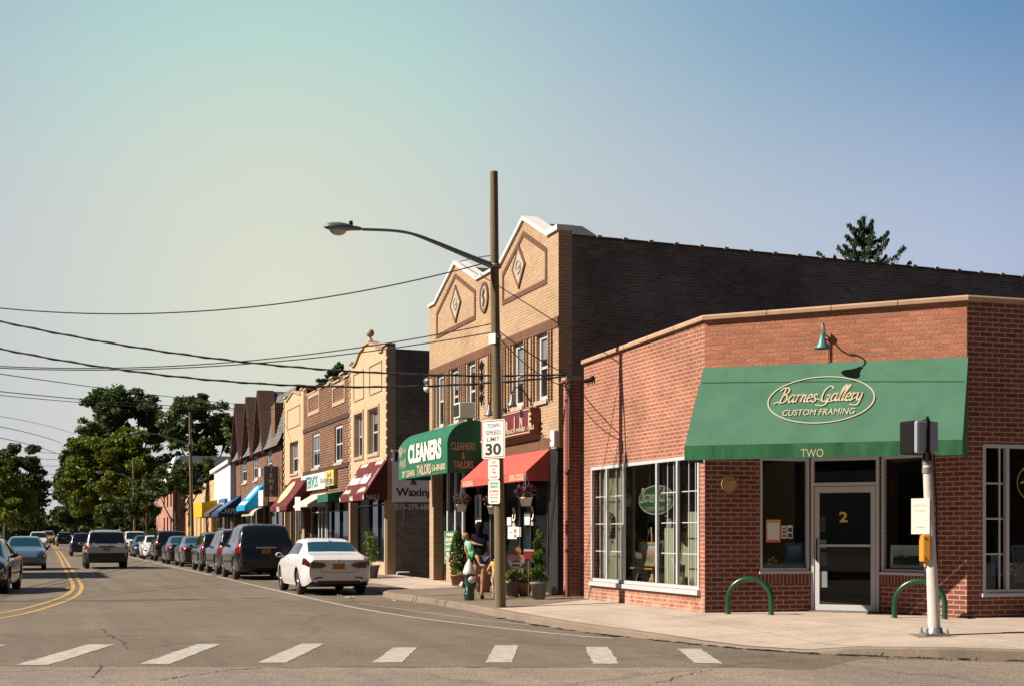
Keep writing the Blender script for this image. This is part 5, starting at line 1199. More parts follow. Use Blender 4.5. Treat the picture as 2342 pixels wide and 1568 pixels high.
# ======== brown brick building
B0, B1 = 53.39, 63.45
bb = thing('brown_brick_building', 'brown brick shop building with notched parapet and two white windows', 'building', (FX, B0, 0))
bw = [(54.5, 56.55), (59.3, 61.45)]
m = wall(S, B0+.001, B1-.001, 0, 7.2, [(a+.25, b-.25, 4.36, 5.84) for a, b in bw]+[(B0+.3, B1-.3, .2, 3.1)], .3)
m.poly([S.p(a, 0, z) for a, z in ((B0+.001, 7.2), (B0+.001, 7.55), (54.4, 7.55), (54.4, 7.75), (55.2, 7.75), (55.2, 7.55), (56.6, 7.55), (56.6, 7.8), (57.3, 7.8), (57.3, 7.6), (59.6, 7.6), (59.6, 7.85), (60.3, 7.85), (60.3, 7.6), (62.6, 7.6), (62.6, 7.9), (B1-.001, 7.9), (B1-.001, 7.2))])
m.build('wall', M['brick_brown'], bb)
m = MB()
for a0, a1, z in ((B0, 54.39, 7.55), (54.4, 55.2, 7.75), (55.21, 56.59, 7.55), (56.6, 57.3, 7.8), (57.31, 59.59, 7.6), (59.6, 60.3, 7.85), (60.31, 62.59, 7.6), (62.6, B1, 7.9)): m.fbox(S, a0, a1, -.3, .05, z+.002, z+.07)
m.build('coping', M['stucco_trim'], bb)
m = MB(); m.poly([(FX+.05, B0, 7.1), (FX+16, B0, 7.1), (FX+16, B1, 7.1), (FX+.05, B1, 7.1)]); m.poly([(FX+.3, B0, 7.1), (FX+.3, B1, 7.1), (FX+.3, B1, 7.5), (FX+.3, B0, 7.5)]); m.build('roof', M['coping_dark'], bb)
for u0, v0, u1, v1 in ((762, 879, 789, 928), (706, 902, 731, 950)):
    a0, a1 = yu(u1), yu(u0); z1_ = zz((u0+u1)/2, v0); z0_ = zz((u0+u1)/2, v1-8); strip(S, [(a0, z0_), (a1, z0_), (a1, z1_), (a0, z1_)], .16, 0, .03, closed=True).build('brick_panel_frame', M['stucco_trim'], bb)
for z0_, z1_ in ((6.0, 6.2), (4.12, 4.3)): m = MB(); m.fbox(S, B0+.05, B1-.05, 0, .04, z0_, z1_); m.build('band_course', M['brick_dark'], bb)
for i, (a, b) in enumerate(bw): sash(S, a+.26, b-.26, 4.37, 5.83, bb, w=-.05, six=True, blind=.5 if i else .0, fw=.12)
shopfront(S, B0+.31, 58.4, .2, 3.09, bb, [55, 56.6], w=-.3, fmat='trim_black', stall=.4, transom=2.5)
shopfront(S, 59.6, B1-.31, .2, 3.09, bb, [yu(715), yu(722)], w=-.3, fmat='white_trim', stall=.1, transom=2.5, fw=.16)
shopdoor(S, 58.45, 59.55, .2, 3.05, bb, w=-.35, fmat='white_trim')
sb2 = thing('sign_board', 'white shop board with teal capitals on the brown brick', 'sign', S.p(60, 0, 3.3))
(a1, z1), (a0, z0) = S.at(696, 1086), S.at(751, 1114); z0 = onx(751, 1115)[1]; z1 = onx(751, 1077)[1]
m = MB(); m.fbox(S, a0, a1, .02, .14, z0, z1); m.build('board', M['sign_white'], sb2)
SBt = Frame(S.p(0, .14, 0), S.t, S.n)
text_mesh('TERVOS', SBt, (SBt.at(700, 1100)[0]+SBt.at(727, 1100)[0])/2, (z0+z1)/2, h=.5, width=abs(SBt.at(700, 1100)[0]-SBt.at(727, 1100)[0]), w=.012, bold=.02, flip=True).build('lettering', M['teal_letter'], sb2)
mb = scribble(SBt, SBt.at(748, 1095)[0], SBt.at(732, 1095)[0], z0+.15, z1-.2, 4, .03, .01, 6); mb.build('lettering', M['galv'], sb2)
sb3 = thing('sign_board', 'narrow yellow shop board beside the white one', 'sign', S.p(57, 0, 3.4))
a0, a1 = yu(772), yu(752.4); z0, z1 = onx(772, 1108)[1], onx(772, 1072)[1]
m = MB(); m.fbox(S, a0, a1, .03, .16, z0, z1); m.build('board', plain('pale_yellow_board', (.60, .46, .12), .5), sb3)
mb = MB(); text_mesh('Jack', Frame(S.p(0, .16, 0), S.t, S.n), (a0+a1)/2, z0+(z1-z0)*.68, h=.26, width=(a1-a0)*.55, w=.01, flip=True, shear=.2, mb=mb); mb.build('lettering', M['wood'], sb3)
text_mesh('EYE SPA', Frame(S.p(0, .16, 0), S.t, S.n), (a0+a1)/2, z0+(z1-z0)*.27, h=.26, width=(a1-a0)*.85, w=.01, flip=True, bold=.03).build('lettering', M['blue_print'], sb3)
slope_awning(S, yu(737, FX-.2), yu(682, FX-.6), .8, onx(730, 1128)[1], onx(715, 1150, FX-.8)[1], onx(715, 1156, FX-.8)[1], plain('white_canvas', (.50, .44, .38), .85), bb)
slope_awning(S, yu(771, FX-.25), yu(732, FX-.5), .6, onx(765, 1124)[1], onx(765, 1126, FX-.6)[1], onx(765, 1144, FX-.6)[1], M['awn_green2'], bb)

# ======== second stucco building
C0, C1 = 63.45, 68.75
cb = thing('narrow_stucco_building', 'narrow tan stucco shop building with one upper window and a maroon awning', 'building', (FX, C0, 0))
m = wall(S, C0+.001, C1, 0, 7.6, [(64.85, 67.15, 4.34, 5.82), (C0+.3, C1-.2, .2, 3.9)], .3)
m.poly([S.p(a, 0, z) for a, z in ((C0+.001, 7.6), (C0+.001, 8.0), (C0+.7, 8.0), (C0+.7, 7.8), (66.1, 8.1), (C1-.7, 7.8), (C1-.7, 8.02), (C1, 8.02), (C1, 7.6))])
m.build('wall', M['stucco'], cb)
m = MB(); cope(m, [(C0, 8.0), (C0+.7, 8.0)], th=.08); cope(m, [(C0+.71, 7.8), (66.1, 8.1)], th=.08); cope(m, [(66.11, 8.1), (C1-.71, 7.8)], th=.08); cope(m, [(C1-.7, 8.02), (C1, 8.02)], th=.08); m.build('coping', M['stucco_trim'], cb)
m = strip(S, [(64.3, 6.5), (67.8, 6.5), (67.8, 7.4), (64.3, 7.4)], .06, 0, .03, closed=True); m.build('moulding', M['stucco_trim'], cb); m = MB()
for k in range(14): m.fbox(S, C1-.18, C1+.03, 0, .035, 3.7+k*.3, 3.88+k*.3)
m.build('quoin', M['stucco_trim'], cb)
m = MB(); m.poly([(FX+.05, C0, 7.2), (FX+16, C0, 7.2), (FX+16, C1, 7.2), (FX+.05, C1, 7.2)]); m.build('roof', M['coping_dark'], cb)
sash(S, 64.87, 67.13, 4.35, 5.81, cb, w=-.18, six=True, blind=.4, fw=.14)
shopfront(S, C0+.31, C1-.21, .2, 3.89, cb, [65.5, 67], w=-.3, fmat='stucco_trim', stall=.4, fw=.12)
EM = 1.0; MX = Frame((FX-EM, 0, 0), (0, 1, 0), (-1, 0, 0)); n0, n1 = MX.at(656, 1158)[0], MX.at(618, 1162)[0]
am, vm_, SLm, VFm = slope_awning(S, n0, n1, EM, onx(688, 1090)[1], MX.at(656, 1155)[1], MX.at(656, 1165)[1], M['awn_maroon'], cb)
ca, cz = SLm.at(655, 1125); mb = MB()
mb.prism([SLm.p(ca+1.0*math.cos(k*math.pi/12)*(1+.06*math.sin(5*k)), .012, cz+.62*math.sin(k*math.pi/12)*(1+.05*math.sin(3*k))) for k in range(24)], SLm.n*.004); mb.build('emblem', plain('cream_emblem', (.58, .42, .22), .8, var=.2), am)
mb = text_mesh('2015', VFm, (n0+n1)/2, MX.at(637, 1163)[1], h=.22, width=.8, w=.014, bold=.03, flip=True); mb.build('lettering', M['sign_grey'], vm_)

# ======== brick building with steep gables and slate between
U0, U1 = 69.0, 86.6
ub = thing('steep_gabled_building', 'dark brick shop building with three steep gables and grey slate', 'building', (FX, U0, 0))
uw = [(72.6, 74.2), (77.6, 79.2), (81.9, 83.9)]
m = wall(S, U0+.3, U1, 0, 6.0, [(a, b, 4.46, 5.86) for a, b in uw]+[(U0+.6, 77.4, .2, 3.2), (78, U1-.4, .2, 3.2)], .25)
gc = [(75.6, 9.0), (80.0, 9.05), (84.8, 9.1)]
for c_, zp in gc: m.poly([S.p(c_-1.75, .0, 6.0), S.p(c_+1.75, .0, 6.0), S.p(c_, .0, zp)])
m.poly([(FX, U0+.3, 0), (FX+14, U0+.3, 0), (FX+14, U0+.3, 7.5), (FX, U0+.3, 6.0)])
m.build('wall', M['brick_brown'], ub)
M['verge'] = plain('dark_brown_verge', (.055, .03, .022), .85)
for c_, zp in gc:
    m = MB()
    for s_ in (-1, 1): m.poly([S.p(c_+s_*1.9, .25, 5.75), S.p(c_, .25, zp+.05), S.p(c_, -2.2, zp+.05), S.p(c_+s_*1.9, -2.2, 5.75)])
    g_r = m.build('gable_roof', M['slate'], ub)
    m = MB(); m.prism([S.p(c_-1.93, .27, 5.74), S.p(c_-.02, .27, zp+.07), S.p(c_-.02, -.55, zp+.07), S.p(c_-1.93, -.55, 5.74)], (0, -.03, .02)); m.build('verge', M['verge'], g_r)
    m = MB(); m.poly([S.p(c_-2.75, .02, 5.95), S.p(c_-2.95, .02, 7.2), S.p(c_-2.75, .02, 7.95), S.p(c_-4.1, .02, 8.1), S.p(c_-4.1, .02, 5.95)]); m.poly([S.p(c_-4.1, .02, 5.95), S.p(c_-4.1, -.7, 5.95), S.p(c_-4.1, -.7, 8.1), S.p(c_-4.1, .02, 8.1)]); m.build('parapet', M['brick_brown'], ub)
m = MB(); vs = []
prof = [(.30, 5.85), (.12, 6.15), (-.05, 6.6), (-.35, 7.6), (-.7, 8.75)]
for a in (U0+.3, U1): vs += [S.p(a, w_, z) for w_, z in prof]
m.add(vs, [(i, i+1, 6+i, 5+i) for i in range(4)], True); m.poly([S.p(U0+.3, -.7, 8.75), S.p(U1, -.7, 8.75), S.p(U1, -9, 8.75), S.p(U0+.3, -9, 8.75)])
m.build('roof', M['slate'], ub)
m = MB(); m.poly([S.p(U0+.28, w_, z) for w_, z in prof]+[S.p(U0+.28, -9, 8.75), S.p(U0+.28, -9, 5)]); m.build('wall', M['brick_dark'], ub)
M['rake'] = plain('dark_red_rake_paint', (.10, .032, .024), .7)
for c_, zp in gc:
    m = MB()
    for s_ in (-1, 1): m.prism([S.p(c_+s_*1.95, .26, 5.70), S.p(c_, .26, zp+.07), S.p(c_, .26, zp-.10), S.p(c_+s_*1.87, .26, 5.66)], S.n*.08)
    m.build('rake_board', M['rake'], ub)
for i, (a, b) in enumerate(uw): sash(S, a+.02, b-.02, 4.47, 5.85, ub, w=-.04, six=True, blind=.3, fw=.16)
shopfront(S, U0+.61, 77.39, .2, 3.19, ub, [71, 73, 75.2], w=-.3, fmat='stucco_trim', stall=.4, fw=.1); shopfront(S, 78.01, U1-.41, .2, 3.19, ub, [80, 82, 84], w=-.3, fmat='white_trim', stall=.4, fw=.1)
ac2 = thing('air_conditioner', 'small white air conditioner in the far steep-gabled building window', 'air conditioner', S.p(73.9, 0, 4.5)); m = MB(); m.fbox(S, 73.5, 74.2, -.03, .45, 4.48, 4.95); m.build('case', M['pot_white'], ac2, bevel=.03)
EB = 1.0; BX = Frame((FX-EB, 0, 0), (0, 1, 0), (-1, 0, 0)); n0, n1 = BX.at(560, 1160)[0], BX.at(541, 1162)[0]
ab, vb_, SLb, VFb = slope_awning(S, n0, n1, EB, onx(585, 1110)[1], BX.at(560, 1156)[1], BX.at(560, 1166)[1], M['awn_blue'], ub)
ca = (n0+n1)/2; hS = SLb.at(570, 1112)[1]
m = MB(); m.prism([SLb.p(ca+.75*math.cos(k*math.pi/12), .012, hS*.62+hS*.3*math.sin(k*math.pi/12)) for k in range(24)], SLb.n*.004); m.build('emblem', M['white_letter'], ab)
m = MB(); m.fbox(SLb, n0+.3, n1-.3, .01, .014, hS*.08, hS*.22); m.build('lettering', M['white_letter'], ab)
(a1, z1), (a0, z0) = onx(586, 1128), onx(615, 1128); z1 = onx(600, 1122)[1]; z0 = onx(600, 1157)[1]
sb4 = thing('sign_board', 'plain white signboard beside the bright blue awning', 'sign', S.p((a0+a1)/2, 0, z0)); m = MB(); m.fbox(S, a0, a1, .05, .3, z0, z1); m.build('board', M['sign_white'], sb4); mb = scribble(Frame(S.p(0, .3, 0), S.t, S.n), a0+.6, a1-.6, z0+.3, z1-.3, 4, .05, .01, 3); mb.build('lettering', M['sign_grey'], sb4)
m = MB(); 
vs = [S.p(a, .05+.75*math.sin(k*math.pi/10), z0-.05-.45*(1-math.cos(k*math.pi/10))) for a in (a0, a1) for k in range(6)]
m.add(vs, [(k, k+1, 7+k, 6+k) for k in range(5)], True); m.build('awning', plain('beige_canvas', (.36, .29, .22), .85), ub)
jx = Frame((FX-.0, 70.2, 0), (-1, 0, 0), (0, -1, 0)); zj1, zj0 = onx(636, 1066)[1], onx(636, 1135)[1]
js = thing('projecting_sign', 'dark upright blade sign with pale letters on the brick', 'sign', (FX-.35, 70.2, zj0)); m = MB(); m.box(FX-.75, FX-.05, 70.2, 70.35, zj0, zj1); m.build('board', plain('grey_sign_board', (.10, .10, .11), .5), js)
mb = MB()
for i, ch in enumerate('JEWEL'): text_mesh(ch, Frame((FX-.4, 70.2, 0), (1, 0, 0), (0, -1, 0)), 0, zj1-(i+.5)*(zj1-zj0)/5, h=(zj1-zj0)/5*.7, w=.01, bold=.02, mb=mb)
mb.build('lettering', M['sign_grey'], js)

# ======== the far end of the row
wb = thing('white_clad_building', 'white ribbed metal clad shop building with a sloping top', 'building', (FX, 86.7, 0))
m = MB(); W0, W1_ = 86.7, 95.0
m.poly([S.p(W0, .0, 0), S.p(W1_, .0, 0), S.p(W1_, .0, 3.4), S.p(W0, .0, 3.4)]); m.poly([S.p(W0, 0, 0), S.p(W0, -12, 0), S.p(W0, -12, 5), S.p(W0, 0, 5.4)]); m.build('wall', M['brick_dark'], wb)
m = MB(); nR = 26
P = [(W0+(W1_-W0)*i/nR, .32+.05*(i % 2)) for i in range(nR+1)]
m.add([S.p(a, w_, z) for a, w_ in P for z in (3.4, 5.75-.25*(a-W0)/(W1_-W0))], [(2*i, 2*i+2, 2*i+3, 2*i+1) for i in range(nR)]); m.poly([S.p(W0, .32, 3.4), S.p(W0, -.2, 3.4), S.p(W0, -.2, 5.75), S.p(W0, .32, 5.75)])
m.build('cladding', plain('white_metal_cladding', (.50, .54, .60), .5, var=.06), wb)
m = MB(); m.prism([S.p(W0-.1, .5, 5.8), S.p(W1_+1.2, .5, 5.5), S.p(W1_+1.2, .5, 5.72), S.p(W0-.1, .5, 6.02)], (3, 0, 0)); m.build('roof', M['white'], wb)
shopfront(S, W0+.3, W1_-.3, .2, 3.3, wb, [88.5, 90.5, 92.5], w=.02, fmat='white_trim', stall=.3, fw=.12)
bs = thing('sign_board', 'blue and cream upright shop board under the white cladding', 'sign', S.p(88.5, 0, 3))
(a0, z1), (a1, z0) = onx(533, 1140), onx(519, 1178); z1 = onx(526, 1140)[1]; z0 = onx(526, 1178)[1]
m = MB(); m.fbox(S, min(a0, a1), max(a0, a1), .25, .5, z0, z1); m.build('board', plain('blue_board', (.04, .12, .35), .5), bs); m = MB(); m.fbox(S, min(a0, a1)+.3, max(a0, a1)-.3, .5, .52, z0+(z1-z0)*.4, z1-.25); m.build('panel', M['cream'], bs)
lb = thing('low_shop_building', 'low tan shop building with navy and yellow awnings at the far end', 'building', (FX, 95.2, 0))
m = MB(); m.box(FX, FX+12, 95.2, 118, 0, 4.9); m.box(FX-.02, FX+.4, 95.2, 118, 4.9, 5.2); m.build('wall', plain('peach_stucco', (.48, .30, .16), .9), lb)
shopfront(S, 95.5, 106, .2, 3.2, lb, [97.5, 99.5, 102, 104], w=.02, fmat='stucco_trim', stall=.4, fw=.14); shopfront(S, 106.5, 117.5, .2, 3.2, lb, [109, 112, 115], w=.02, fmat='gilt', stall=.3, fw=.14)
EV = 1.3; VX = Frame((FX-EV, 0, 0), (0, 1, 0), (-1, 0, 0))
def awn_at(u0, u1, vt, vb, vv, mat, um=None):
    n0, n1 = VX.at(u0, vb)[0], VX.at(u1, vb)[0]; uu = (u0+u1)/2
    ztp = EYE+(1218-vt)/3279*(ray(uu, vt).length and (n0+n1)/2/ray(uu, vt).y)
    return slope_awning(S, min(n0, n1), max(n0, n1), EV, ztp, VX.at(uu, vb)[1], VX.at(uu, vv)[1], mat, lb)
o, v, sl, vf = awn_at(500, 483, 1134, 1172, 1180, M['awn_navy'])
n0, n1 = sorted((VX.at(500, 1170)[0], VX.at(483, 1170)[0])); m = MB(); m.fbox(sl, n0+.6, n1-.6, .012, .016, .25, 1.2); m.build('emblem', M['blue_print'], o)
text_mesh('CARPET', Frame((FX, n0-.005, 0), (1, 0, 0), (0, -1, 0)), -EV*.5, 3.2 if False else VX.at(490, 1172)[1]+.1, h=.3, width=1.1, w=.01).build('lettering', M['sign_grey'], o)
awn_at(479, 466, 1138, 1172, 1180, plain('brown_canvas', (.06, .045, .03), .85))
o, v, sl, vf = awn_at(462, 440, 1142, 1150, 1182, M['awn_yellow'])
pb = thing('pink_corner_building', 'pinkish brick building with a white mansard end far down the street', 'building', (FX, 124, 0))
m = MB(); m.box(FX-.5, FX+14, 124, 142, 0, 5.5); m.build('wall', plain('pink_brick', (.36, .18, .14), .9, var=.15), pb)
m = MB(); za, zb2 = 5.5, 8.2
m.add([(FX-1.0, 123.6, 5.5), (FX+14.3, 123.6, 5.5), (FX+14.3, 142.3, 5.5), (FX-1.0, 142.3, 5.5), (FX+.2, 124.8, 8.2), (FX+13, 124.8, 8.2), (FX+13, 141, 8.2), (FX+.2, 141, 8.2)], [(0, 1, 5, 4), (1, 2, 6, 5), (2, 3, 7, 6), (3, 0, 4, 7), (4, 5, 6, 7)])
m.build('roof', plain('slate_blue_roof', (.10, .115, .14), .7, var=.2), pb)
m = MB(); m.prism([(FX-1.1, 123.5, 5.6), (FX-1.1, 128, 5.6), (FX-.1, 127.5, 8.1), (FX-.1, 124.2, 8.1)], (-.12, 0, 0)); m.build('mansard_face', M['white'], pb)
for y in (125, 128.5, 132):
    for z0_, z1_ in ((1.2, 3.0), (3.9, 5.2)): m = MB(); m.fbox(S, y, y+1.05, .5, .53, z0_, z1_); m.build('window', M['glass_dark'], pb)
# a building across the road, out of frame to the left: it throws the broad shadow on the carriageway
ob = thing('roadside_building', 'plain brick building on the left side of the road throwing its shadow', 'building', (-13, 57, 0))
m = MB(); m.box(-24, -12.6, 54.5, 62.5, 0, 11.6); m.build('wall', M['brick_red'], ob)
for y in (55.5, 57.8, 60.2):
    for z in (1, 4.3, 7.4): m = MB(); m.box(-12.6, -12.56, y, y+1.3, z, z+1.8); m.build('window', M['glass_dark'], ob)
m = MB(); m.box(-24.2, -12.4, 54.3, 62.7, 11.6, 11.8); m.build('coping', M['coping'], ob)
# unseen blocks added across road and crossing as dark reflections for the shop glass
for i, (x0, x1, y0, y1, h, mt_, lab) in enumerate(((-30, -16, 66, 96, 8.6, 'brick_brown', 'long brown brick row on the left side of the road, out of view'), (-30, -16, 104, 160, 8.2, 'brick_dark', 'dark brick row farther along the left side, out of view'), (-34, -18, 6, 44, 8.0, 'brick_dark', 'dark brick block on the left of the crossing, out of view'), (-10, 60, -38, -24, 8.5, 'brick_dark', 'dark brick block across the side street behind the viewpoint, out of view'))):
    rb_ = thing('roadside_building', lab, 'building', (x0, y0, 0)); m = MB(); m.box(x0, x1, y0, y1, 0, h); m.build('wall', M[mt_], rb_)
    k = 0
    def win_(*b): m = MB(); m.box(*b); m.build('window', M['glass_dark'], rb_)
    if i < 3:
        y = y0+1
        while y < y1-3: win_(x1, x1+.05, y, y+2.4, .6, 2.8); win_(x1, x1+.05, y+.4, y+1.6, 4.6, 6.3); y += 4.6
    else:
        x = x0+1
        while x < x1-3: win_(x, x+2.4, y1, y1+.05, .6, 2.8); win_(x+.4, x+1.6, y1, y1+.05, 4.6, 6.3); x += 4.6
    m = MB(); m.box(x0-.2, x1+.2, y0-.2, y1+.2, h, h+.25); m.build('coping', M['coping'], rb_)
# ---------------------------------------------------------------- poles, lamps, wires
def project(p):
    X = p.x*CA-p.y*SA; Y = p.x*SA+p.y*CA
    return 1171+3279*X/Y, 1218-3279*(p.z-EYE)/Y
def utility_pole(loc, label, lamp_arm=True, top=8.6, lean=(-.13, .03)):
    t = thing('utility_pole', label, 'utility pole', (0, 0, 0), 'wooden utility poles along the shops')
    n = 9; pts = []; rad = []
    for i in range(n):
        f = i/(n-1); pts.append((lean[0]*f+.012*math.sin(f*7), lean[1]*f, -.05+(top+.05)*f)); rad.append(.113-.036*f)
    m = MB(); m.tube(pts, rad, 16); m.build('shaft', M['wood_pole'], t)
    m = MB()
    for z in (5.35, 6.75): m.lathe([(.104, -.03), (.110, -.02), (.110, .02), (.104, .03)], (lean[0]*z/top, lean[1]*z/top, z), 16)
    m.tube([(0.02, -.13, 3.2), (-.03, -.12, 5.2)], .012, 6)
    m.build('band', M['galv'], t)
    if lamp_arm:
        A0 = Vector((lean[0]*.79-.05, 0, 6.73))
        P = smooth([A0, A0+Vector((-.55, 0, .18)), A0+Vector((-1.2, 0, .40)), A0+Vector((-1.65, 0, .53)), A0+Vector((-2.05, 0, .565)), A0+Vector((-2.62, 0, .55))], 4)
        rr_ = [.062-.034*min(1, i/12) for i in range(len(P))]
        m = MB(); m.tube(P, rr_, 10); m.tube([A0+Vector((.05, 0, -.12)), A0+Vector((.02, 0, .12))], .05, 8); arm = m.build('lamp_arm', M['lamp_grey'], t)
        H = P[-1]
        prof = [(0, .02), (-.04, .052), (-.12, .062), (-.22, .075), (-.30, .105), (-.45, .125), (-.62, .105), (-.70, .06), (-.74, .02)]
        vs = []
        for (x, r) in prof:
            for k in range(14):
                th = 2*math.pi*k/14; s_ = math.sin(th); vs.append(H+Vector((x, r*1.15*math.cos(th), .0+(r*.85*s_ if s_ > 0 else r*.5*s_))))
        m = MB(); m.add(vs, [(i*14+k, i*14+(k+1) % 14, (i+1)*14+(k+1) % 14, (i+1)*14+k) for i in range(len(prof)-1) for k in range(14)]+[list(range(14)), list(range(len(vs)-14, len(vs)))], True)
        hd_ = m.build('lamp_head', M['lamp_grey'], t)
        m = MB(); m.lathe([(.035, 0), (.04, .03), (.035, .09), (0, .095)], H+Vector((-.22, 0, .055)), 10); m.build('photocell', M['black'], hd_)
        m = MB(); m.ball(H+Vector((-.47, 0, -.035)), .17, .115, .115, 14, 8); m.build('lens', M['lens'], hd_)
    return t
P1 = (8.62, 26.96)
pole = utility_pole(P1, 'nearest leaning wooden pole carrying the speed limit sign and a street lamp')
d2 = dep(440, 1218, 83); d3 = dep(308, 1218, 135)
pole2 = dup(pole); pole2['label'] = 'wooden pole with street lamp among the shops, before the yellow awning'; pole2.location = (d2.x, d2.y, 0)
pole3 = dup(pole); pole3['label'] = 'farthest wooden pole with street lamp in front of the big tree'; pole3.location = (d3.x, d3.y, 0)
pole.location = (*P1, .12)
LP = Vector((-7.4, 36.2, 0))
pole4 = dup(pole); pole4['label'] = 'wooden pole on the left side of the road holding the wires'; pole4.location = (LP.x, LP.y, .1); pole4.rotation_euler = (0, 0, math.pi)
# meter tag and guard on the near pole
m = MB(); m.box(P1[0]-.25, P1[0]-.05, 26.8, 26.9, 5.1, 5.32)
def wire(label, A, B, mid, r=.013, n=40, group='overhead wires', twist=False):
    A = Vector(A); B = Vector(B)
    def curve(s): return [A.lerp(B, i/n)-Vector((0, 0, 4*s*(i/n)*(1-i/n))) for i in range(n+1)]
    lo_, hi_ = -.5, 6.0
    for _ in range(40):
        s = (lo_+hi_)/2; c = [project(p) for p in curve(s)]; v = None
        for (u0, v0), (u1, v1) in zip(c, c[1:]):
            if min(u0, u1) <= mid[0] <= max(u0, u1): v = v0+(v1-v0)*(mid[0]-u0)/(u1-u0+1e-9)
        if v is None: break
        if v < mid[1]: lo_ = s
        else: hi_ = s
    C = curve(s)
    m = MB(); m.tube(C, r, 5)
    if twist:
        fine = [A.lerp(B, i/160)-Vector((0, 0, 4*s*(i/160)*(1-i/160))) for i in range(161)]
        m.tube([p+Vector((0, .02*math.sin(i*.9), .02*math.cos(i*.9))) for i, p in enumerate(fine)], r*.7, 5)
    props(m.build('overhead_wire', M['wire']), label, 'wire', group)
pz = lambda z: Vector((P1[0]-.13*z/8.6, P1[1]+.02, z+.12))
lz_ = lambda z: LP+Vector((.1, 0, z))
def atD(u, v, D): return dep(u, v, D)
MAST = Vector((FX-.05, 29.72, zz(1300, 856, FX)-.0))
wire('highest wire, dipping left from the near pole top over the open sky', pz(6.85), lz_(8.2), (400, 715), .014)
wire('upper of two close wires running left from the middle of the near pole', pz(5.62), lz_(6.3), (250, 841), .012)
wire('lower of two close wires running left from the middle of the near pole', pz(5.45), lz_(6.15), (350, 843), .012)
wire('thick twisted black cable sagging from upper left to the gallery mast', MAST, lz_(8.3), (350, 800), .02, twist=True)
wire('second thick twisted black cable below it, sagging to the gallery mast', MAST+Vector((0, 0, -.04)), lz_(7.7), (300, 848), .02, twist=True)
wire('wire sloping down left to right across the two large trees', lz_(6.2), (FX-.1, yu(560), zz(560, 925)), (220, 885), .016)
wire('upper of the thin wires over the tall tree', lz_(5.6), (FX-.1, yu(640), zz(640, 935)), (300, 921), .015)
wire('lower of the thin wires over the tall tree', lz_(5.45), (FX-.1, yu(560), zz(560, 937)), (120, 914), .013)
wire('wire running down into the tree at the left, upper of three', lz_(4.9), atD(172, 992, 150), (60, 961), .017)
wire('wire running down into the tree at the left, middle of three', lz_(4.75), atD(140, 1012, 150), (60, 981), .026)
wire('wire running down into the tree at the left, lowest of three', lz_(4.5), atD(128, 1035, 150), (60, 1004), .026)
wire('service wire dropping from the near pole to the gallery mast', pz(5.5), MAST, (1200, 800), .012)
wire('second slack service wire from the near pole to the gallery mast', pz(5.4), MAST+Vector((.0, -.1, -.3)), (1200, 830), .010)
wire('short wire from the near pole over the gable', pz(6.95), (FX, 38.5, 9.15), (1100, 588), .012)
for v0, v1, D in ((1030, 1036, 190), (1045, 1050, 190), (1062, 1064, 190), (1080, 1083, 190), (1118, 1120, 230), (1135, 1142, 230)):
    wire('faint far wire crossing the gap of sky between the left trees', atD(70, v0, D), atD(150, v1, D+8), (110, (v0+v1)/2+1.5), .032, 8, 'faint wires crossing the far gap of sky')
mt = thing('service_mast', 'dark conduit mast with weatherhead at the gallery wall corner', 'mast', (FX-.06, 29.5, 3.6))
m = MB(); m.tube([(FX-.08, 29.5, 3.0), (FX-.08, 29.5, 4.75)], .035, 8); m.tube(smooth([(FX-.08, 29.5, 4.75), (FX-.12, 29.55, 4.92), (FX-.25, 29.62, 4.88)], 4), .05, 8); m.build('conduit', M['pipe_red'], mt)
m = MB()
for k in range(4): m.tube(smooth([MAST, MAST+Vector((-.1, -.15-.05*k, -.3-.07*k)), MAST+Vector((-.05, -.3, -.15-.12*k)), (FX-.06, 29.45, 4.3-.25*k), (FX-.05, 29.6+.08*k, 3.9-.3*k)], 5), .011, 5)
m.build('loop', M['wire'], mt)
br_ = thing('insulator_bracket', 'dark insulator bracket fixed high on the gallery street wall', 'bracket', (FX, 28.4, 4.85))
m = MB(); m.tube([(FX-.02, 28.6, 4.86), (FX-.04, 28.15, 4.9)], .02, 6)
for k in range(4): m.lathe([(.0, 0), (.035, 0), (.04, .05), (.02, .09), (0, .09)], (FX-.05, 28.58-.13*k, 4.80), 8)
m.build('bracket', M['black'], br_)
# signs on the pole, turned to the road
nS = Vector((-.866, -.5, 0)); tS = Vector((.5, -.866, 0))
def pole_sign(label, v0, v1, width, name, mat, rim=None):
    zc = EYE+(1218-(v0+v1)/2)/3279*28.2; hgt = (v1-v0)/3279*28.2
    c = Vector((P1[0]-.13*zc/8.6, P1[1], 0))+nS*.125
    t = thing(name, label, 'sign', c+Vector((0, 0, zc-hgt/2)))
    fr = Frame(c, tS, nS); m = MB()
    def rr_(w_, h_, r, w0, d):
        pts = []
        for cx_, cy_, q0 in ((w_-r, h_-r, 0), (-w_+r, h_-r, 1), (-w_+r, -h_+r, 2), (w_-r, -h_+r, 3)):
            for k in range(5): th = (q0+k/4)*math.pi/2; pts.append(fr.p(cx_+r*math.cos(th), w0, zc+cy_+r*math.sin(th)))
        m.prism(pts, nS*d)
    rr_(width/2, hgt/2, .045, 0, .004); m.build('plate', mat, t)
    m2_ = MB(); m2_.fbox(fr, -.02, .02, -.03, -.002, zc-hgt*.3, zc+hgt*.3); m2_.build('bracket', M['galv'], t)
    return t, fr, zc, hgt
t, fr, zc, hg = pole_sign('white town speed limit 30 sign on the near wooden pole', 958.5, 1047, .615, 'speed_limit_sign', M['sign_white'])
mb = MB(); hw, hh = .615/2-.028, hg/2-.028; r = .03
pts = []
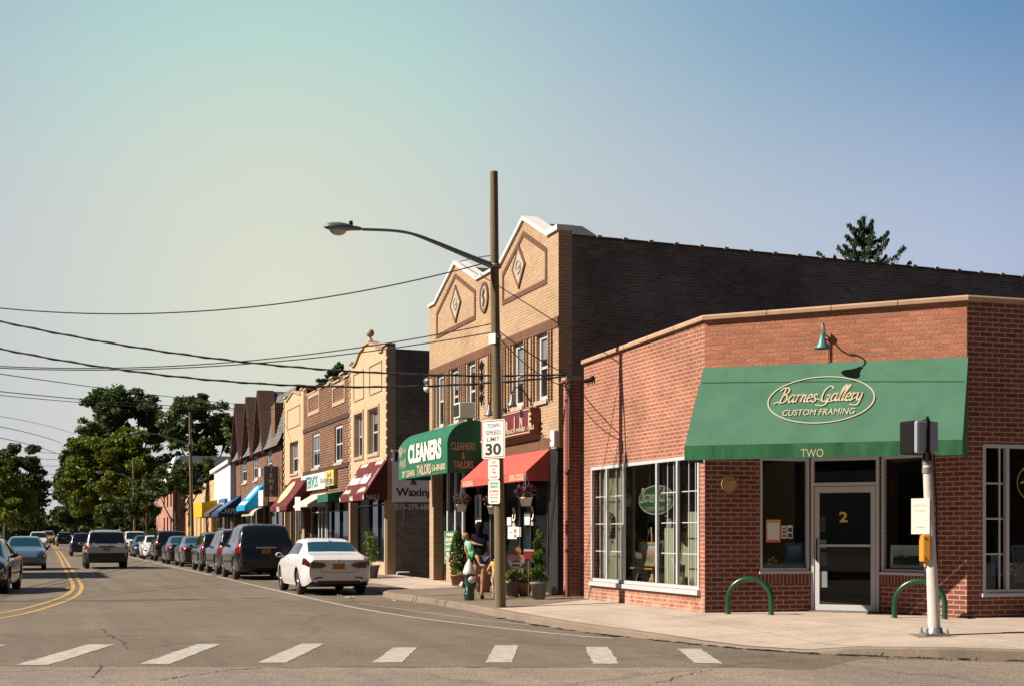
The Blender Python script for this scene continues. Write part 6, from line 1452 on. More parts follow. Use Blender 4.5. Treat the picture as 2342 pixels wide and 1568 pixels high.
for cx_, cy_, q0 in ((hw-r, hh-r, 0), (-hw+r, hh-r, 1), (-hw+r, -hh+r, 2), (hw-r, -hh+r, 3)):
    for k in range(4): th = (q0+k/3)*math.pi/2; pts.append((cx_+r*math.cos(th), zc+cy_+r*math.sin(th)))
strip(fr, pts, .014, .004, .002, mb, closed=True)
for s_, f, h_, w_ in (('TOWN', .345, .085, .33), ('SPEED', .165, .085, .40), ('LIMIT', -.005, .085, .33)): text_mesh(s_, fr, 0, zc+hg*f, h=h_, width=w_, w=.006, bold=.005, mb=mb)
text_mesh('30', fr, 0, zc-hg*.265, h=.235, width=.42, w=.006, bold=.035, mb=mb)
mb.build('lettering', M['black_letter'], t)
t, fr, zc, hg = pole_sign('narrow white sign with red lettering and red arrow under the speed limit', 1049, 1095.5, .30, 'parking_sign', M['sign_white'])
mb = MB()
for s_, f, h_, w_ in (('NO', .36, .055, .10), ('STOPPING', .17, .042, .235), ('ANY', .0, .042, .09), ('TIME', -.15, .042, .12)): text_mesh(s_, fr, 0, zc+hg*f, h=h_, width=w_, w=.006, bold=.008, mb=mb)
mb.fbox(fr, -.09, .06, .004, .007, zc-hg*.37-.008, zc-hg*.37+.008); mb.prism([fr.p(.05, .004, zc-hg*.37-.025), fr.p(.10, .004, zc-hg*.37), fr.p(.05, .004, zc-hg*.37+.025)], nS*.003)
mb.build('lettering', M['red_letter'], t)
t, fr, zc, hg = pole_sign('lowest mint and white parking sign with green arrow on the near pole', 1097, 1151, .31, 'parking_sign', M['sign_white'])
m = MB(); m.fbox(fr, -.15, .15, .004, .006, zc+hg*.15, zc+hg*.46); m.build('panel', M['sign_mint'], t)
mb = MB(); text_mesh('ONE HOUR', fr, 0, zc+hg*.37, h=.045, width=.22, w=.009, bold=.006, mb=mb); text_mesh('PARKING', fr, 0, zc+hg*.23, h=.045, width=.20, w=.009, bold=.006, mb=mb)
mb.fbox(fr, -.05, .08, .005, .008, zc-hg*.40-.008, zc-hg*.40+.008); mb.prism([fr.p(-.045, .005, zc-hg*.40-.024), fr.p(-.09, .005, zc-hg*.40), fr.p(-.045, .005, zc-hg*.40+.024)], nS*.003); mb.build('lettering', M['green_letter'], t)
mb = MB(); text_mesh('NO PARKING', fr, 0, zc+hg*.04, h=.045, width=.24, w=.007, bold=.006, mb=mb); text_mesh('8 AM - 6 PM', fr, 0, zc-hg*.11, h=.036, width=.22, w=.007, mb=mb); text_mesh('MON & THU', fr, 0, zc-hg*.23, h=.036, width=.20, w=.007, mb=mb); mb.build('lettering', M['red_letter'], t)
tagp = thing('pole_tag', 'small pale metal tag banded to the near wooden pole', 'tag', pz(5.28)); c = pz(5.28); fr = Frame(Vector((c.x, c.y, 0))+nS*.10, tS, nS); m = MB(); m.fbox(fr, -.09, .09, 0, .02, 5.32, 5.52); m.build('plate', M['sign_white'], tagp)
# parking post among the far cars
u_, D_2 = 683, 52
b = dep(u_, 1218, 52); b.z = .14; zt_ = EYE+(1218-1135)/3279*52; zb_ = EYE+(1218-1166)/3279*52
ps = thing('parking_sign', 'plain white sign on a thin post in front of the brown brick shop', 'sign', b); m = MB(); m.tube([b, b+Vector((0, 0, zt_-.2))], .03, 6); m.build('post', M['galv'], ps); fr = Frame(Vector((b.x, b.y, 0))+nS*.04, tS, nS); m = MB(); m.fbox(fr, -.15, .15, 0, .006, zb_, zt_); m.build('plate', M['sign_white'], ps)
# ---------------------------------------------------------------- hydrant
hx, hy_ = onz(1073, 1370, .16)
hyd = thing('fire_hydrant', 'dark green fire hydrant with a white cone bonnet at the kerb', 'fire hydrant', (hx, hy_, .16))
c = Vector((hx, hy_, .15))
m = MB(); m.lathe([(.105, 0), (.11, .02), (.11, .11), (.118, .12), (.118, .15), (.095, .16), (.095, .42), (.10, .50), (.135, .53), (.135, .57), (.12, .58)], c, 20); m.build('barrel', M['hyd_green'], hyd)
m = MB(); m.lathe([(.135, .572), (.14, .59), (.135, .62), (.095, .74), (.05, .83), (.035, .84), (.032, .88), (.0, .885)], c, 20); m.build('bonnet', M['hyd_silver'], hyd)
e_ = Vector((CA, -SA, 0)); f_ = Vector((SA, CA, 0))
for d_ in ((-f_*.9+e_*.35).normalized(), (-e_*.95+f_*.1).normalized(), (e_*.95+f_*.3).normalized()):
    z0 = .44 if d_.dot(f_) < -.5 else .33
    fr_ = d_; q1 = c+d_*.08+Vector((0, 0, z0)); m = MB(); m.tube([q1, q1+d_*.06], .06, 12); m.build('nozzle', M['hyd_green'], hyd)
    m = MB(); m.tube([q1+d_*.055, q1+d_*.075, q1+d_*.105, q1+d_*.115], [.072, .078, .06, .03], 12); m.tube([q1+d_*.11, q1+d_*.145], .02, 6); m.build('nozzle_cap', M['hyd_silver'], hyd)
# ---------------------------------------------------------------- plants and pots before the shop
def leafmat(name, a, b, rough=.7, tr=.25):
    m, N, L, bs = newmat(name); setp(bs, a, rough, 0, .25)
    t = N.new('ShaderNodeTexCoord'); n = N.new('ShaderNodeTexNoise'); n.inputs['Scale'].default_value = .9; n.inputs['Detail'].default_value = 5; n.inputs['Roughness'].default_value = .8
    L.new(t.outputs['Object'], n.inputs['Vector']); o = ramp(N, L, n.outputs['Fac'], [(.32, a), (.68, b)]); L.new(o, bs.inputs['Base Color'])
    if tr:
        td_ = N.new('ShaderNodeBsdfTranslucent'); L.new(o, td_.inputs[0]); mx_ = N.new('ShaderNodeMixShader'); mx_.inputs[0].default_value = tr
        L.new(bs.outputs[0], mx_.inputs[1]); L.new(td_.outputs[0], mx_.inputs[2]); L.new(mx_.outputs[0], N['Material Output'].inputs[0])
    return m
M['leaf_box'] = leafmat('clipped_evergreen_leaves', (.045, .085, .018), (.10, .16, .03))
M['leaf_pot'] = leafmat('potted_leaves', (.06, .11, .02), (.16, .22, .05))
M['petal_red'] = plain('red_petals', (.45, .03, .06), .7, var=.3, scale=30); M['petal_dark'] = plain('dark_purple_leaves', (.05, .02, .025), .8, var=.4, scale=20)
def leaves(mb, c, rad, n, size, rg, shell=.5):
    c = Vector(c); rx, ry, rz = rad if isinstance(rad, tuple) else (rad,)*3
    for _ in range(n):
        while True:
            d = Vector((rg.uniform(-1, 1), rg.uniform(-1, 1), rg.uniform(-1, 1)))
            if .05 < d.length <= 1: break
        k = d.length; d = d/k*(shell+(1-shell)*k)
        p = c+Vector((d.x*rx, d.y*ry, d.z*rz)); s = size*rg.uniform(.6, 1.4)
        a = Vector((rg.gauss(0, 1), rg.gauss(0, 1), rg.gauss(0, .7))).normalized(); b = a.orthogonal().normalized(); th = rg.uniform(0, 6.28)
        b = b*math.cos(th)+a.cross(b)*math.sin(th)
        mb.v += [p-a*s*.5, p+b*s*.32, p+a*s*.5, p-b*s*.32]; i = len(mb.v)-4; mb.f.append([i, i+1, i+2, i+3]); mb.sm.append(False)
    return mb
def pot(mat, c, r0, r1, h, t, name='pot'):
    m = MB(); m.lathe([(0, 0), (r0, 0), (r0+(r1-r0)*.9, h*.85), (r1*1.06, h*.86), (r1*1.08, h), (r1*.95, h), (r1*.9, h*.85), (0, h*.84)], c, 20); return m.build(name, mat, t)
rg = random.Random(11)
def gpt(u, v, z=.19): x, y = onz(u, v, z); return Vector((x, y, z))
c = gpt(1047, 1338, .19)
t = thing('conical_shrub', 'dense clipped conical evergreen in a pale pot by the cleaners window', 'shrub', c)
pot(M['terracotta'], c, .15, .2, .3, t); m = MB()
for k in range(12): f = k/11; rr_ = .25*(.72+.9*f if f < .3 else 1-.85*((f-.3)/.7)**1.8); leaves(m, c+Vector((0, 0, .36+1.14*f)), (rr_, rr_, .12), 230, .065, rg, .55)
m.build('foliage', M['leaf_box'], t, recalc=False)
c = gpt(1232, 1368, .19)
t = thing('spiral_shrub', 'spiral clipped evergreen in a grey pot by the dark shop door', 'shrub', c)
pot(M['pot_grey'], c, .13, .18, .36, t); m = MB()
for k in range(40):
    f = k/39; th = f*2*math.pi*3.2; rr_ = .085*(1-.5*f); leaves(m, c+Vector((rr_*math.cos(th), rr_*math.sin(th), .42+1.0*f)), (.135*(1-.5*f), .135*(1-.5*f), .085), 75, .055, rg, .4)
m.build('foliage', M['leaf_box'], t, recalc=False); m = MB(); m.tube([c+Vector((0, 0, .3)), c+Vector((.01, 0, 1.35))], .018, 6); m.build('stem', M['wood'], t)
c = gpt(1200, 1361, .19)
t = thing('flower_pot', 'terracotta pot of leafy plants between the pole and the grey pot', 'plant pot', c)
pot(M['terracotta'], c, .11, .2, .3, t); m = MB(); leaves(m, c+Vector((0, 0, .44)), (.33, .3, .2), 420, .09, rg, .2); m.build('foliage', M['leaf_pot'], t, recalc=False)
m = MB(); leaves(m, c+Vector((-.18, 0, .5)), (.16, .15, .1), 40, .06, rg, .5); m.build('blossom', M['petal_red'], t, recalc=False)
c = gpt(1172, 1361, .19)
t = thing('flower_pot', 'dark pot of plants half hidden behind the wooden pole', 'plant pot', c)
pot(M['pot_grey'], c, .14, .19, .33, t); m = MB(); leaves(m, c+Vector((0, 0, .45)), (.22, .2, .16), 220, .08, rg, .2); m.build('foliage', M['leaf_pot'], t, recalc=False)
c = gpt(1105, 1352, .19)
t = thing('flower_pot', 'flared terracotta planter of red flowers behind the woman', 'plant pot', c)
pot(M['terracotta'], c, .15, .24, .42, t); m = MB(); leaves(m, c+Vector((0, 0, .55)), (.34, .3, .14), 200, .08, rg, .2); m.build('foliage', M['leaf_pot'], t, recalc=False)
m = MB(); leaves(m, c+Vector((0, 0, .6)), (.36, .3, .12), 120, .07, rg, .5); m.build('blossom', M['petal_red'], t, recalc=False)
for lab, u, v, D in (('hanging basket with white pot at the left end of the red awning', 1056, 1169, 37.5), ('hanging basket with white pot partly behind the wooden pole', 1128, 1174, 34.5), ('hanging basket with white pot at the right end of the red awning', 1203, 1156, 31.2)):
    c = dep(u, v, D); t = thing('hanging_basket', lab, 'hanging basket', c, 'hanging flower baskets under the red awning')
    pot(M['pot_white'], c, .10, .14, .19, t); m = MB(); leaves(m, c+Vector((0, 0, .32)), (.27, .25, .17), 240, .07, rg, .2); m.build('foliage', M['petal_dark'], t, recalc=False)
    m = MB(); leaves(m, c+Vector((.0, 0, .38)), (.24, .22, .14), 22, .05, rg, .6); m.build('blossom', M['petal_red'], t, recalc=False)
    m = MB()
    for k in range(3): m.tube([c+Vector((.14*math.cos(k*2.1), .14*math.sin(k*2.1), .19)), c+Vector((0, 0, .75))], .006, 4)
    m.build('hanger', M['galv'], t)
# yard signs among the pots
def yard(label, u, v0, v1, D, name, outline, mat, parts=(), cat='sign'):
    top_ = EYE+(1218-v0)/3279*D; bot = EYE+(1218-v1)/3279*D; c = dep(u, 1218, D); fr = Frame((c.x, c.y, 0), (CA, -SA, 0), (-SA, -CA, 0)); h = top_-bot
    t = thing(name, label, cat, (c.x, c.y, .19)); m = MB(); m.tube([(c.x, c.y, .15), (c.x, c.y, bot+h*.4)], .012, 5); m.build('stake', M['wood'], t)
    m = MB(); m.prism([fr.p(x*h, .015, bot+y*h) for x, y in outline], fr.n*.015); m.build('board', mat, t)
    for nm, ol, mt_ in parts: m = MB(); m.prism([fr.p(x*h, .031, bot+y*h) for x, y in ol], fr.n*.004); m.build(nm, mt_, t)
    return t, fr, bot, h
M['pink_board'] = plain('pink_painted_board', (.55, .26, .25), .7, var=.1)
heart = [(0, 0), (.3, .1), (.52, .4), (.58, .75), (.45, .95), (.2, 1.0), (0, .88), (-.2, 1.0), (-.45, .95), (-.58, .75), (-.52, .4), (-.3, .1)]
t, fr, bo, h = yard('pink heart-shaped board with dark scrawled words among the pots', 1180, 1266, 1302, 31.6, 'heart_sign', heart, M['pink_board'], [('panel', [(x*.75, .12+y*.55) for x, y in heart], M['sign_grey'])])
mb = scribble(fr, -.3*h, .3*h, bo+.45*h, bo+.65*h, 4, .012, .036, 2); scribble(fr, -.25*h, .25*h, bo+.18*h, bo+.38*h, 4, .012, .036, 5, mb); mb.build('lettering', M['black_letter'], t)
t_ = yard('small yellow pineapple-shaped ornament above the pink heart board', 1185, 1247, 1268, 31.7, 'garden_ornament', [(.35*math.cos(k*.5236), .45+.45*math.sin(k*.5236)) for k in range(12)], M['amber'], cat='ornament')[0]
t_ = yard('small red and white watermelon-shaped ornament beside the spiral shrub', 1209, 1254, 1277, 31.2, 'garden_ornament', [(-.5, .9), (-.5, .3), (-.2, 0), (.3, .0), (.55, .4), (.55, .9)], M['petal_red'], [('rind', [(-.5, .75), (.55, .75), (.5, .95), (-.45, 1.0)], M['white']), ], cat='ornament')[0]
# young tree in the planter before the nail shop
c = dep(848, 1218, 45.8); c.z = .18
t = thing('potted_shrub', 'loose green shrub in a dark pot before the maroon nail awning', 'shrub', c); pot(M['pot_grey'], c, .2, .28, .4, t); m = MB()
for k in range(9): leaves(m, c+Vector((rg.uniform(-.12, .12), rg.uniform(-.12, .12), .55+k*.1)), (.22, .22, .14), 45, .09, rg, .3)
m.build('foliage', M['leaf_pot'], t, recalc=False); m = MB(); m.tube([c+Vector((0, 0, .3)), c+Vector((.03, 0, 1.2))], .02, 6); m.build('stem', M['wood'], t)
# scraps of paper by the kerb
for i, (u, v, s_) in enumerate(((800, 1368, .22), (776, 1363, .10), (902, 1374, .12), (1075, 1390, .3))):
    x, y = onz(u, v); m = MB(); r2 = random.Random(i); nq = 5
    vs = [(x+s_*(i_/4-.5), y+s_*.6*(j_/4-.5)+r2.uniform(-.02, .02), .012+r2.uniform(0, .04)) for i_ in range(5) for j_ in range(5)]
    m.add(vs, [(a*5+b_, a*5+b_+1, a*5+b_+6, a*5+b_+5) for a in range(4) for b_ in range(4)]); props(m.build('paper_scrap', M['paper'], recalc=False), ['largest crumpled paper scrap behind the white sedan', 'tiny paper scrap beside the white sedan tyre', 'dark-edged scrap on the asphalt near the kerb end', 'flat pale scrap in the gutter below the hydrant'][i], 'litter', 'paper scraps along the gutter')

# ---------------------------------------------------------------- people
def skin(nodes, edges, name, mat, parent, sub=2):
    """one continuous body grown over a skeleton: nodes = {name: (pos, radius or (rx, ry))}, first = root"""
    keys = list(nodes); off = wloc(parent); me = bpy.data.meshes.new(name)
    me.from_pydata([Vector(nodes[k][0])-off for k in keys], [(keys.index(a), keys.index(b)) for a, b in edges], [])
    o = bpy.data.objects.new(name, me); COL.objects.link(o)
    sm = o.modifiers.new('s', 'SKIN'); me.skin_vertices.new() if not me.skin_vertices else None
    for i, k in enumerate(keys):
        r = nodes[k][1]; me.skin_vertices[0].data[i].radius = r if isinstance(r, tuple) else (r, r); me.skin_vertices[0].data[i].use_root = (i == 0)
    sb = o.modifiers.new('b', 'SUBSURF'); sb.levels = sub; sb.render_levels = sub
    dg = bpy.context.evaluated_depsgraph_get(); me2 = bpy.data.meshes.new_from_object(o.evaluated_get(dg), depsgraph=dg)
    bpy.data.objects.remove(o); bpy.data.meshes.remove(me)
    for p in me2.polygons: p.use_smooth = True
    me2.name = name; me2.materials.clear(); me2.materials.append(mat)
    o = bpy.data.objects.new(name, me2); COL.objects.link(o); o.parent = parent; return o
def person(label, base, parts): 
    return thing('person', label, 'person', base)
wb_ = onz(1101, 1366, .18); WB = Vector((*wb_, .18))
def L3(x, f, z): return WB+e_*x+f_*f+Vector((0, 0, z))
def body_nodes(P, s=1.0): return {k: (v[0], v[1]*s if not isinstance(v[1], tuple) else (v[1][0]*s, v[1][1]*s)) for k, v in P.items()}
def hand(P, E_, wr, d, s, key):                        # palm, four fingers and a thumb
    d = Vector(d).normalized(); side = d.cross(Vector((0, 0, 1))); side = side.normalized() if side.length > .1 else e_
    wr = Vector(wr); P[key+'palm'] = (wr+d*.055*s, (.034*s, .018*s)); E_.append((key+'wr', key+'palm'))
    for i in range(4):
        q1 = wr+d*(.09)*s+side*(i-1.5)*.020*s; q2 = wr+d*(.15-.012*abs(i-1.3))*s+side*(i-1.5)*.021*s-Vector((0, 0, .008))
        P[f'{key}f{i}a'] = (q1, .0095*s); P[f'{key}f{i}b'] = (q2, .007*s); E_ += [(key+'palm', f'{key}f{i}a'), (f'{key}f{i}a', f'{key}f{i}b')]
    P[key+'t'] = (wr+d*.075*s+side*.045*s, .009*s); E_.append((key+'palm', key+'t'))
wom = thing('person', 'woman in dark top and denim shorts carrying a child on her hip', 'person', WB)
P = {'pel': (L3(.0, 0, .90), .125), 'waist': (L3(-.01, .0, 1.05), .105), 'chest': (L3(-.03, .0, 1.24), (.135, .105)), 'neck0': (L3(-.04, .01, 1.40), .055), 'neck1': (L3(-.04, .01, 1.45), .048), 'head': (L3(-.04, .03, 1.55), (.082, .098)), 'crown': (L3(-.04, .02, 1.61), (.065, .075)),
     'nose': (L3(-.05, .125, 1.535), .012),
     'lsh': (L3(-.18, .0, 1.355), .052), 'lel': (L3(-.285, -.04, 1.09), .040), 'lwr': (L3(-.14, .2, 1.02), .027),
     'rsh': (L3(.11, .02, 1.355), .052), 'rel': (L3(.16, .05, 1.09), .038), 'rwr': (L3(.16, .10, .87), .026),
     'lhip': (L3(-.085, .0, .84), .098), 'lkn': (L3(-.13, .05, .49), .058), 'lcalf': (L3(-.15, .05, .33), .052), 'lan': (L3(-.19, .12, .085), .032), 'ltoe': (L3(-.21, .27, .03), .03),
     'rhip': (L3(.085, .0, .84), .098), 'rkn': (L3(.035, .02, .49), .060), 'rcalf': (L3(.03, -.01, .33), .055), 'ran': (L3(.01, -.03, .085), .034), 'rtoe': (L3(.03, .12, .03), .032)}
E_ = [('pel', 'waist'), ('waist', 'chest'), ('chest', 'neck0'), ('neck0', 'neck1'), ('neck1', 'head'), ('head', 'crown'), ('head', 'nose'), ('chest', 'lsh'), ('lsh', 'lel'), ('lel', 'lwr'), ('chest', 'rsh'), ('rsh', 'rel'), ('rel', 'rwr'), ('pel', 'lhip'), ('lhip', 'lkn'), ('lkn', 'lcalf'), ('lcalf', 'lan'), ('lan', 'ltoe'), ('pel', 'rhip'), ('rhip', 'rkn'), ('rkn', 'rcalf'), ('rcalf', 'ran'), ('ran', 'rtoe')]
hand(P, E_, P['lwr'][0], e_*.8+f_*.3, 1, 'l'); hand(P, E_, P['rwr'][0], Vector((0, 0, -1))+f_*.2, 1, 'r')
skin(P, E_, 'body', M['skin_dark'], wom)
T = {'pel': (L3(0, 0, .90), .145), 'waist': (L3(-.01, 0, 1.04), .130), 'chest': (L3(-.03, 0, 1.24), (.152, .122)), 'neck': (L3(-.04, .005, 1.375), .07), 'ls': (L3(-.18, 0, 1.355), .064), 'le': (L3(-.225, -.015, 1.25), .058), 'rs': (L3(.11, .02, 1.355), .064), 're': (L3(.135, .03, 1.23), .056)}
skin(T, [('pel', 'waist'), ('waist', 'chest'), ('chest', 'neck'), ('chest', 'ls'), ('ls', 'le'), ('chest', 'rs'), ('rs', 're')], 'top', M['navy'], wom)
T = {'pel': (L3(0, 0, .92), .138), 'lh': (L3(-.085, 0, .84), .115), 'lk': (L3(-.108, .022, .68), .095), 'rh': (L3(.085, 0, .84), .115), 'rk': (L3(.062, .01, .68), .095)}
skin(T, [('pel', 'lh'), ('lh', 'lk'), ('pel', 'rh'), ('rh', 'rk')], 'shorts', M['denim'], wom)
m = MB(); m.ball(L3(-.04, .005, 1.575), .098, .11, .105); m.ball(L3(-.04, -.06, 1.47), .085, .06, .15); m.build('hair', M['hair_dark'], wom)
for s_, k in ((-.2, 'l'), (.02, 'r')): 
    q0 = P[k+'an'][0]; q1 = P[k+'toe'][0]; m = MB(); m.tube([q0+Vector((0, 0, -.07)), q0.lerp(q1, .5)+Vector((0, 0, -.045)), q1+Vector((0, 0, -.02))+f_*.03], [.04, .044, .034], 8); m.build('shoe', M['hair_dark'], wom)
# the child on her hip
chl = thing('person', 'small child in a mint shirt carried on the woman\'s hip', 'person', L3(-.27, 0, .9))
P = {'pel': (L3(-.20, -.03, .98), .075), 'chest': (L3(-.265, -.02, 1.16), (.085, .075)), 'neck': (L3(-.30, -.01, 1.25), .035), 'head': (L3(-.335, .0, 1.335), (.07, .08)), 'crown': (L3(-.345, .0, 1.375), .055), 'nose': (L3(-.35, .08, 1.32), .01),
     'lsh': (L3(-.34, -.03, 1.20), .032), 'lel': (L3(-.35, -.04, 1.06), .026), 'lwr': (L3(-.30, -.04, .95), .02), 'rsh': (L3(-.20, -.10, 1.215), .032), 'rel': (L3(-.12, -.14, 1.185), .026), 'rwr': (L3(-.04, -.14, 1.165), .02),
     'rhip': (L3(-.15, -.07, .96), .058), 'rkn': (L3(-.07, -.15, .88), .042), 'ran': (L3(-.03, -.16, .74), .027), 'rtoe': (L3(.04, -.17, .70), .025), 'lhip': (L3(-.24, -.03, .93), .055), 'lkn': (L3(-.27, .1, .85), .04), 'lan': (L3(-.24, .16, .70), .027)}
E_ = [('pel', 'chest'), ('chest', 'neck'), ('neck', 'head'), ('head', 'crown'), ('head', 'nose'), ('chest', 'lsh'), ('lsh', 'lel'), ('lel', 'lwr'), ('chest', 'rsh'), ('rsh', 'rel'), ('rel', 'rwr'), ('pel', 'rhip'), ('rhip', 'rkn'), ('rkn', 'ran'), ('ran', 'rtoe'), ('pel', 'lhip'), ('lhip', 'lkn'), ('lkn', 'lan')]
hand(P, E_, P['lwr'][0], (0, 0, -1), .6, 'l'); hand(P, E_, P['rwr'][0], e_, .6, 'r')
skin(P, E_, 'body', M['skin'], chl)
T = {'pel': (L3(-.205, -.03, .99), .085), 'chest': (L3(-.265, -.02, 1.16), (.10, .09)), 'neck': (L3(-.295, -.01, 1.235), .045), 'ls': (L3(-.34, -.03, 1.20), .045), 'le': (L3(-.345, -.035, 1.12), .042), 'rs': (L3(-.20, -.10, 1.215), .045)}
skin(T, [('pel', 'chest'), ('chest', 'neck'), ('chest', 'ls'), ('ls', 'le'), ('chest', 'rs')], 'shirt', M['mint_cloth'], chl)
T = {'pel': (L3(-.20, -.03, .97), .09), 'rh': (L3(-.15, -.07, .955), .07), 'rk': (L3(-.105, -.115, .915), .06), 'lh': (L3(-.245, -.03, .93), .068)}
skin(T, [('pel', 'rh'), ('rh', 'rk'), ('pel', 'lh')], 'shorts', M['green_cloth'], chl)
m = MB(); m.ball(L3(-.345, -.015, 1.36), .082, .085, .075); m.build('hair', M['hair_fair'], chl)
q0 = P['ran'][0]; m = MB(); m.tube([q0+Vector((0, 0, -.02)), q0.lerp(P['rtoe'][0], .6), P['rtoe'][0]+e_*.03], [.034, .038, .028], 8); m.build('shoe', M['shoe'], chl)
# the boy by the pole
bb_ = onz(1134, 1363, .185); BB = Vector((*bb_, .185))
def L4(x, f, z): return BB+e_*x+f_*f+Vector((0, 0, z))
boy = thing('person', 'boy in a yellow tee and pale shorts half behind the wooden pole', 'person', BB)
P = {'pel': (L4(0, 0, .46), .075), 'waist': (L4(0, 0, .56), .07), 'chest': (L4(0, 0, .68), (.082, .065)), 'neck': (L4(-.005, 0, .79), .033), 'head': (L4(-.02, .01, .885), (.068, .078)), 'crown': (L4(-.02, .01, .93), .055), 'nose': (L4(-.06, .08, .87), .01),
     'lsh': (L4(-.10, 0, .745), .034), 'lel': (L4(-.16, .03, .62), .026), 'lwr': (L4(-.24, .08, .52), .02), 'rsh': (L4(.10, 0, .745), .034), 'rel': (L4(.14, .02, .60), .026), 'rwr': (L4(.14, .06, .48), .02),
     'lhip': (L4(-.045, 0, .42), .06), 'lkn': (L4(-.05, .02, .25), .04), 'lan': (L4(-.045, .0, .06), .025), 'lto': (L4(-.06, .09, .025), .022), 'rhip': (L4(.045, 0, .42), .06), 'rkn': (L4(.06, .02, .25), .04), 'ran': (L4(.07, .0, .06), .025), 'rto': (L4(.06, .09, .025), .022)}
E_ = [('pel', 'waist'), ('waist', 'chest'), ('chest', 'neck'), ('neck', 'head'), ('head', 'crown'), ('head', 'nose'), ('chest', 'lsh'), ('lsh', 'lel'), ('lel', 'lwr'), ('chest', 'rsh'), ('rsh', 'rel'), ('rel', 'rwr'), ('pel', 'lhip'), ('lhip', 'lkn'), ('lkn', 'lan'), ('lan', 'lto'), ('pel', 'rhip'), ('rhip', 'rkn'), ('rkn', 'ran'), ('ran', 'rto')]
hand(P, E_, P['lwr'][0], -e_+Vector((0, 0, -.6)), .62, 'l'); hand(P, E_, P['rwr'][0], (0, 0, -1), .62, 'r')
skin(P, E_, 'body', M['skin'], boy)
T = {'pel': (L4(0, 0, .50), .09), 'waist': (L4(0, 0, .57), .085), 'chest': (L4(0, 0, .68), (.096, .08)), 'neck': (L4(0, 0, .77), .045), 'ls': (L4(-.10, 0, .745), .048), 'le': (L4(-.135, .02, .665), .044), 'rs': (L4(.10, 0, .745), .048), 're': (L4(.125, .01, .66), .044)}
skin(T, [('pel', 'waist'), ('waist', 'chest'), ('chest', 'neck'), ('chest', 'ls'), ('ls', 'le'), ('chest', 'rs'), ('rs', 're')], 'shirt', M['yellow_cloth'], boy)
T = {'pel': (L4(0, 0, .46), .09), 'lh': (L4(-.045, 0, .41), .075), 'lk': (L4(-.05, .015, .27), .066), 'rh': (L4(.045, 0, .41), .075), 'rk': (L4(.058, .015, .27), .066)}
skin(T, [('pel', 'lh'), ('lh', 'lk'), ('pel', 'rh'), ('rh', 'rk')], 'shorts', M['pale_cloth'], boy)
m = MB(); m.ball(L4(-.02, -.005, .915), .08, .082, .075); m.build('hair', M['hair_dark'], boy)
for k in 'lr': q0 = P[k+'an'][0]; m = MB(); m.tube([q0+Vector((0, 0, -.045)), q0.lerp(P[k+'to'][0], .5)+Vector((0, 0, -.03)), P[k+'to'][0]+f_*.02], [.032, .034, .027], 8); m.build('shoe', M['shoe'], boy)
# ---------------------------------------------------------------- vehicles (built facing +y, then turned and placed)
def paint(name, c, metal=.2, rough=.28):
    m, N, L, b = newmat(name); setp(b, c, rough, metal, .5, .7); b.inputs['Coat Roughness'].default_value = .04; return m
PT = {'white': paint('white_car_paint', (.58, .58, .60), 0, .35), 'black': paint('black_car_paint', (.010, .011, .013), 0, .15), 'char': paint('charcoal_car_paint', (.035, .037, .040)), 'silver': paint('silver_car_paint', (.42, .42, .43), .5), 'grey': paint('grey_car_paint', (.10, .105, .11), .3),
      'blue': paint('steel_blue_car_paint', (.10, .17, .23), .4), 'navy': paint('dark_navy_car_paint', (.012, .022, .05), .1), 'yellow': paint('yellow_car_paint', (.34, .18, .02), 0)}
M['cglass'] = darkglass('car_glass', (.010, .014, .018), .03, .6)
M['cglass_teal'] = darkglass('painted_teal_reflection_glass', (.010, .040, .055), .04, .7)  # teal of a reflection put into the glass's own colour
M['lamp_dark'] = plain('dark_headlamp_lens', (.05, .055, .06), .1, var=.2, coat=.5)
SED = dict(L=4.82, zt=[(-.5, .90), (-.488, .98), (-.465, 1.03), (-.37, 1.075), (-.335, 1.10), (-.2, 1.385), (-.13, 1.455), (-.02, 1.475), (.07, 1.455), (.13, 1.40), (.275, 1.03), (.295, .985), (.42, .87), (.47, .76), (.49, .66), (.5, .56)],
           zb=[(-.5, .84), (-.47, .95), (-.36, .995), (-.2, .985), (.1, .945), (.27, .90), (.42, .78), (.48, .62), (.5, .48)],
           hw=[(-.5, .74), (-.492, .79), (-.47, .85), (-.42, .89), (-.3, .915), (.3, .915), (.42, .87), (.47, .78), (.49, .70), (.5, .60)],
           hr=[(-.5, .66), (-.37, .70), (-.2, .585), (-.1, .585), (.08, .59), (.13, .58), (.28, .70), (.42, .68), (.5, .5)],
           z0=[(-.5, .36), (-.48, .27), (-.42, .21), (.42, .19), (.48, .22), (.5, .28)],
           ax=(-.278, .302), rw=.325, win=[((-.235, -.165), (-.015, .0)), ((-.0, .015), (.235, .125))], rear=(-.325, -.205), front=(.128, .272), kt=6.05, tail=(-.4998, -.425, 3.95, 4.95), head=(.425, .488, 3.9, 5.0))
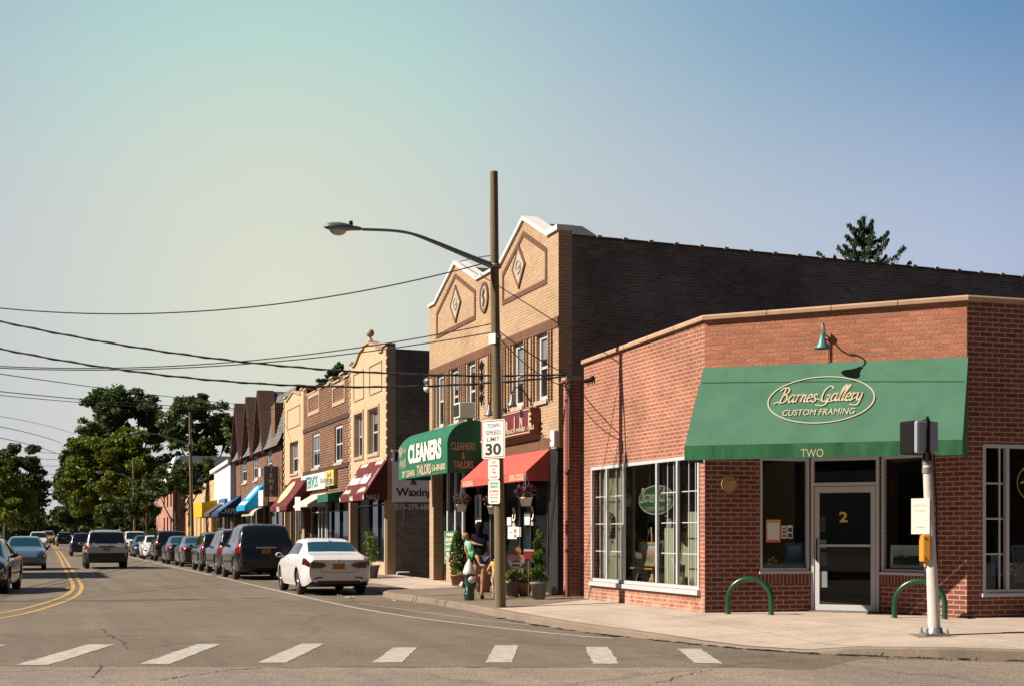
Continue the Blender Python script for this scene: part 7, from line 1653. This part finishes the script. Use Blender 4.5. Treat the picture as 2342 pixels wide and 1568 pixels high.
SUV = dict(L=4.75, zt=[(-.5, .95), (-.492, 1.06), (-.485, 1.12), (-.462, 1.40), (-.44, 1.64), (-.42, 1.71), (-.35, 1.745), (-.1, 1.76), (.05, 1.73), (.105, 1.68), (.245, 1.16), (.265, 1.10), (.42, 1.02), (.475, .90), (.49, .8), (.5, .66)],
           zb=[(-.5, .90), (-.488, 1.06), (-.4, 1.08), (.1, 1.04), (.25, 1.01), (.42, .95), (.48, .78), (.5, .6)],
           hw=[(-.5, .80), (-.492, .85), (-.47, .90), (-.42, .925), (.3, .925), (.43, .90), (.475, .83), (.49, .76), (.5, .68)],
           hr=[(-.5, .74), (-.47, .76), (-.43, .70), (-.35, .67), (.1, .66), (.26, .74), (.45, .74), (.5, .6)],
           z0=[(-.5, .45), (-.48, .36), (-.42, .27), (.42, .25), (.48, .3), (.5, .36)],
           ax=(-.29, .30), rw=.37, win=[((-.425, -.40), (-.215, -.21)), ((-.195, -.19), (-.005, .0)), ((.01, .015), (.215, .10))], rear=(-.483, -.436), front=(.108, .243), kt=6.1, tail=(-.497, -.43, 3.9, 5.4), head=(.43, .488, 4.0, 5.0))
def lerpk(K, y):
    if y <= K[0][0]: return K[0][1]
    for (a, p), (b, q_) in zip(K, K[1:]):
        if y <= b: return p+(q_-p)*(y-a)/(b-a)
    return K[-1][1]
def car(sp, body, label, cat, name, W=1.83, H=1.0, L=None, glass='cglass', rim='rim', group=None, rear_glass=None, lights='lamp_red', rails=False, lower=None, plate=True, vertical_tail=False, headon=False):
    Lc = L or sp['L']; ws = W/1.83*(1.83/(2*max(v for _, v in sp['hw'])))
    def prof(key, y):
        s = 0.0
        for d in (-.010, -.005, 0, .005, .010): s += lerpk(sp[key], max(-.5, min(.5, y+d)))
        return s/5
    def ring(y):
        hw, hr = prof('hw', y)*ws, prof('hr', y)*ws; z0, zb, zt = prof('z0', y), prof('zb', y)*H, prof('zt', y)*H; zb = min(zb, zt-.03); c = zt-zb
        return [(0, z0), (.82*hw, z0), (.955*hw, z0+.09), (hw, z0+.42*(zb-z0)), (.995*hw, z0+.78*(zb-z0)), (.955*hw, zb), (.955*hw+(hr-.955*hw)*.86, zb+c*.80), (hr*.88, zb+c*.955), (hr*.5, zt-.004), (0, zt)]
    def Sf(y, k, sgn=1):
        P = ring(y); i = min(int(k), 8); t = k-i
        a, b, c, d = P[max(0, i-1)], P[i], P[i+1], P[min(9, i+2)]
        if i == 0: a = (-P[1][0], P[1][1])
        if i == 8: d = (-P[8][0], P[8][1])
        f = [.5*((2*b[j])+(c[j]-a[j])*t+(2*a[j]-5*b[j]+4*c[j]-d[j])*t*t+(3*b[j]-a[j]-3*c[j]+d[j])*t**3) for j in (0, 1)]
        if i in (0, 5): f = [b[j]+(c[j]-b[j])*t for j in (0, 1)]
        return Vector((sgn*f[0], y*Lc, f[1]))
    ys = sorted({round(-.5+i/44, 4) for i in range(45)} | {-.496, -.492, -.488, -.484, -.47, -.46, -.45, .484, .488, .492, .496})
    ks = [0, .5, 1, 1.4, 1.8, 2.2, 2.6, 3, 3.4, 3.8, 4.2, 4.6, 4.85, 5, 5.15, 5.5, 5.8, 6, 6.2, 6.5, 6.8, 7.1, 7.5, 8, 8.5, 9]
    seq = [(k, 1) for k in ks]+[(k, -1) for k in ks[-2:0:-1]]; n = len(seq)
    root = thing(name, label, cat, (0, 0, 0), group)
    mb = MB(); vs = [Sf(y, k, s) for y in ys for k, s in seq]
    mb.add(vs, [(i*n+k, i*n+(k+1) % n, (i+1)*n+(k+1) % n, (i+1)*n+k) for i in range(len(ys)-1) for k in range(n)], True)
    mb.add(vs[:n], [list(range(n))]); mb.add(vs[-n:], [list(range(n))])
    me = bpy.data.meshes.new('body'); me.from_pydata(mb.v, [], mb.f)
    b = bmesh.new(); b.from_mesh(me); bmesh.ops.remove_doubles(b, verts=b.verts, dist=1e-4); bmesh.ops.recalc_face_normals(b, faces=b.faces); b.to_mesh(me); b.free()
    for p in me.polygons: p.use_smooth = True
    me.materials.append(PT[body]); me.materials.append(M['trim_black'])
    o = bpy.data.objects.new('body', me); COL.objects.link(o)
    cm = MB(); hwm = max(v for _, v in sp['hw'])*ws; rw = sp['rw']
    for a in sp['ax']:
        for s in (-1, 1): cm.lathe([(0, s*(hwm-.30)), (rw+.065, s*(hwm-.30)), (rw+.065, s*(hwm+.2)), (0, s*(hwm+.2))], (0, a*Lc, rw+.01), 28, 'x', False)
    cut = cm.build('cut', M['trim_black'], None); bo = o.modifiers.new('b', 'BOOLEAN'); bo.operation = 'DIFFERENCE'; bo.object = cut; bo.solver = 'EXACT'
    try: bo.material_mode = 'TRANSFER'
    except Exception: pass
    dg = bpy.context.evaluated_depsgraph_get(); me2 = bpy.data.meshes.new_from_object(o.evaluated_get(dg), depsgraph=dg)
    bpy.data.objects.remove(o); bpy.data.objects.remove(cut)
    nb = me2.materials.find(M['trim_black'].name)
    for p in me2.polygons:
        if p.normal.z < -.6 and p.center.z < .5: p.material_index = max(nb, 0)
        if lower and p.center.z < lower: p.material_index = max(nb, 0)
    bmx = bmesh.new(); bmx.from_mesh(me2)
    for e in bmx.edges:
        if len(e.link_faces) == 2 and e.calc_face_angle(0) > R(38): e.smooth = False
    bmx.to_mesh(me2); bmx.free()
    o = bpy.data.objects.new('body', me2); COL.objects.link(o); o.parent = root; me2.name = 'body'
    def patch(y0, y1, k0, k1, off=.006, sides=(1, -1), ny=8, nk=6, mb=None):
        mb = mb or MB()
        y0 = y0 if isinstance(y0, tuple) else (y0, y0); y1 = y1 if isinstance(y1, tuple) else (y1, y1)
        for s in sides:
            V = []
            for j in range(nk+1):
                k = k0+(k1-k0)*j/nk; f = j/nk
                for i in range(ny+1):
                    ya = y0[0]+(y0[1]-y0[0])*f; yb = y1[0]+(y1[1]-y1[0])*f; y = ya+(yb-ya)*i/ny
                    p = Sf(y, k, s); du = Sf(min(.5, y+.004), k, s)-Sf(max(-.5, y-.004), k, s); dk = Sf(y, min(9, k+.05), s)-Sf(y, max(0, k-.05), s)
                    nn = du.cross(dk); nn = nn.normalized() if nn.length > 1e-9 else Vector((0, 0, 1)); nn = nn if nn.x*s > 1e-3 or (abs(nn.x) < .2 and nn.z > 0) else -nn
                    if nn.x*s < -1e-3: nn = -nn
                    V.append(p+nn*off)
            mb.add(V, [(j*(ny+1)+i, j*(ny+1)+i+1, (j+1)*(ny+1)+i+1, (j+1)*(ny+1)+i) for j in range(nk) for i in range(ny)], True)
        return mb
    G = M[glass]; kt = sp['kt']
    for (a, b2) in sp['win']:
        for s in (1, -1): patch(a, b2, 5.2, kt-.12, .005, (s,)).build('window', G, root, recalc=False)
    mb = patch(sp['rear'][0], sp['rear'][1], 6.62, 9, .006); mb.build('rear_window', M[rear_glass or glass], root, recalc=False)
    patch(sp['front'][0], sp['front'][1], 6.55, 9, .006).build('windscreen', G, root, recalc=False)
    mb = MB()
    for yy in ((-.205, -.19) if sp is SUV else (-.008, .002),): pass
    for y in ([-.2025, .003, .25] if sp is SUV else [-.235, -.0075, .245]): patch(y-.0012, y+.0012, 1.6, 5.05, .002, mb=mb, ny=1, nk=10)
    mb.build('door_seam', M['trim_black'], root, recalc=False)
    for y in ((-.15, .06) if sp is SUV else (-.15, .07)):
        for s in (1, -1): patch(y, y+.035, 4.52, 4.66, .02, (s,), 2, 2).build('door_handle', PT[body], root, recalc=False)
    y0, y1, k0, k1 = sp['tail']
    for s in (1, -1):
        t = patch(y0, y1, k0, k1, .008, (s,)).build('tail_light', M[lights], root, recalc=False)
    if vertical_tail:
        for s in (1, -1): patch(-.488, -.44, 5.2, 6.0, .01, (s,)).build('tail_light', M['lamp_red'], root, recalc=False)
    y0, y1, k0, k1 = sp['head']
    for s in (1, -1): patch(y0, y1, k0-.2, k1, .008, (s,)).build('headlight', M['lamp_dark'], root, recalc=False); patch(y0+.02, y0+.045, k0+.2, k1-.3, .014, (s,)).build('headlight_bulb', M['lamp_clear'], root, recalc=False)
    yr = -.5*Lc; yf = .5*Lc; hwr = lerpk(sp['hw'], -.5)*ws; zr = lerpk(sp['zt'], -.5)*H; z0r = lerpk(sp['z0'], -.5)
    if sp is SED:
        for s in (1, -1):
            m = MB(); m.prism([(s*hwr*.98, yr-.002, zr-.20), (s*hwr*.98, yr-.002, zr-.03), (s*hwr*.55, yr-.002, zr-.06), (s*hwr*.42, yr-.002, zr-.14), (s*hwr*.6, yr-.002, zr-.19)], (0, -.02, 0)); m.build('tail_light', M[lights], root)
        m = MB(); m.box(-.26*1, .26, yr-.02, yr-.002, zr-.085, zr-.06); m.build('boot_trim', M['chrome'], root)
        m = MB(); m.tube([(.055*math.cos(k*.5236), yr-.012, zr-.015+.035*math.sin(k*.5236)) for k in range(13)], .006, 5); m.tube([(-.022, yr-.012, zr-.035), (-.012, yr-.012, zr+.005)], .005, 4); m.tube([(.022, yr-.012, zr+.005), (.012, yr-.012, zr-.035)], .005, 4); m.tube([(-.016, yr-.012, zr-.015), (.016, yr-.012, zr-.015)], .005, 4); m.build('emblem', M['chrome'], root)
        m = MB(); strip(Frame((0, yr, 0), (1, 0, 0), (0, -1, 0)), [(-.52, zr-.17), (-.44, zr-.29), (-.3, zr-.31), (.3, zr-.31), (.44, zr-.29), (.52, zr-.17)], .010, .001, .002, m); m.build('boot_seam', M['trim_black'], root)
        for s in (1, -1): m = MB(); m.prism([(s*.40, yr-.001, z0r+.10), (s*.66, yr-.001, z0r+.06), (s*.62, yr-.001, z0r+.10), (s*.45, yr-.001, z0r+.125)], (0, -.006, 0)); m.build('reflector', M['trim_black'], root)
        m = MB(); m.box(-.55*ws, .55*ws, yr-.006, yr+.1, z0r-.06, z0r+.02); m.build('diffuser', M['trim_black'], root); zp = zr-.15
    else:
        m = MB(); m.box(-hwr*.97, hwr*.97, yr-.05, yr+.03, *((z0r-.12, lower) if lower else (z0r+.02, z0r+.24))); m.build('bumper', M['trim_black'] if lower or body in ('black',) else PT[body], root, bevel=.03); zp = zr-.06
        m = MB(); m.box(-.34, .34, yr-.012, yr+.03, zr+.045, zr+.085); m.build('tailgate_trim', M['chrome' if body in ('black', 'char') else 'trim_black'], root)
    if plate:
        m = MB(); m.box(-.155, .155, yr-.024, yr-.002, zp-.075, zp+.075); m.build('number_plate', M['plate'], root)
    zf = lerpk(sp['zt'], .5)*H; z0f = lerpk(sp['z0'], .5)
    m = MB(); m.box(-.50*ws, .50*ws, yf-.03, yf+.012, zf-.15, zf+.02); m.build('grille', M['trim_black'], root)
    for k in range(3): m = MB(); m.box(-.51*ws, .51*ws, yf-.02, yf+.022, zf-.13+.06*k, zf-.105+.06*k); m.build('grille_bar', M['chrome'], root)
    m = MB(); m.box(-.52*ws, .52*ws, yf-.03, yf+.006, z0f+.0, z0f+.06); m.build('air_intake', M['trim_black'], root)
    m = MB(); m.box(-.155, .155, yf, yf+.018, z0f+.06, z0f+.17); m.build('number_plate', M['plate'], root)
    for s in (1, -1):
        p = Sf(.205 if sp is SUV else .215, 5.1, s); m = MB(); m.ball(p+Vector((s*.14, -.02, .07)), .095, .06, .065, 12, 8); m.tube([p+Vector((-s*.02, 0, .02)), p+Vector((s*.1, -.01, .05))], .025, 6); mr_ = m.build('mirror', PT[body], root)
        m = MB(); m.ball(p+Vector((s*.14, -.055, .07)), .08, .035, .052, 12, 8); m.build('mirror_glass', M['cglass'], mr_)
    if rails:
        for s in (1, -1): m = MB(); m.tube([Sf(y, 7.0, s)+Vector((0, 0, .05)) for y in (-.40, -.2, 0, .06)], .018, 6); m.build('roof_rail', M['galv'], root)
    if sp is SED: m = MB(); m.prism([(0, -.19*Lc-.05, 1.40*H), (0, -.19*Lc+.08, 1.44*H), (0, -.19*Lc-.04, 1.475*H)], (.01, 0, 0)); m.build('aerial', PT[body], root)
    for a in sp['ax']:
        for s in (1, -1):
            c = Vector((s*(hwm-.02), a*Lc, rw)); m = MB()
            m.lathe([(rw*.62, .0), (rw*.70, .0), (rw*.93, -.012), (rw, -.04), (rw, -.18), (rw*.9, -.215), (rw*.6, -.215)] if s > 0 else [(rw*.62, 0), (rw*.70, 0), (rw*.93, .012), (rw, .04), (rw, .18), (rw*.9, .215), (rw*.6, .215)], c, 28, 'x'); wh = m.build('wheel', M['tyre'], root)
            m = MB(); m.lathe([(rw*.70, -.001*s), (rw*.66, -.012*s), (rw*.63, -.06*s)], c, 24, 'x'); m.lathe([(0, -.015*s), (rw*.14, -.015*s), (rw*.17, -.05*s)], c, 14, 'x')
            for q_ in range(5):
                th = q_*2*math.pi/5+.3; d = Vector((0, math.cos(th), math.sin(th))); t_ = Vector((0, -math.sin(th), math.cos(th)))
                m.prism([c+d*rw*.1+t_*.035+Vector((-.03*s, 0, 0)), c+d*rw*.66+t_*.05+Vector((-.012*s, 0, 0)), c+d*rw*.66-t_*.05+Vector((-.012*s, 0, 0)), c+d*rw*.1-t_*.035+Vector((-.03*s, 0, 0))], (-.025*s, 0, 0))
            m.build('rim', M[rim], wh); m = MB(); m.lathe([(0, -.075*s), (rw*.64, -.075*s)], c, 20, 'x'); m.build('brake_disc', M['trim_black'], wh)
    return root
def park(o, x, y, ang=0.0): o.location = (x, y, 0); o.rotation_euler = (0, 0, ang); return o
PK = 'cars parked along the right kerb'; DR = 'cars driving along the road'
park(car(SED, 'white', 'white four-door sedan nearest in the parking lane, seen from behind', 'car', 'sedan', rear_glass='cglass_teal', lights='lamp_smoke', group=PK), 7.27, 38.75, 0)
park(car(SUV, 'black', 'big black square-backed SUV parked right ahead of the white sedan', 'SUV', 'suv', W=2.0, H=1.10, L=5.2, group=PK), 7.30, 51.6, 0)
park(car(SUV, 'char', 'charcoal SUV parked between the big black SUV and a narrow dark hatchback', 'SUV', 'suv', W=1.86, H=1.01, L=4.6, group=PK, rails=True), 7.3, 57.6, .02)
park(car(SUV, 'char', 'dark tall hatchback with upright red tail lights up its pillars', 'car', 'hatchback', W=1.80, H=.94, L=4.5, group=PK, vertical_tail=True), 7.22, 63.0, 0)
park(car(SED, 'grey', 'mid grey sedan parked behind a darker one, sixth along the kerb', 'car', 'sedan', rear_glass='cglass_teal', group=PK, L=4.6), 7.2, 71.3, 0)
park(car(SED, 'navy', 'dark navy sedan parked just ahead of the grey sedan', 'car', 'sedan', group=PK, L=4.6, glass='cglass_teal'), 7.05, 77.3, 0)
park(car(SUV, 'black', 'boxy dark minivan parked ahead of the two sedans', 'minivan', 'minivan', W=1.95, H=1.0, L=4.9, group=PK, lights='lamp_red'), 7.15, 86.3, 0)
park(car(SED, 'white', 'small white sedan farther along the kerb, partly hidden by the minivan', 'car', 'sedan', group=PK, L=4.4), 6.85, 92.6, math.pi)
park(car(SED, 'navy', 'dark sedan with a bright headlamp facing out of the parked row', 'car', 'sedan', group=PK, L=4.6), 6.75, 100.5, math.pi)
park(car(SUV, 'white', 'farthest parked SUV with a pale roof beside the silver SUV', 'SUV', 'suv', group=PK), 6.6, 109, math.pi)
park(car(SUV, 'silver', 'silver SUV with dark lower bumper driving away in the right lane', 'SUV', 'suv', W=1.9, H=1.0, L=4.7, lower=.72, rails=True, group=DR, lights='lamp_red'), 2.80, 68.7, 0)
park(car(SUV, 'navy', 'dark minivan driving away just ahead of the silver SUV', 'minivan', 'minivan', W=1.95, H=.93, L=4.9, group=DR), 2.9, 106.2, 0)
park(car(SUV, 'black', 'farthest dark SUV with red lights lit at the end of the road', 'SUV', 'suv', group=DR), 2.75, 186, 0)
park(car(SED, 'blue', 'steel blue sedan coming towards us beside the yellow lines', 'car', 'sedan', group=DR, glass='cglass_teal', H=1.0), -.66, 67.2, math.pi)
park(car(SED, 'black', 'black sedan cut off by the left edge, turning towards us', 'car', 'sedan', group=DR), -1.56, 42.15, math.pi-.09)
park(car(SUV, 'white', 'white SUV coming towards us far behind the blue sedan', 'SUV', 'suv', group=DR), -.2, 144, math.pi)
park(car(SUV, 'yellow', 'yellow van at the far end of the road under the trees', 'van', 'van', group=DR, H=1.1, W=2.0), .9, 205, math.pi)
# ---------------------------------------------------------------- trees
from mathutils import noise as mnoise
M['leaf_dark'] = leafmat('dark_green_leaves', (.040, .068, .022), (.10, .14, .038))
M['leaf_mid'] = leafmat('mid_green_leaves', (.065, .105, .012), (.20, .23, .028))
M['leaf_light'] = leafmat('yellow_green_leaves', (.060, .095, .014), (.15, .18, .028))
M['needle'] = leafmat('spruce_needles', (.014, .034, .020), (.045, .07, .022), tr=.1)
M['bark'] = plain('bark', (.05, .038, .028), .95, var=.35, scale=8, bump=.5)
def tree(label, base, trunk_h, lobes, n, size, mat, seed=1, name='broadleaf_tree', gap=.0, trunk_r=.3, group=None, gs=.8, limbs=True):
    """lobes: (centre, radii) in metres about the base; leaves fill each lobe in clumps, with gaps"""
    rg = random.Random(seed); base = Vector(base); t = thing(name, label, 'tree', base, group)
    m = MB(); cs = [Vector(c) for c, r in lobes]; top = max(c.z for c in cs)
    sp_ = [base+Vector((0, 0, -.1)), base+Vector((.15, .1, trunk_h*.5)), base+Vector((.0, 0, trunk_h)), base+Vector((cs[0].x*.4, cs[0].y*.4, (trunk_h+top)/2)), base+Vector((cs[0].x*.5, cs[0].y*.5, top*.95))]
    m.tube(smooth(sp_, 4), [trunk_r*(1-.9*(i/16)) for i in range(17)], 8)
    if limbs:
        for c, r in lobes:
            s0 = base+Vector((0, 0, trunk_h*rg.uniform(.7, 1.1))); e0 = base+Vector(c); mid = s0.lerp(e0, .5)+Vector((0, 0, -.3))
            m.tube(smooth([s0, mid, e0], 4), [trunk_r*.45*(1-.85*i/8) for i in range(9)], 6)
            for _ in range(3):
                d = Vector((rg.uniform(-1, 1)*r[0], rg.uniform(-1, 1)*r[1], rg.uniform(-.3, 1)*r[2]))*.8; m.tube([mid.lerp(e0, .6), e0+d*.5, e0+d], [trunk_r*.2, trunk_r*.12, .02], 5)
    m.build('trunk', M['bark'], t)
    m = MB(); sub_ = []
    for c, r in lobes:                                 # every lobe breaks up into smaller leaf clumps
        cc = base+Vector(c); rm = min(r); q_ = max(9, int(22*(r[0]*r[2]/(rm*rm))**.5))
        for _ in range(q_):
            d = Vector((rg.gauss(0, 1), rg.gauss(0, 1), rg.gauss(.15, 1))).normalized(); f = rg.uniform(.3, 1.12)
            k = rm*rg.uniform(.22, .46)*(1.15-.35*f); sub_.append((cc+Vector((d.x*r[0], d.y*r[1], d.z*r[2]))*f, (k*1.25, k*1.25, k*.8)))
    w = [k[0]*k[2] for c, k in sub_]; tot = sum(w)
    for (cc, r), v in zip(sub_, w):
        kk = int(n*v/tot)
        for _ in range(kk):
            d = Vector((rg.gauss(0, 1), rg.gauss(0, 1), rg.gauss(0, 1))).normalized(); f = rg.uniform(0, 1)**.45*rg.uniform(.85, 1.25)
            p = cc+Vector((d.x*r[0], d.y*r[1], d.z*r[2]))*f
            if mnoise.noise(p*gs+Vector((seed*7.3, 0, 0))) < gap-.15*f: continue
            s = size*rg.uniform(.55, 1.5)
            a = Vector((rg.gauss(0, 1), rg.gauss(0, 1), rg.gauss(0, .6))).normalized(); b = a.orthogonal().normalized(); th = rg.uniform(0, 6.28); b = b*math.cos(th)+a.cross(b)*math.sin(th)
            m.v += [p-a*s*.5, p-a*s*.1+b*s*.34, p+a*s*.55, p+a*s*.05-b*s*.34]; i = len(m.v)-4; m.f.append([i, i+1, i+2, i+3]); m.sm.append(False)
    m.build('crown', mat, t, recalc=False); return t
def tpos(u, D): d = dep(u, 1218, D); return Vector((d.x, d.y, 0))
def lobe_px(base, u, v, D, ru, rv, depth=None):        # a lobe seen around pixel (u, v), ru x rv pixels big
    p = dep(u, v, D); k = D/3279; c = p-base; return ((c.x, c.y, c.z), (ru*k, depth or ru*k, rv*k))
b = tpos(285, 172); D = 172
tree('tall dark maple rising highest behind the yellow-green tree', b, 6, [lobe_px(b, 275, 925, D, 62, 50), lobe_px(b, 235, 935, D, 42, 45), lobe_px(b, 325, 935, D, 36, 45), lobe_px(b, 290, 990, D, 85, 60), lobe_px(b, 215, 1005, D, 48, 60), lobe_px(b, 345, 985, D, 26, 40), lobe_px(b, 280, 1080, D, 110, 70)], 40000, .38, M['leaf_dark'], 3, gap=-.3, trunk_r=.5)
b = tpos(240, 140); D = 140
tree('broad yellow-green tree in full sun at the right of the road', b, 4, [lobe_px(b, 262, 1015, D, 62, 42), lobe_px(b, 205, 1030, D, 45, 45), lobe_px(b, 310, 1030, D, 45, 42), lobe_px(b, 235, 1085, D, 85, 60), lobe_px(b, 175, 1105, D, 42, 55), lobe_px(b, 310, 1085, D, 60, 55), lobe_px(b, 250, 1150, D, 100, 40)], 44000, .28, M['leaf_mid'], 5, gap=-.34, trunk_r=.4)
b = tpos(170, 150); D = 150
tree('low dense tree leaning over the road at the left of the big trees', b, 3, [lobe_px(b, 160, 1060, D, 26, 50), lobe_px(b, 150, 1120, D, 30, 50), lobe_px(b, 185, 1150, D, 55, 42), lobe_px(b, 150, 1175, D, 34, 26)], 20000, .32, M['leaf_dark'], 8, gap=-.35, trunk_r=.3)
b = tpos(402, 100); D = 100
tree('dark street tree spreading over the far shop awnings', b, 2.6, [lobe_px(b, 405, 1095, D, 52, 38), lobe_px(b, 455, 1080, D, 40, 34), lobe_px(b, 360, 1115, D, 42, 24), lobe_px(b, 440, 1120, D, 50, 18), lobe_px(b, 480, 1075, D, 22, 24)], 11000, .24, M['leaf_dark'], 12, gap=-.1, trunk_r=.18)
b = tpos(335, 112); D = 112
tree('small dark street tree beside the farthest lamp pole', b, 2.4, [lobe_px(b, 340, 1110, D, 36, 26), lobe_px(b, 365, 1125, D, 26, 18), lobe_px(b, 320, 1140, D, 26, 18)], 6000, .24, M['leaf_dark'], 14, gap=-.1, trunk_r=.15)
b = tpos(455, 128); D = 128
tree('airy tree showing sky through its crown behind the far shops', b, 6, [lobe_px(b, 425, 950, D, 50, 46), lobe_px(b, 470, 935, D, 42, 36), lobe_px(b, 400, 990, D, 34, 34), lobe_px(b, 500, 980, D, 38, 36), lobe_px(b, 455, 1010, D, 60, 36), lobe_px(b, 520, 1010, D, 26, 28)], 19000, .29, M['leaf_dark'], 17, gap=-.06, trunk_r=.35, gs=.7)
b = tpos(530, 112); D = 112
tree('dark tree just showing behind the steep gables', b, 5, [lobe_px(b, 528, 975, D, 22, 40), lobe_px(b, 545, 1000, D, 26, 50), lobe_px(b, 600, 960, D, 46, 38)], 6000, .28, M['leaf_dark'], 19, gap=-.02)
b = tpos(50, 250); D = 250
tree('dark tree mass nearest the left edge beyond the road', b, 6, [lobe_px(b, 18, 1060, D, 34, 50), lobe_px(b, 60, 1075, D, 34, 55), lobe_px(b, 40, 1130, D, 62, 60), lobe_px(b, 85, 1130, D, 26, 60), lobe_px(b, 55, 1190, D, 70, 45)], 22000, .55, M['leaf_dark'], 23, gap=-.34, trunk_r=.5)
b = tpos(10, 225); D = 225
tree('second dark tree at the left edge of the road', b, 5, [lobe_px(b, 0, 1090, D, 40, 60), lobe_px(b, 30, 1160, D, 45, 60)], 9000, .52, M['leaf_mid'], 24, gap=-.16, trunk_r=.4)
b = tpos(135, 300); D = 300
tree('farthest dark tree closing the view at the end of the road', b, 3, [lobe_px(b, 120, 1215, D, 34, 16), lobe_px(b, 165, 1200, D, 45, 32), lobe_px(b, 210, 1195, D, 40, 36), lobe_px(b, 85, 1205, D, 30, 28)], 9000, .55, M['leaf_dark'], 27, gap=-.3, trunk_r=.3)
b = tpos(773, 92); D = 92
tree('dark treetop poking over the brown brick parapet', b, 7, [lobe_px(b, 775, 845, D, 12, 18), lobe_px(b, 757, 860, D, 12, 12), lobe_px(b, 735, 872, D, 14, 8), lobe_px(b, 775, 875, D, 26, 16)], 3500, .2, M['leaf_dark'], 29, gap=-.05, limbs=False)
b = tpos(300, 118); 
tree('shaded bushy tree behind the parked cars at the far shops', b, 2, [lobe_px(b, 300, 1165, 118, 50, 32), lobe_px(b, 250, 1175, 118, 30, 26), lobe_px(b, 345, 1170, 118, 30, 24)], 8000, .25, M['leaf_dark'], 31, gap=-.25, trunk_r=.18)
b = tpos(290, 165)
tree('long dark hedge-like thicket under the big trees at the end of the row', b, 1.5, [lobe_px(b, u, 1207, 165, 34, 26) for u in (200, 245, 290, 335, 380, 420)], 12000, .42, M['leaf_dark'], 37, gap=-.4, trunk_r=.12, limbs=False)
b = tpos(40, 270)
tree('dark thicket along the left side at the end of the road', b, 1.5, [lobe_px(b, u, 1212, 270, 30, 24) for u in (-15, 20, 55, 90, 118)], 9000, .6, M['leaf_dark'], 38, gap=-.4, trunk_r=.12, limbs=False)
# spruce behind the gabled shop
D = 72; b = tpos(1975, D); rg = random.Random(41)
t = thing('spruce_tree', 'dark spruce top with drooping branches above the long brick wall', 'tree', b)
zt_ = dep(1975, 497, D).z; m = MB(); m.tube([b, b+Vector((0, 0, zt_*.5)), b+Vector((.05, 0, zt_))], [.4, .25, .02], 8); lf = MB()
k = 0; z = zt_-.55
while z > 5:
    dz = zt_-z; reach = min(.25+.80*dz, 5.0); nb = 5 if dz < 3 else 7
    for j in range(nb):
        th = k*.9+j*2*math.pi/nb+rg.uniform(-.3, .3); rc = reach*rg.uniform(.6, 1.12); d = Vector((math.cos(th), math.sin(th), 0)); r0 = -.22*rc
        P = smooth([b+Vector((0, 0, z+r0*.6)), b+d*rc*.4+Vector((0, 0, z+r0*.55)), b+d*rc*.75+Vector((0, 0, z+.02*rc)), b+d*rc+Vector((0, 0, z+.26*rc))], 6)
        m.tube(P, [.045*(1-.8*i/(len(P)-1)) for i in range(len(P))], 5)
        for i, p in enumerate(P):
            f = i/(len(P)-1)
            if f < .08: continue
            hang = (.10+.34*math.sin(math.pi*min(1, f*1.05)))*min(1, .5+rc*.25)
            for _ in range(20):
                q_ = p+Vector((rg.gauss(0, .045), rg.gauss(0, .045), -hang*rg.uniform(-.12, 1)**2 if rg.random() < .8 else .05)); s = rg.uniform(.09, .20)
                a = Vector((rg.gauss(0, .35), rg.gauss(0, .35), -1)).normalized(); bb = a.orthogonal().normalized(); w_ = rg.uniform(0, 6.28); bb = bb*math.cos(w_)+a.cross(bb)*math.sin(w_)
                lf.v += [q_-a*s*.5, q_+bb*s*.2, q_+a*s*.7, q_-bb*s*.2]; n_ = len(lf.v)-4; lf.f.append([n_, n_+1, n_+2, n_+3]); lf.sm.append(False)
    z -= .52+.035*min(dz, 6); k += 1
for i in range(500):
    uz = rg.uniform(0, 1)**1.3*3.2; q_ = b+Vector((rg.gauss(0, .05+.07*uz), rg.gauss(0, .05+.07*uz), zt_-uz)); s = .2; a = Vector((rg.gauss(0, .4), rg.gauss(0, .4), 1)).normalized(); bb = a.orthogonal().normalized()
    lf.v += [q_-a*s*.5, q_+bb*s*.22, q_+a*s*.6, q_-bb*s*.22]; n_ = len(lf.v)-4; lf.f.append([n_, n_+1, n_+2, n_+3]); lf.sm.append(False)
m.build('trunk', M['bark'], t); lf.build('crown', M['needle'], t, recalc=False)
